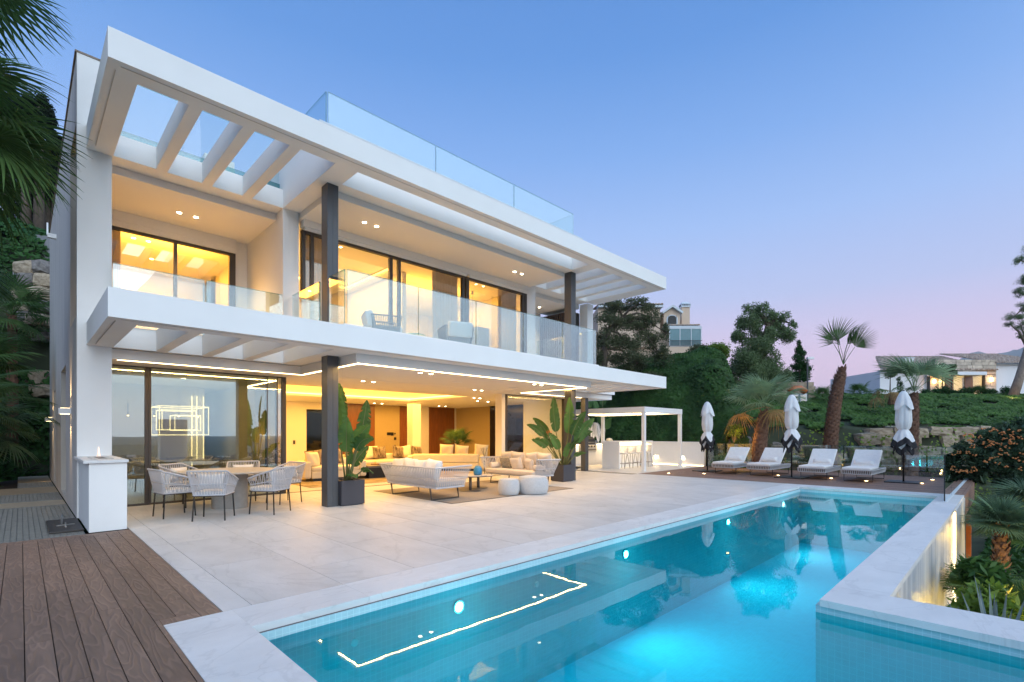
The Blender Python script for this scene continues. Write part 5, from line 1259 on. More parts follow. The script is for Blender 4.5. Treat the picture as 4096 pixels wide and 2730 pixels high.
def palm_trunk(pts, rad, seed=0, boots=150, bsz=.11):
    r = random.Random(seed); b = MB().tube(pts, rad, 12); P = [Vector(p) for p in pts]; cum = [0]
    for a_, b_ in zip(P[:-1], P[1:]): cum.append(cum[-1] + (b_ - a_).length)
    for k in range(boots):
        s = (k + .5) / boots * cum[-1]; i = max(j for j in range(len(cum)) if cum[j] <= s); i = min(i, len(P) - 2); f = (s - cum[i]) / (cum[i + 1] - cum[i])
        c_ = P[i].lerp(P[i + 1], f); rr_ = (rad[i] * (1 - f) + rad[i + 1] * f) if isinstance(rad, list) else rad; a_ = k * 2.4
        o_ = Vector((math.cos(a_), math.sin(a_), 0)); s_ = Vector((-math.sin(a_), math.cos(a_), 0)) * bsz * .55; z_ = Vector((0, 0, bsz * r.uniform(.8, 1.3)))
        q = c_ + o_ * rr_ * .93; b.add([q - s_, q + s_, q + s_ * .5 + z_ + o_ * bsz * .5, q - s_ * .5 + z_ + o_ * bsz * .5, q + z_ * .35 + o_ * bsz * .35], [(0, 4, 3), (0, 1, 4), (1, 2, 4), (4, 2, 3)])
    return b
def palm(name, label, top, trunk, rad, n, Rf, Lp, seed=0, spread=R(135), nseg=34, mat='leaf_palm', droop=.35, e0=78, e1=-30, group=None, azs=None, dry=0, cat='palm tree', boots=150, bark='bark_palm', roll=12):
    t = thing(name, label, cat, tuple(trunk[0]) if trunk else tuple(top), 0, group); o0 = Vector(trunk[0] if trunk else top); r = random.Random(seed)
    if trunk: part('trunk', palm_trunk([tuple(Vector(p) - o0) for p in trunk], rad, seed, boots), bark, t)
    key = ('fan', round(Rf, 2), round(Lp, 2), droop, round(spread, 2))
    pr = protos(key, fan_frond, (1, 2, 3), mat, Lp=Lp, Rf=Rf, droop=droop, spread=spread, n=nseg); prd = protos(key, fan_frond, (4,), 'leaf_palm_dry', Lp=Lp, Rf=Rf, droop=droop + .5) if dry else None
    for k in range(n):
        f = (k + .5) / n; el = R(e0 + (e1 - e0) * f ** 1.1 + r.uniform(-8, 8)); az = (azs[k % len(azs)] if azs else k * 2.39996 + r.uniform(-.2, .2))
        sc = r.uniform(.85, 1.08) * (.8 if k < 2 else 1)
        me = prd[0] if (dry and k >= n - dry) else r.choice(pr)
        rot = (Matrix.Rotation(az, 3, 'Z') @ Matrix.Rotation(-el, 3, 'Y') @ Matrix.Rotation(R(r.uniform(-roll, roll)), 3, 'X')).to_euler()
        mesh_obj('frond', me, t, Vector(top) - o0, rot, (sc, sc, sc))
    return t
def bush(name, label, c, rad, n, size, mat, seed=0, asp=.5, group=None, cat='bush', stems=True, droop=0, clumps=7, shell=.5):
    r = np.random.RandomState(seed + 100); t = thing(name, label, cat, (c[0], c[1], c[2] - rad[2]), 0, group); pts = []
    for k in range(clumps):
        d_ = r.normal(size=3); d_ /= np.linalg.norm(d_); cc = d_ * np.array(rad) * .5 * r.rand(); pts.append(ell_points(cc, np.array(rad) * r.uniform(.5, .75), n // clumps, r, shell))
    P = np.concatenate(pts) + [0, 0, rad[2]]
    part('foliage', leaves(P, size, .2, asp, seed, droop), mat, t)
    if stems:
        b = MB()
        for k in range(5): a_ = k * 1.3; b.tube([(0, 0, -.1), (rad[0] * .25 * math.cos(a_), rad[1] * .25 * math.sin(a_), rad[2] * .7), (rad[0] * .6 * math.cos(a_), rad[1] * .6 * math.sin(a_), rad[2] * 1.3)], [.03, .02, .008], 5)
        part('stem', b, 'bark', t, kind='stuff')
    return t
def tree(name, label, base, trunk, clumps, n, size, mat, bark='bark', seed=0, asp=.45, trad=.18, cat='tree', shell=.45, sub=9, twigs=True, droop=0):
    r = np.random.RandomState(seed + 5); o0 = Vector(base); t = thing(name, label, cat, tuple(base)); b = MB(); tp = [Vector(p) - o0 for p in trunk]
    b.tube(tp, [trad * (1 - .55 * i / (len(tp) - 1)) for i in range(len(tp))], 9)
    pts = []; vol = [c[1][0] * c[1][1] * c[1][2] for c in clumps]; tv = sum(v ** .8 for v in vol)
    for (c_, rd), v in zip(clumps, vol):
        c_ = Vector(c_) - o0; st = tp[-1] if c_.z > tp[-1].z else min(tp, key=lambda p: (p - c_).length); mid = st.lerp(c_, .5) + Vector((0, 0, .15 * (c_ - st).length))
        b.tube([st, mid, c_], [trad * .4, trad * .25, trad * .1], 6); m_ = int(n * v ** .8 / tv)
        for k in range(sub):
            d_ = r.normal(size=3); d_ /= np.linalg.norm(d_); q = np.array(c_) + d_ * np.array(rd) * (.45 + .45 * r.rand()); s_ = np.array(rd) * r.uniform(.42, .68)
            pts.append(ell_points(q, s_, max(1, m_ // sub), r, shell))
            if twigs: b.tube([c_, Vector(q)], [trad * .1, trad * .03], 4)
    part('trunk', b, bark, t, True); part('crown', leaves(np.concatenate(pts), size, .15, asp, seed, droop), mat, t); return t
def fern(label, loc, s=1.0, n=14, seed=0, mat='leaf_fern', el0=70, el1=5, cat='fern', group='ferns beside the side path'):
    t = thing('fern', label, cat, loc, 0, group); r = random.Random(seed); pr = protos('fern', pinnate, (1, 2, 3), mat, L_=.75, n=22, w=.13, curl=1.2, lw=.022)
    for k in range(n):
        sc = s * r.uniform(.75, 1.1); el = R(el0 + (el1 - el0) * k / n + r.uniform(-8, 8)); rot = (Matrix.Rotation(k * 2.4 + seed, 3, 'Z') @ Matrix.Rotation(-el, 3, 'Y')).to_euler(); mesh_obj('frond', r.choice(pr), t, (0, 0, 0), rot, (sc, sc, sc))
    return t
def rock_mesh(sx, sy, sz, seed, boxy=.35):
    b = bmesh.new(); bmesh.ops.create_cube(b, size=2); bmesh.ops.subdivide_edges(b, edges=b.edges[:], cuts=3, use_grid_fill=True)
    for v in b.verts:
        p = v.co; m_ = max(abs(p.x), abs(p.y), abs(p.z)); s_ = p.normalized() * 1.25; q = p.lerp(s_, boxy)
        nz_ = mnoise.noise_vector(q * 1.3 + Vector((seed * 7.1, seed * 3.3, 0))) * .16 + mnoise.noise_vector(q * 3.5 + Vector((seed, 0, seed))) * .05
        q = q + nz_; v.co = (q.x * sx, q.y * sy, q.z * sz)
    me = bpy.data.meshes.new('stone'); b.to_mesh(me); b.free(); return me
RK = {}
def rock(parent, loc, s, rz, mat, seed, boxy=.3, name='stone'):
    k = (seed % 6, mat, boxy)
    if k not in RK: me = rock_mesh(1, 1, 1, seed % 6 + 1, boxy); me.materials.append(MATS[mat]); RK[k] = me
    o0 = ORG.get(parent.name, Vector((0, 0, 0))) if parent else Vector((0, 0, 0))
    return mesh_obj(name, RK[k], parent, Vector(loc) - o0, (rng.uniform(-.06, .06), rng.uniform(-.06, .06), rz), s)
def ivy_on(region, n, size, mat, name, label, thick=.35, seed=0, asp=.6):
    """leaves scattered over the terrain where region(x,y) holds"""
    r = np.random.RandomState(seed); x0, x1, y0, y1, fn = region; X = []; 
    xx = r.uniform(x0, x1, n * 4); yy = r.uniform(y0, y1, n * 4); k = fn(xx, yy); xx = xx[k][:n]; yy = yy[k][:n]
    e = .15; zz = hfun(xx, yy); nx = (hfun(xx - e, yy) - hfun(xx + e, yy)) / (2 * e); ny = (hfun(xx, yy - e) - hfun(xx, yy + e)) / (2 * e)
    nn = np.stack([nx, ny, np.ones_like(nx)], 1); nn /= np.linalg.norm(nn, axis=1, keepdims=True)
    lump = .5 + .5 * np.sin(xx * 1.9 + np.sin(yy * 1.3)) * np.sin(yy * 1.7 + 1.3 * np.sin(xx * .9)); lump2 = .5 + .5 * np.sin(xx * 5.1 + yy * 2.2) * np.sin(yy * 4.7 - xx)
    off = thick * (.25 + .75 * lump * .7 + .3 * lump2) * (.55 + .5 * r.rand(len(xx)))
    P = np.stack([xx, yy, zz], 1) + nn * off[:, None]
    o = mesh_obj(name, mk(name, leaves(P, size, 0, asp, seed, .3, nrm=nn + [-.5, -.4, .1], jit=.55), mat)); ORG[o.name] = Vector((0, 0, 0)); return _props(o, label, None, None, 'stuff')
def qd(x, y): d = .7046 * x + .7096 * y; return d, (.7096 * x - .7046 * y) / np.maximum(d, 1)

# green bank behind the bar and the slope below the white house
def regA(x, y): d, q = qd(x, y); return (q > .08) & (q < .47) & (d < 31)
ivy_on((22.5, 29.5, 6, 27, regA), 90000, .16, 'leaf_bank', 'ivy_bank', 'dense dark green creeper covering the bank behind the bar', .55, 1)
def regB(x, y): d, q = qd(x, y); return (q > .42) & (q < 1.2) & (d > 22.6 + 1.0 * (np.sin(x * 1.9 + y * .7) * np.sin(y * 2.3) > -.1)) & (d < 31.5) & ~((np.sin(x * 1.3 + y) * np.sin(y * 1.9) > .72))
ivy_on((22.6, 46, -12, 12, regB), 80000, .16, 'leaf_ivy', 'ground_cover', 'trailing green ground cover on the slope below the white house', .30, 2)
def regC(x, y): d, q = qd(x, y); return (q > .55) & (d > 20.9) & (d < 22.3)
ivy_on((22.4, 34, -7, 9, regC), 5000, .15, 'leaf_bright', 'ground_cover', 'fresh green shrubs in front of the stone retaining wall', .5, 3)
def regL(x, y): return (x < 2.5) & (y > 24) & ~((y > 25.7) & (y < 27.3) & (x > -.9))
ivy_on((-14, 2.5, 24, 33, regL), 90000, .20, 'leaf_hedge', 'ground_cover', 'dark green creeping plants on the slope behind the side path', .6, 4)
bush('clipped_hedge', 'dark clipped hedge on top of the green bank beside the peach house', at(1592, 852, 31), (2.0, 2.0, .75), 16000, .13, 'leaf_hedge', 3, group=None, cat='hedge', stems=False, clumps=16, shell=.3)
bush('clipped_hedge', 'lower dark hedge clump at the foot of the grey green tree', at(1640, 905, 28), (1.6, 1.6, 1.1), 12000, .13, 'leaf_hedge', 4, cat='hedge', stems=False, clumps=12, shell=.3)
# tall olive-like tree
D_ = 30; cl = lambda u, v, ru, rv, d=D_: (at(u, v, d), (ru * d / 1137, ru * d / 1137 * .8, rv * d / 1137))
tree('olive_tree', 'tall grey green tree with an open crown and a thick leafy lower skirt', at(1742, 960, D_), [at(1742, 960, D_), at(1745, 880, D_), at(1752, 800, D_), at(1765, 745, D_)],
     [cl(1752, 722, 30, 26), cl(1785, 735, 28, 22), cl(1720, 748, 34, 26), cl(1805, 765, 26, 22), cl(1765, 768, 34, 26), cl(1700, 775, 26, 22), cl(1740, 800, 40, 28), cl(1710, 835, 46, 38), cl(1760, 845, 46, 38), cl(1795, 870, 28, 34), cl(1715, 885, 60, 48), cl(1770, 905, 46, 44), cl(1690, 930, 44, 36), cl(1740, 945, 50, 30), cl(1718, 710, 12, 12), cl(1822, 745, 12, 10)],
     80000, .12, 'leaf_olive', seed=1, trad=.3, sub=10, shell=.3)
D2 = 27.5
tree('acacia_tree', 'spreading bare branched dark tree between the villa and the peach house', at(1385, 900, D2), [at(1385, 900, D2), at(1390, 800, D2), at(1400, 760, D2), at(1430, 730, D2)],
     [cl(1420, 705, 45, 16, D2), cl(1470, 700, 40, 14, D2), cl(1400, 740, 40, 20, D2), cl(1455, 745, 42, 22, D2), cl(1500, 730, 26, 20, D2), cl(1385, 780, 38, 26, D2), cl(1440, 785, 46, 26, D2), cl(1500, 780, 36, 28, D2), cl(1400, 830, 46, 28, D2), cl(1465, 835, 50, 28, D2), cl(1520, 820, 28, 28, D2), cl(1400, 870, 50, 24, D2), cl(1470, 875, 50, 24, D2), cl(1530, 765, 16, 22, D2)],
     42000, .105, 'leaf_acacia', seed=2, trad=.2, sub=10, shell=.15)
tree('cypress_tree', 'narrow dark cypress beside the tall lamp pole', at(1838, 935, 32), [at(1838, 935, 32), at(1838, 870, 32), at(1838, 800, 32)], [(at(1838, 795 + 12 * k, 32), ((8 + min(12, k * 2.6)) * 32 / 1137,) * 2 + (.42,)) for k in range(11)], 20000, .10, 'leaf_hedge', seed=3, trad=.1, sub=5, cat='cypress', shell=.3)
bush('shrub', 'loose bush of thin twigs right of the peach house', at(1617, 812, 36), (1.6, 1.3, .7), 3500, .12, 'leaf_acacia', 8)
bush('shrub', 'bright fan leaved shrub on the bank top left of the tall tree', at(1650, 805, 34), (1.3, 1.1, .7), 3500, .16, 'leaf_bright', 9)
t = thing('lamp_pole', 'thin grey pole with a small camera on top beside the cypress', 'pole', at(1855.5, 920, 29)); h_ = (920 - 826) * 29 / 1137
part('pole', MB().cyl(0, 0, 0, h_, .05, .04, n=8), 'steel_dark', t); part('camera', MB().box(-.02, -.08, h_, .35, .08, h_ + .12, Matrix.Rotation(ROTV, 4, 'Z')), 'white_metal', t)
t = thing('stone_block_wall', 'short brown block wall below the cypress', 'wall', at(1820, 925, 29)); M_ = Matrix.Rotation(ROTV, 4, 'Z')
for k in range(5):
    for j in range(5): part('block', MB().box(-1.2 + j * .5 + (k % 2) * .1, 0, k * .24, -.72 + j * .5 + (k % 2) * .1, .4, k * .24 + .225, M_), 'rock', t)
for u_, v_, lab in ((1824, 925, 'left white outdoor unit on the wall under the cypress'), (1843, 925, 'right white outdoor unit under the cypress')):
    t = thing('outdoor_unit', lab, 'air conditioner', at(u_, v_, 27.8), 0, 'white outdoor units by the cypress'); part('case', MB().box(-.2, -.15, 0, .2, .15, .48, M_), 'white_trim', t, bev=.01); part('grille', MB().box(-.15, -.16, .05, .15, -.151, .4, M_), 'steel', t)
b = MB(); p0 = at(1826, 905, 27.6); b.tube([p0 + RG * -.3 + Vector((0, 0, .08)), p0 + Vector((0, 0, .28)), p0 + RG * .3 + Vector((0, 0, .3)), p0 + RG * .6 + Vector((0, 0, .1))], .17, 10); b.v = [tuple(Vector(v) - p0) for v in b.v]; solo('duct', b, 'copper', 'brown flexible duct bending over the outdoor units', 'duct', tuple(p0), smooth=True)

# palms beyond the glass fence
pA = [at(1905, 1085, 20), at(1910, 1000, 20), at(1918, 930, 20), at(1930, 870, 20), at(1936, 845, 20)]
t = palm('fan_palm', 'tall leaning palm with a thick shaggy trunk and a small ragged crown', at(1938, 838, 20), pA, [.27, .25, .23, .20, .10], 7, 1.0, 1.0, 1, e0=86, e1=58, droop=.35, boots=330, roll=95, azs=[-.78, 2.3, -.9, -.5, 2.5, -.8, 1.2], spread=R(70), nseg=24, group='palms beyond the glass fence')
pB = [at(1745, 1080, 20.5), at(1746, 1020, 20.5), at(1752, 975, 20.5), at(1756, 945, 20.5)]
palm('fan_palm', 'short palm with a wide green skirt of fans and a drooping dry top', at(1757, 935, 20.5), pB, [.30, .28, .22, .12], 22, .85, .95, 2, e0=80, e1=-22, droop=.4, dry=3, mat='leaf_palm_pale', boots=160, group='palms beyond the glass fence')
pC = [at(2090, 1100, 21), at(2092, 1020, 21), at(2096, 940, 21), at(2100, 905, 21)]
palm('fan_palm', 'palm behind the right closed parasol with upright fans', at(2101, 900, 21), pC, [.30, .28, .24, .13], 11, .95, .9, 3, e0=88, e1=38, droop=.6, boots=200, roll=80, spread=R(85), nseg=26, mat='leaf_palm_pale', group='palms beyond the glass fence')
palm('fan_palm', 'small half dry palm between the leaning palm and the white house', at(2052, 905, 25), [at(2050, 930, 25), at(2052, 905, 25)], [.2, .14], 7, .62, .75, 4, e0=40, e1=-15, droop=.6, dry=4, boots=20, group='palms beyond the glass fence')
palm('fan_palm', 'low dark palm on the slope left of the leaning palm', at(1890, 912, 28), None, None, 9, .5, .4, 5, e0=75, e1=5, cat='palm tree', group='palms beyond the glass fence')
palm('fan_palm', 'low dark palm on the slope right of the leaning palm', at(1975, 905, 28), None, None, 9, .5, .4, 6, e0=75, e1=5, cat='palm tree', group='palms beyond the glass fence')
# retaining wall of big stones
t = thing('retaining_wall', 'dry wall of big yellow stones half hidden by the trailing plants', 'stone wall', at(2150, 1060, 22)); k = 0
for row, v in enumerate((1066, 1041, 1012, 992)):
    u_ = 1930 + row * 17
    while u_ < 2330:
        w_ = rng.uniform(24, 62); p = at(u_ + w_ / 2, v + rng.uniform(-3, 3), 22.1 + .22 * row + rng.uniform(-.1, .1))
        if rng.random() < .12: u_ += w_; continue
        rock(t, p, (w_ * 22 / 1137 / 2 * .97, .4, .27 if row < 3 else .2), ROTV, 'rock', k, .22); k += 1; u_ += w_
for k in range(7): pass
t = thing('boulders', 'pile of rounded rocks beside the lit plants', 'rocks', at(1700, 1040, 22.5))
for k, (u_, v_, s_) in enumerate(((1690, 1020, .28), (1712, 1012, .22), (1725, 1030, .26), (1700, 1040, .34), (1668, 1045, .25), (1780, 1030, .3), (1800, 1050, .36), (2090, 1075, .4), (2062, 1070, .35))): rock(t, at(u_, v_, 22.6), (s_, s_, s_ * .8), k, 'rock_grey', k, .8, 'boulder')
p = at(1686, 990, 21.4); bush('lit_plant', 'small feathery plant glowing yellow in a garden uplight', p, (.42, .42, .42), 900, .07, 'leaf_bright', 12, stems=True, clumps=5); lamp('POINT', p + Vector((-.45, -.45, -.3)), 30, (1, .52, .08), .06)
for (u_, v_, e) in ((1672, 895, 1.5), (1700, 1055, 8), (1745, 1066, 8), (1935, 1075, 6), (2010, 1080, 5)): lamp('POINT', at(u_, v_, 21.8) + Vector((0, 0, .1)), e, (1, .6, .18), .05)
for k, (u_, v_, s_, mt) in enumerate(((1660, 1062, .45, 'leaf_palm_blue'), (1690, 1075, .4, 'leaf_bright'), (1790, 1072, .4, 'leaf_bright'), (1850, 1066, .45, 'leaf_ivy'), (1960, 1072, .4, 'leaf_olive'), (2000, 1080, .35, 'leaf_bright'), (2140, 1062, .5, 'leaf_bright'), (2185, 1066, .5, 'leaf_ivy'))):
    bush('garden_shrub', ['low grey green tuft behind the first lounger', 'yellow lit low plant behind the first parasol', 'low bright shrub behind the second lounger', 'dark low shrub behind the middle parasol', 'grey leaved low shrub behind the third lounger', 'small bright shrub behind the last lounger', 'bright leafy shrub right of the last parasol', 'dark leafy shrub by the glass fence corner'][k], at(u_, v_, 21.3), (s_ * 1.2, s_ * 1.2, s_), 1800, .10, mt, 20 + k, group='shrubs behind the glass fence')
# loquat tree with fruit
base = at(2300, 1140, 15.5); cc = lambda u, v, r_, d=15.5: (at(u, v, d), (r_ * d / 1137,) * 3)
tree('loquat_tree', 'dark leaved loquat tree with clusters of orange fruit at the right edge', base, [base, at(2300, 1095, 15.5), at(2295, 1060, 15.5)], [cc(2250, 1060, 34), cc(2290, 1040, 36), cc(2335, 1040, 36), cc(2230, 1035, 22), cc(2270, 1010, 24), cc(2320, 1000, 30), cc(2360, 1000, 40), cc(2300, 1080, 40), cc(2345, 1085, 36), cc(2255, 1090, 24)], 9500, .20, 'leaf_loquat', 'bark', 11, .30, .09, sub=9, shell=.2, droop=.1)
fr = thing('loquat_fruit', 'clusters of orange fruit hanging all over the dark loquat tree', 'fruit', tuple(base)); b = MB(); r = random.Random(9); FRC = []
for k in range(46):
    c_ = Vector(at(r.uniform(2215, 2350), r.uniform(985, 1085), r.uniform(14.3, 15.0))) - base
    cb = MB()
    for j in range(r.randint(3, 5)):
        q = c_ + Vector((r.uniform(-.06, .06), r.uniform(-.06, .06), r.uniform(-.04, .04))); s_ = r.uniform(.022, .032); cb.add([q + Vector(v) * s_ for v in ((1, 0, 0), (-1, 0, 0), (0, 1, 0), (0, -1, 0), (0, 0, 1), (0, 0, -1))], [(0, 2, 4), (2, 1, 4), (1, 3, 4), (3, 0, 4), (2, 0, 5), (1, 2, 5), (3, 1, 5), (0, 3, 5)])
    part('fruit_cluster', cb, 'loquat_fruit', fr, True)
# pine at the right edge
D3 = 30; pb = at(2326, 916, D3)
tree('pine_tree', 'leaning pine at the right edge with open tufted branches', pb, [pb, at(2342, 870, D3), at(2362, 800, D3), at(2380, 700, D3), at(2385, 620, D3)], [cl(2345, 600, 14, 16, D3), cl(2350, 640, 18, 16, D3), cl(2345, 675, 22, 12, D3), cl(2355, 705, 24, 14, D3), cl(2330, 728, 22, 13, D3), cl(2320, 745, 12, 10, D3), cl(2345, 750, 18, 12, D3), cl(2352, 772, 14, 9, D3), cl(2372, 570, 24, 20, D3), cl(2395, 640, 30, 30, D3), cl(2392, 720, 30, 30, D3)], 24000, .11, 'leaf_olive', 'bark_pale', 12, .16, .26, shell=.2, sub=9)
lamp('POINT', at(2333, 908, 29), 12, (1, .62, .25), .08)
# planting in front of the white house
hb = ['small dark round bush %s' % s for s in ('under the stone porch lamp on the left', 'left of the lit glass door', 'just left of the wooden door panel', 'in a red pot before the lit door', 'right of the lit glass door', 'in front of the right wooden panel', 'under the right porch lamp', 'right of the porch corner', 'before the white wall, left of the leaning pine')]
for k, u_ in enumerate((2130, 2152, 2172, 2194, 2212, 2226, 2262, 2280, 2310)): bush('round_bush', hb[k], at(u_, 905 - (k % 3) * 2, 33), (.42 + .06 * (k % 2), .4, .36 + .05 * (k % 3)), 1100, .09, 'leaf_hedge', 40 + k, group='bushes in front of the white house')
palm('fan_palm', 'small palm in front of the right lit window of the white house', at(2247, 905, 33), None, None, 9, .45, .35, 50, e0=80, e1=20, cat='palm tree')
for k, (u_, v1, v0, s_) in enumerate(((2045, 857, 912, 16), (2165, 848, 905, 14), (2186, 852, 905, 12))):
    tree('young_tree', ['thin young tree at the left end of the white house', 'young tree in front of the left lit window', 'young tree in front of the stone porch'][k], at(u_, v0, 36), [at(u_, v0, 36), at(u_ + 1, v1, 36)], [cl(u_, v1 - 3, s_, s_ * .8, 36), cl(u_ + 8, v1 + 4, s_ * .6, s_ * .5, 36)], 1800, .11, 'leaf_olive', seed=60 + k, trad=.05, sub=6)
tree('cypress_tree', 'very small cypress against the left wall of the white house', at(2068, 912, 40), [at(2068, 912, 40), at(2068, 880, 40)], [(at(2068, 873 + 7 * k, 40), (.2, .2, .3)) for k in range(6)], 1800, .08, 'leaf_hedge', seed=70, trad=.04, sub=4, cat='cypress')

# ---- left side of the picture
c1_ = Vector((-1.25, 10.5, 6.1)); c2_ = Vector((-1.5, 10.2, 7.95)); azl = [-.15, .25, .7, 1.1, -.5, 1.5, .05, .5, -.8, 2.0, -1.2, .9, .35, -.3, 1.3]
def tr_(c, b): return [Vector((b[0], b[1], -.3)), Vector((b[0], b[1], c.z * .5)), Vector((c.x, c.y, c.z - .1))]
palm('overhanging_palm', 'big fan palm leaning in from the left edge in front of the villa wall', c1_, tr_(c1_, (-1.7, 10.4)), [.2, .17, .13], 22, .95, 1.15, 21, mat='leaf_palm', droop=.45, e0=38, e1=-62, azs=azl, group='palms at the left edge', roll=35, boots=120)
palm('overhanging_palm', 'fan palm at the top left corner, upper crown against the sky', c2_, tr_(c2_, (-2.0, 9.9)), [.2, .17, .13], 16, .9, 1.1, 22, mat='leaf_palm', droop=.4, e0=35, e1=-40, azs=azl, group='palms at the left edge', roll=35, boots=120)
c3_ = Vector((-1.7, 12.4, 4.3)); palm('overhanging_palm', 'dark fan palm lower down at the left edge, in front of the stone slope', c3_, tr_(c3_, (-2.2, 12.6)), [.2, .17, .13], 18, .9, 1.0, 23, mat='leaf_palm_blue', droop=.45, e0=30, e1=-55, azs=azl, group='palms at the left edge', roll=30, boots=120)
for k, (x, y, z, lab) in enumerate(((-1.0, 19.5, 3.3, 'fan palm half way up the left side, before the rocks'), (-2.2, 21.5, 5.0, 'dark fan palm farther back on the left slope'), (-.2, 24.6, 5.6, 'fan palm growing out of the rocks close to the villa wall'), (-.9, 21.8, 1.6, 'low dark fan palm above the ferns'))):
    palm('slope_palm', lab, Vector((x, y, z)), [Vector((x, y, -.3 if y < 24 else 1)), Vector((x, y, z))], [.18, .12], 20, .85, .85, 120 + k, mat='leaf_palm_blue' if k % 2 else 'leaf_palm', droop=.4, e0=75, e1=-40, group='palms on the slope left of the villa', boots=60)
# feathery date palm
dp = Vector((-1.15, 17.0, 1.9)); t = thing('date_palm', 'small feathery palm with arching fronds beside the side path', 'palm tree', (dp.x, dp.y, -.3), 0); part('trunk', palm_trunk([(0, 0, 0), (0, 0, 2.1)], [.2, .17], 5, 90, .1), 'bark_palm', t); r = random.Random(31); pr = protos('date', pinnate, (5, 6, 7), 'leaf_palm', L_=2.1, n=40, w=.5, curl=1.3, lw=.016)
for k in range(18):
    rot = (Matrix.Rotation(k * 2.4, 3, 'Z') @ Matrix.Rotation(-R(62 - 60 * k / 18), 3, 'Y')).to_euler(); mesh_obj('frond', r.choice(pr), t, (0, 0, 2.15), rot)
# rock terraces
t = thing('rock_wall', 'stacked wall of big brown rocks on the slope left of the villa', 'stone wall', tuple(at(90, 800, 25))); k = 0
for v, us in ((735, (60, 95)), (705, (70, 100)), (678, (62, 98)), (648, (80, 108)), (620, (72, 104)), (770, (50, 85, 112)), (865, (30, 90)), (900, (40, 80, 112))):
    for u_ in us: rock(t, at(u_ + rng.uniform(-8, 8), v + rng.uniform(-4, 4), 19.0 + (735 - v) * .004), (.36 * rng.uniform(.8, 1.2), .35, .24 * rng.uniform(.8, 1.1)), ROTV + rng.uniform(-.2, .2), 'rock' if k % 3 else 'rock_grey', k, .35); k += 1
t = thing('concrete_wall', 'grey concrete retaining wall above the rocks left of the villa', 'wall', tuple(at(90, 600, 20.8))); part('panel', MB().box(-4, 0, -1.2, 0, .3, 1.1, Matrix.Rotation(ROTV, 4, 'Z')), 'concrete', t); part('panel', MB().box(.003, 0, -1.2, 3, .3, 1.06, Matrix.Rotation(ROTV, 4, 'Z')), 'concrete', t); part('stub', MB().box(.1, -1.2, -1.5, 1.2, -.9, -.5, Matrix.Rotation(ROTV, 4, 'Z')), 'concrete', t)
part('fence_post', MB().tube([RG * .35 + Vector((0, 0, 1.1)), RG * .35 + Vector((0, 0, 1.6))], .03, 6), 'white_metal', t)
# dark conifers
for k, (u_, v_, s_, d_) in enumerate(((60, 330, 62, 27), (110, 400, 45, 28), (20, 260, 50, 29), (90, 250, 30, 27), (70, 470, 50, 29), (130, 330, 26, 28))):
    p_ = at(u_, 620, d_); tree('conifer', ['tall dark conifer behind the left palms', 'dark conifer next to the villa wall', 'highest dark conifer at the left edge', 'dark conifer top behind the palm fans', 'low dark conifer above the concrete wall', 'small dark conifer touching the villa wall line'][k], p_, [p_, at(u_, v_, d_)], [cl(u_, v_, s_ * .7, s_, d_), cl(u_ - s_ * .5, v_ + s_, s_ * .7, s_ * .8, d_), cl(u_ + s_ * .4, v_ + s_ * .9, s_ * .6, s_ * .8, d_)], 11000, .17, 'leaf_dark', seed=80 + k, trad=.3, sub=12, shell=.2, cat='conifer')
# shrubs, ferns along the path
r = random.Random(12); fl_ = ['first fern by the deck at the left edge', 'large fern spilling over the first grate', 'fern beside the first stone step', 'fern left of the middle grate', 'dark fern left of the farthest grate', 'fern beyond the last stone step, left', 'fern beyond the last stone step, middle', 'bright fern beyond the last stone step, right', 'tall pale fern at the end of the path']
for k, (x, y, s_) in enumerate(((-2.2, 12.0, 1.1), (-1.75, 14.2, 1.25), (-1.6, 15.6, 1.0), (-1.5, 17.2, .9), (-.75, 19.6, .9), (-.55, 24.2, 1.0), (.05, 24.4, .95), (.5, 24.3, .9), (.25, 24.8, 1.2))): fern(fl_[k], (x, y, -.15), s_, 18, k)
for k, (x, y, z, a_, b_, n_, mt) in enumerate(((-2.6, 15.5, 1.1, 1.0, 1.3, 3500, 'leaf_hedge'), (-2.6, 18.5, 1.4, 1.2, 1.5, 4000, 'leaf_hedge'), (-1.9, 22, 1.2, 1.3, 1.4, 4500, 'leaf_dark'), (.0, 25.8, 1.6, 1.5, 1.2, 5000, 'leaf_hedge'), (-3.5, 12.5, 1.5, 1.3, 1.6, 4000, 'leaf_dark'), (-1.6, 19.6, .6, .6, .7, 1500, 'leaf_bright'))):
    bush('dark_shrub', ['dark shrub mass behind the large fern', 'dark shrub behind the feathery palm', 'dark shrub left of the farthest grate', 'dark shrub closing the end of the path', 'dark shrub at the left edge by the deck', 'broad leaved plant lit yellow from below'][k], (x, y, z), (a_, a_, b_), n_, .17 if k < 5 else .2, mt, 90 + k, asp=.45, group='shrubs along the side path')
lamp('POINT', (-1.5, 19.2, .15), 18, (1, .58, .12), .06); lamp('POINT', (-2.3, 17.6, 1.0), 8, (1, .55, .15), .06)

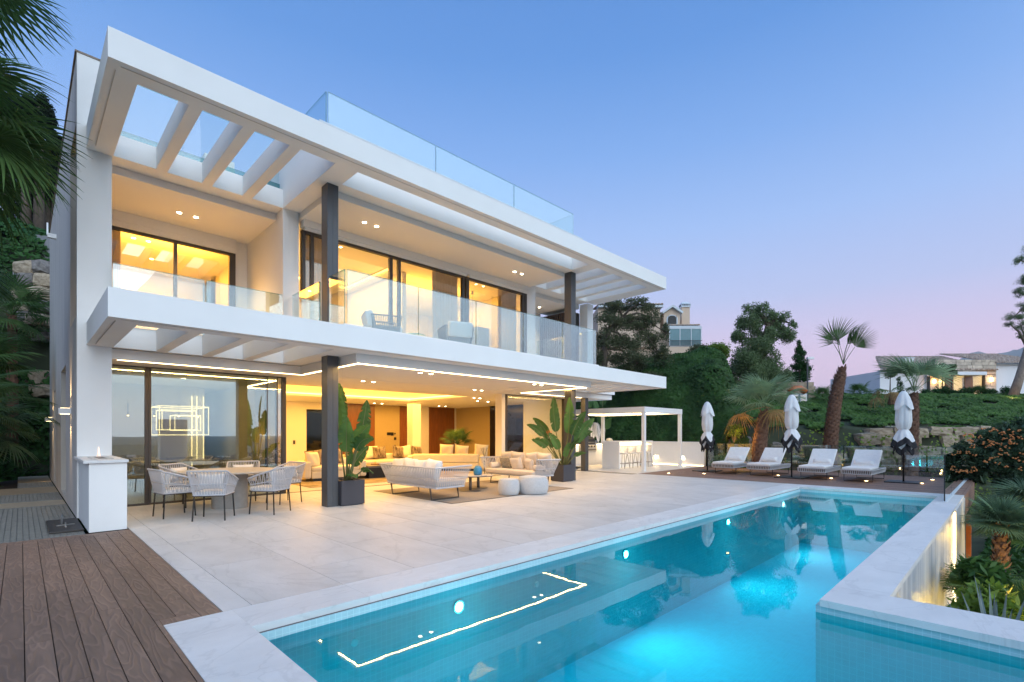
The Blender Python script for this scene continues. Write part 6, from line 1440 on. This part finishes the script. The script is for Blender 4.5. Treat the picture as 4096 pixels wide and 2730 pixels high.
# ---- planting below the pool wall
palm('garden_palm', 'green fan palm in the sunken garden below the glass fence', Vector((12.6, .12, -.12)), [Vector((12.6, .12, -2.6)), Vector((12.6, .12, -.8)), Vector((12.6, .12, -.2))], [.09, .09, .07], 30, .38, .22, 31, mat='leaf_palm_blue', droop=.2, e0=80, e1=-35, boots=120, cat='palm', group='palms in the sunken garden')
palm('garden_palm', 'yellow lit low palm right of the marble wall', Vector((10.6, .30, -1.0)), None, None, 14, .40, .3, 32, mat='leaf_palm', droop=.2, e0=80, e1=0, cat='palm', group='palms in the sunken garden')
palm('garden_palm', 'low palm at the right edge lit from below', Vector((9.2, -.12, -.9)), None, None, 14, .34, .3, 33, mat='leaf_palm', droop=.2, e0=80, e1=0, cat='palm', group='palms in the sunken garden')
palm('garden_palm', 'drooping grassy palm beside the timber edge', Vector((18.0, -.25, -.35)), None, None, 22, .55, .4, 34, mat='leaf_palm_blue', droop=.9, e0=80, e1=0, cat='palm', group='palms in the sunken garden')
palm('garden_palm', 'yellowish palm below the timber edge', Vector((16.0, .15, -.75)), None, None, 14, .45, .35, 35, mat='leaf_palm', droop=.3, e0=85, e1=10, cat='palm', group='palms in the sunken garden')
for k, (x, y, z, rf, lab) in enumerate(((14.5, .0, -.55, .42, 'fan palm between the green garden palm and the timber edge'), (11.3, .42, -1.15, .34, 'small palm right beside the marble light slot'), (9.9, -.25, -1.05, .34, 'yellow lit palm at the right edge, under the green garden palm'), (13.4, -.25, -.5, .42, 'fan palm at the right edge behind the green garden palm'))):
    palm('garden_palm', lab, Vector((x, y, z)), None, None, 18, rf, .28, 140 + k, mat='leaf_palm', droop=.25, e0=80, e1=-5, cat='palm', group='palms in the sunken garden')
bush('umbrella_plant', 'glowing bright green leafy plant between the marble wall and the grey spiky plant', (8.4, .16, -.75), (.48, .42, .5), 1500, .17, 'leaf_bright', 110, asp=.34, droop=.5, clumps=9)
bush('umbrella_plant', 'darker leafy top of the plant beside the marble light slot', (9.4, .22, -.45), (.42, .36, .34), 900, .16, 'leaf_ivy', 111, asp=.36, droop=.4, clumps=7)
bush('umbrella_plant', 'low leafy plant at the right edge of the garden', (7.6, -.18, -.95), (.4, .3, .35), 800, .15, 'leaf_bright', 112, asp=.36, droop=.4, clumps=7)
t = thing('spiky_plant', 'grey blue spiky agave like plant just behind the near coping', 'agave', (6.9, .10, -1.0)); r = random.Random(77)
for k in range(26):
    a_ = k * 2.4; el = R(r.uniform(48, 86)); L_ = r.uniform(.75, 1.1); d_ = Vector((math.cos(a_) * math.cos(el), math.sin(a_) * math.cos(el), math.sin(el))); s_ = d_.cross(Vector((0, 0, 1))).normalized(); w_ = .034; b = MB(); P = []
    for i in range(6):
        f = i / 5; c_ = d_ * L_ * f + Vector((0, 0, -.12 * f * f * math.cos(el) * 2)); ww = w_ * (1 - f ** 1.6) + .001; P += [c_ - s_ * ww, c_ + Vector((0, 0, -.012)), c_ + s_ * ww]
    b.add(P, [(3 * i + j, 3 * i + j + 1, 3 * i + j + 4, 3 * i + j + 3) for i in range(5) for j in range(2)]); part('blade', b, 'leaf_agave', t)
for (x, y, z, e) in ((7.7, -.3, -.9, 20), (8.9, -.4, -.8, 24), (10.1, -.4, -1.1, 34), (8.7, -.55, -1.0, 20), (12.0, -.3, -.9, 12), (15.3, -.3, -.8, 40), (17.3, -.6, -.5, 24), (11.0, -.2, -1.4, 24)): lamp('POINT', (x, y, z), e, (1, .64, .10), .06)
r2 = np.random.RandomState(5); n_ = 9000; P = np.stack([r2.uniform(6, 26, n_), r2.uniform(-4, .6, n_), -2.55 + .4 * r2.rand(n_)], 1); P = P[P[:, 0] > 6]
o = mesh_obj('undergrowth', mk('undergrowth', leaves(P, .22, .3, .4, 6), 'leaf_hedge')); _props(o, 'dark low undergrowth on the floor of the sunken garden', None, None, 'stuff')
# screw pine leaves behind the kitchen
strelitzia('banana_plant', 'tall yellow green broad leaved plants behind the bar, lit by the pergola', 'plant', tuple(Vector((21.0, 14.7, .1))), [S(0, 0, -.75, 0, 1.35, 1.0, .52, .1, -.1), S(0, 0, .05, 0, 1.9, .8, .5, -.2, .6), S(.1, 0, .2, .1, 1.6, .72, .5, .3, .9), S(0, 0, -.45, .1, .9, .8, .40, .0, .1), S(-.3, 0, -.15, .1, .7, .6, .34, .2, .7), S(0, 0, -.55, -.1, 2.7, 1.0, .36, .1, -.1), S(.1, 0, .1, -.1, 2.8, 1.3, .4, -.1, -.2), S(0, 0, -.2, -.1, 2.5, .8, .34, .4, .5), S(-.2, 0, -1.1, .1, 1.1, .9, .34, .2, .4)], 7, group=None)
palm('house_palm', 'feathery indoor palm beside the inner sofa', Vector((14.0, 17.6, 1.0)), [Vector((14.0, 17.6, 0.02)), Vector((14.0, 17.6, 1.0))], [.06, .05], 12, .5, .45, 61, mat='leaf_palm', droop=.3, e0=80, e1=10, cat='palm', boots=6)

# ================================================================== neighbouring houses
def hroot(name, label, d): return thing(name, label, 'house', tuple(FW * d), ROTV)
def fx(u, d=45): return (u - 1176.5) / 1137.4 * d
def fz(v, d=45): return 1.5 + (994.9 - v) / 1137.4 * d
H = hroot('peach_house', 'peach coloured house with a white chimney and dormer above the trees', 45)
def hp(name, mb, mat, par=None, bev=0, **kw): return part(name, mb, mat, par or H, bev=bev, **kw)
X_ = fx; Z_ = fz
hp('wall', MB().box(X_(1372), 0, Z_(860), X_(1600), 8, Z_(757)), 'peach_wall')
hp('lower_wall', MB().box(X_(1500), -1.6, Z_(865), X_(1600), -.005, Z_(804)), 'peach_wall')
hp('wing_wall', MB().box(X_(1372), -.4, Z_(800), X_(1514), 5, Z_(709)), 'peach_wall')
hp('eave', MB().box(X_(1522), -.55, Z_(758), X_(1605), .3, Z_(752)), 'white_trim'); hp('eave', MB().box(X_(1372), -.8, Z_(711), X_(1518), .2, Z_(706)), 'white_trim')
def tiled(parent, x0, x1, y0, z0, y1, z1, pitch=.26, tl=.42, name='roof', inset0=0, inset1=0):
    """sloping roof of barrel tiles: eave at (y0,z0), ridge at (y1,z1)"""
    rf = part(name, MB().add([(x0, y0, z0), (x1, y0, z0), (x1 - inset1, y1, z1), (x0 + inset0, y1, z1)], [(0, 1, 2, 3)]), 'roof_tile', parent); b = MB(); n_ = int((x1 - x0) / pitch); L_ = math.hypot(y1 - y0, z1 - z0); m_ = int(L_ / tl); r = random.Random(3)
    for i in range(n_):
        for j in range(m_):
            f0, f1 = j / m_, (j + 1.12) / m_; xa = x0 + (x1 - x0) * (i + .5) / n_
            if inset0 and xa < x0 + inset0 * f1: continue
            if inset1 and xa > x1 - inset1 * f1: continue
            xa += r.uniform(-.012, .012); P = []
            for f, rr_ in ((f0, .125), (min(1, f1), .095)):
                for k in range(5): a_ = PI * k / 4; P.append((xa + rr_ * math.cos(a_) * pitch / .26, y0 + (y1 - y0) * f, z0 + (z1 - z0) * f + rr_ * math.sin(a_) + .02 * (f == f0)))
            b.add(P, [(k, k + 1, k + 6, k + 5) for k in range(4)] + [(0, 1, 2, 3, 4)])
    part('roof_tiles', b, 'roof_tile', rf, kind='stuff'); return rf
tiled(H, X_(1522), X_(1604), -.6, Z_(751.5), 1.6, Z_(741)); tiled(H, X_(1372), X_(1518), -.85, Z_(705.5), 3, Z_(694))
w_ = hp('conservatory', MB().box(X_(1524), -1.5, Z_(764), X_(1598), -.02, Z_(758.5)).box(X_(1526), -1.5, Z_(803.5), X_(1598), -.02, Z_(801)), 'white_trim')
for u_ in (1526, 1549, 1574, 1596): part('post', MB().box(X_(u_), -1.5, Z_(801), X_(u_ + 1.6), -1.44, Z_(764)), 'white_trim', w_)
MATS['teal_pane'] = M('teal_pane', (.10, .22, .25), .15, var=.2, vs=.6)
for a_, c_ in ((1527.6, 1549), (1550.6, 1574), (1575.6, 1596)): part('pane', MB().box(X_(a_), -1.47, Z_(801), X_(c_), -1.46, Z_(764)), 'teal_pane', w_)
b = MB().box(X_(1526), -1.62, Z_(791), X_(1598), -1.6, Z_(790)).box(X_(1526), -1.62, Z_(803), X_(1598), -1.6, Z_(802)); [b.box(X_(1527 + k * 2.4), -1.62, Z_(802), X_(1527.5 + k * 2.4), -1.6, Z_(791)) for k in range(29)]; hp('railing', b, 'frame_black', kind='stuff')
def gable(x0, x1, zb, ze, zt, y0, y1): return MB().add([(x0, y0, zb), (x1, y0, zb), (x1, y0, ze), ((x0 + x1) / 2, y0, zt), (x0, y0, ze), (x0, y1, zb), (x1, y1, zb), (x1, y1, ze), ((x0 + x1) / 2, y1, zt), (x0, y1, ze)], [(0, 1, 2, 3, 4), (9, 8, 7, 6, 5), (1, 6, 7, 2), (0, 4, 9, 5), (2, 7, 8, 3), (3, 8, 9, 4)])
dm = hp('dormer', gable(X_(1523), X_(1560), Z_(752), Z_(722), Z_(710), -.3, 4), 'peach_wall')
b = MB(); 
for sg in (-1, 1): b.add([(X_(1541.5), -.6, Z_(704)), (X_(1541.5), -.6, Z_(709)), (X_(1541.5 + sg * 22), -.6, Z_(724)), (X_(1541.5 + sg * 24), -.6, Z_(720)), (X_(1541.5), 4, Z_(704)), (X_(1541.5), 4, Z_(709)), (X_(1541.5 + sg * 22), 4, Z_(724)), (X_(1541.5 + sg * 24), 4, Z_(720))], [(0, 1, 2, 3), (4, 7, 6, 5), (0, 3, 7, 4), (1, 5, 6, 2), (3, 2, 6, 7)])
part('dormer_roof', b, 'white_trim', dm)
def arch(cx, w, zb, zs, y, th): 
    P = [(cx - w, zb), (cx + w, zb), (cx + w, zs)] + [(cx + w * math.cos(a), zs + w * .75 * math.sin(a)) for a in [PI * k / 10 for k in range(1, 10)]] + [(cx - w, zs)]; n_ = len(P)
    return MB().add([(x, y, z) for x, z in P] + [(x, y + th, z) for x, z in P], [tuple(range(n_)), tuple(range(2 * n_ - 1, n_ - 1, -1))] + [(i, n_ + i, n_ + (i + 1) % n_, (i + 1) % n_) for i in range(n_)])
part('window_surround', arch(X_(1541.5), .50, Z_(748), Z_(735), -.36, .05), 'white_trim', dm); wd = part('window', arch(X_(1541.5), .38, Z_(747), Z_(735), -.40, .035), 'dark_glass', dm)
b = MB(); [b.box(X_(1532.5 + k * 3), -.42, Z_(746), X_(1533.1 + k * 3), -.405, Z_(728)) for k in range(7)]; b.box(X_(1532), -.42, Z_(739), X_(1551), -.405, Z_(738.3)); hp('window_bars', b, 'frame_black')
ch = hp('chimney', MB().box(X_(1577), 1.2, Z_(752), X_(1596), 2.0, Z_(697)), 'peach_wall')
part('chimney_cap', MB().box(X_(1576), 1.1, Z_(698.5), X_(1597), 2.1, Z_(696)).add([(X_(1576), 1.1, Z_(691)), (X_(1597), 1.1, Z_(691)), (X_(1597), 2.1, Z_(691)), (X_(1576), 2.1, Z_(691)), (X_(1581), 1.4, Z_(685)), (X_(1592), 1.4, Z_(685)), (X_(1592), 1.8, Z_(685)), (X_(1581), 1.8, Z_(685))], [(3, 2, 1, 0), (4, 5, 6, 7), (0, 1, 5, 4), (1, 2, 6, 5), (2, 3, 7, 6), (3, 0, 4, 7)]), 'white_trim', ch)
for k in range(6): part('slot_post', MB().box(X_(1576.3 + k * 4), 1.1, Z_(696), X_(1577.6 + k * 4), 1.3, Z_(691)), 'white_trim', ch)
part('vent', MB().box(X_(1577.5), 1.3, Z_(696), X_(1595.5), 2.0, Z_(691)), 'frame_black', ch)
H = hroot('white_house', 'low white house with a tiled roof, stone porch and lit windows on the slope', 45)
hp('wall', MB().box(X_(2022), 0, Z_(918), X_(2150), 7, Z_(853)), 'house_white'); hp('wall', MB().box(X_(2281), 0, Z_(918), X_(2420), 7, Z_(838)), 'house_white')
hp('cornice', MB().box(X_(2281), -.18, Z_(839.5), X_(2420), .1, Z_(836)), 'white_trim'); hp('cornice', MB().box(X_(2018), -.18, Z_(855), X_(2150), .1, Z_(851.5)), 'white_trim')
tiled(H, X_(2278), X_(2420), -.5, Z_(836), 5.5, Z_(812.5, 50.5) - .1, pitch=.23, tl=.5); tiled(H, X_(2014), X_(2282), -.5, Z_(852.5), 5.5, Z_(818, 50.5) - .1, pitch=.23, tl=.5, inset0=3.9)
hp('chimney', MB().box(X_(2130), 2.5, Z_(830), X_(2152), 3.2, Z_(813)), 'house_white'); hp('chimney_top', MB().box(X_(2129), 2.4, Z_(813), X_(2153), 3.3, Z_(811.5)), 'white_trim')
pw_ = hp('porch_wall', MB().box(X_(2142), -.3, Z_(863), X_(2281), 0, Z_(828)).box(X_(2256), -.3, Z_(918), X_(2281), 0, Z_(863)).box(X_(2130), -.3, Z_(918), X_(2150), 0, Z_(855)), 'grout'); r = random.Random(21)
z = Z_(863)
def rowst(xa, xb, za, zb):
    z = za
    while z < zb - .08:
        h_ = min(r.uniform(.22, .36), zb - z); x = xa
        while x < xb - .05:
            w2 = min(r.uniform(.3, .75), xb - x)
            if xb - x - w2 < .15: w2 = xb - x
            mb = MB().box(x + .012, -.34 - r.uniform(0, .03), z + .012, x + w2 - .012, -.28, z + h_ - .012); part('stone', mb, 'clad_stone', pw_); x += w2
        z += h_
rowst(X_(2142), X_(2281), Z_(862), Z_(828)); rowst(X_(2256), X_(2281), Z_(914), Z_(863.5)); rowst(X_(2130), X_(2150), Z_(914), Z_(863.5))
hp('porch_canopy', MB().box(X_(2150, 43.6), -1.4, Z_(862, 43.6), X_(2268, 43.6), -.38, Z_(854.5, 43.6)), 'house_white')
hp('wood_panel', MB().box(X_(2171), -.12, Z_(914), X_(2187.5), -.02, Z_(863)), 'wood_panel'); hp('wood_panel', MB().box(X_(2215), -.12, Z_(914), X_(2232), -.02, Z_(863)), 'wood_panel')
for a_, c_ in ((2150.5, 2170.5), (2188, 2214.5), (2232.5, 2255.5)):
    gw = hp('window', MB().box(X_(a_), -.10, Z_(914), X_(a_ + .8), -.04, Z_(863)).box(X_(c_ - .8), -.10, Z_(914), X_(c_), -.04, Z_(863)).box(X_(a_), -.10, Z_(864), X_(c_), -.04, Z_(863)), 'frame_dark'); part('pane', MB().box(X_(a_), -.08, Z_(914), X_(c_), -.07, Z_(863)), 'glass_clear', gw)
hp('room_wall', MB().box(X_(2145), 2.2, Z_(914), X_(2262), 2.3, Z_(855)), 'house_white'); hp('room_ceiling', MB().box(X_(2145), .02, Z_(861.5), X_(2262), 2.3, Z_(860)), 'ceiling_white'); hp('room_led', MB().box(X_(2189), 2.1, Z_(872), X_(2214), 2.19, Z_(871)), 'led_cove')
for u_ in (2160, 2201, 2244):
    p_ = FW * 45 + RG * X_(u_) + FW * .8; lamp('POINT', (p_.x, p_.y, Z_(868)), 60, (1, .62, .25), .3)
for u_, v_ in ((2268, 874), (2138, 878)):
    s_ = hp('porch_lamp', MB().box(X_(u_) - .08, -.48, Z_(v_) - .12, X_(u_) + .08, -.38, Z_(v_) + .12), 'lamp_small'); p_ = FW * 44.3 + RG * X_(u_) ; lamp('POINT', (p_.x, p_.y, Z_(v_)), 16, (1, .5, .15), .06)

# ================================================================== far town, seen in the glass
r = random.Random(50); b = MB(); P = []
for k in range(900):
    y = -r.uniform(140, 1500); x = r.uniform(-.25, 1.2) * -y + r.uniform(0, 60); z = float(hfun(x, y)); w2 = r.uniform(8, 22); h_ = r.uniform(5, 12); b.box(x, y, z - 6, x + w2, y + w2 * .8, z + h_)
b.box(150, -900, -60, 185, -880, 22)
o = struct('far_town', b, 'town_white'); o['kind'] = 'stuff'; o['label'] = 'distant white houses of the town below, mirrored in the glass'
rs = np.random.RandomState(8); n_ = 26000; y = -rs.uniform(90, 1500, n_); x = rs.uniform(-.3, 1.2, n_) * -y; z = hfun(x, y) + rs.rand(n_) * 9
o = mesh_obj('far_trees', mk('far_trees', leaves(np.stack([x, y, z], 1), 9, 0, .8, 9), 'town_tree_hazed')); _props(o, 'distant haze-greyed trees of the valley, mirrored in the glass', None, None, 'stuff')

lamp('POINT', (-1.9, 16.4, .2), 14, (1, .56, .12), .06); lamp('POINT', (-2.4, 20.5, 1.2), 14, (1, .56, .12), .06)

hz = mesh_obj('haze', mk('haze', MB().box(-9100, -9100, -120, 9100, 9100, 700), 'terrain')); _props(hz, 'thin evening haze over the valley', None, None, 'stuff')
hm = bpy.data.materials.new('haze'); hm.use_nodes = True; hm.node_tree.nodes.clear(); hv = hm.node_tree.nodes.new('ShaderNodeVolumePrincipled'); ho = hm.node_tree.nodes.new('ShaderNodeOutputMaterial')
hv.inputs['Density'].default_value = .00011; hv.inputs['Color'].default_value = (.85, .92, 1, 1); hm.node_tree.links.new(hv.outputs[0], ho.inputs['Volume']); hz.data.materials.clear(); hz.data.materials.append(hm)
cy.volume_bounces = 2
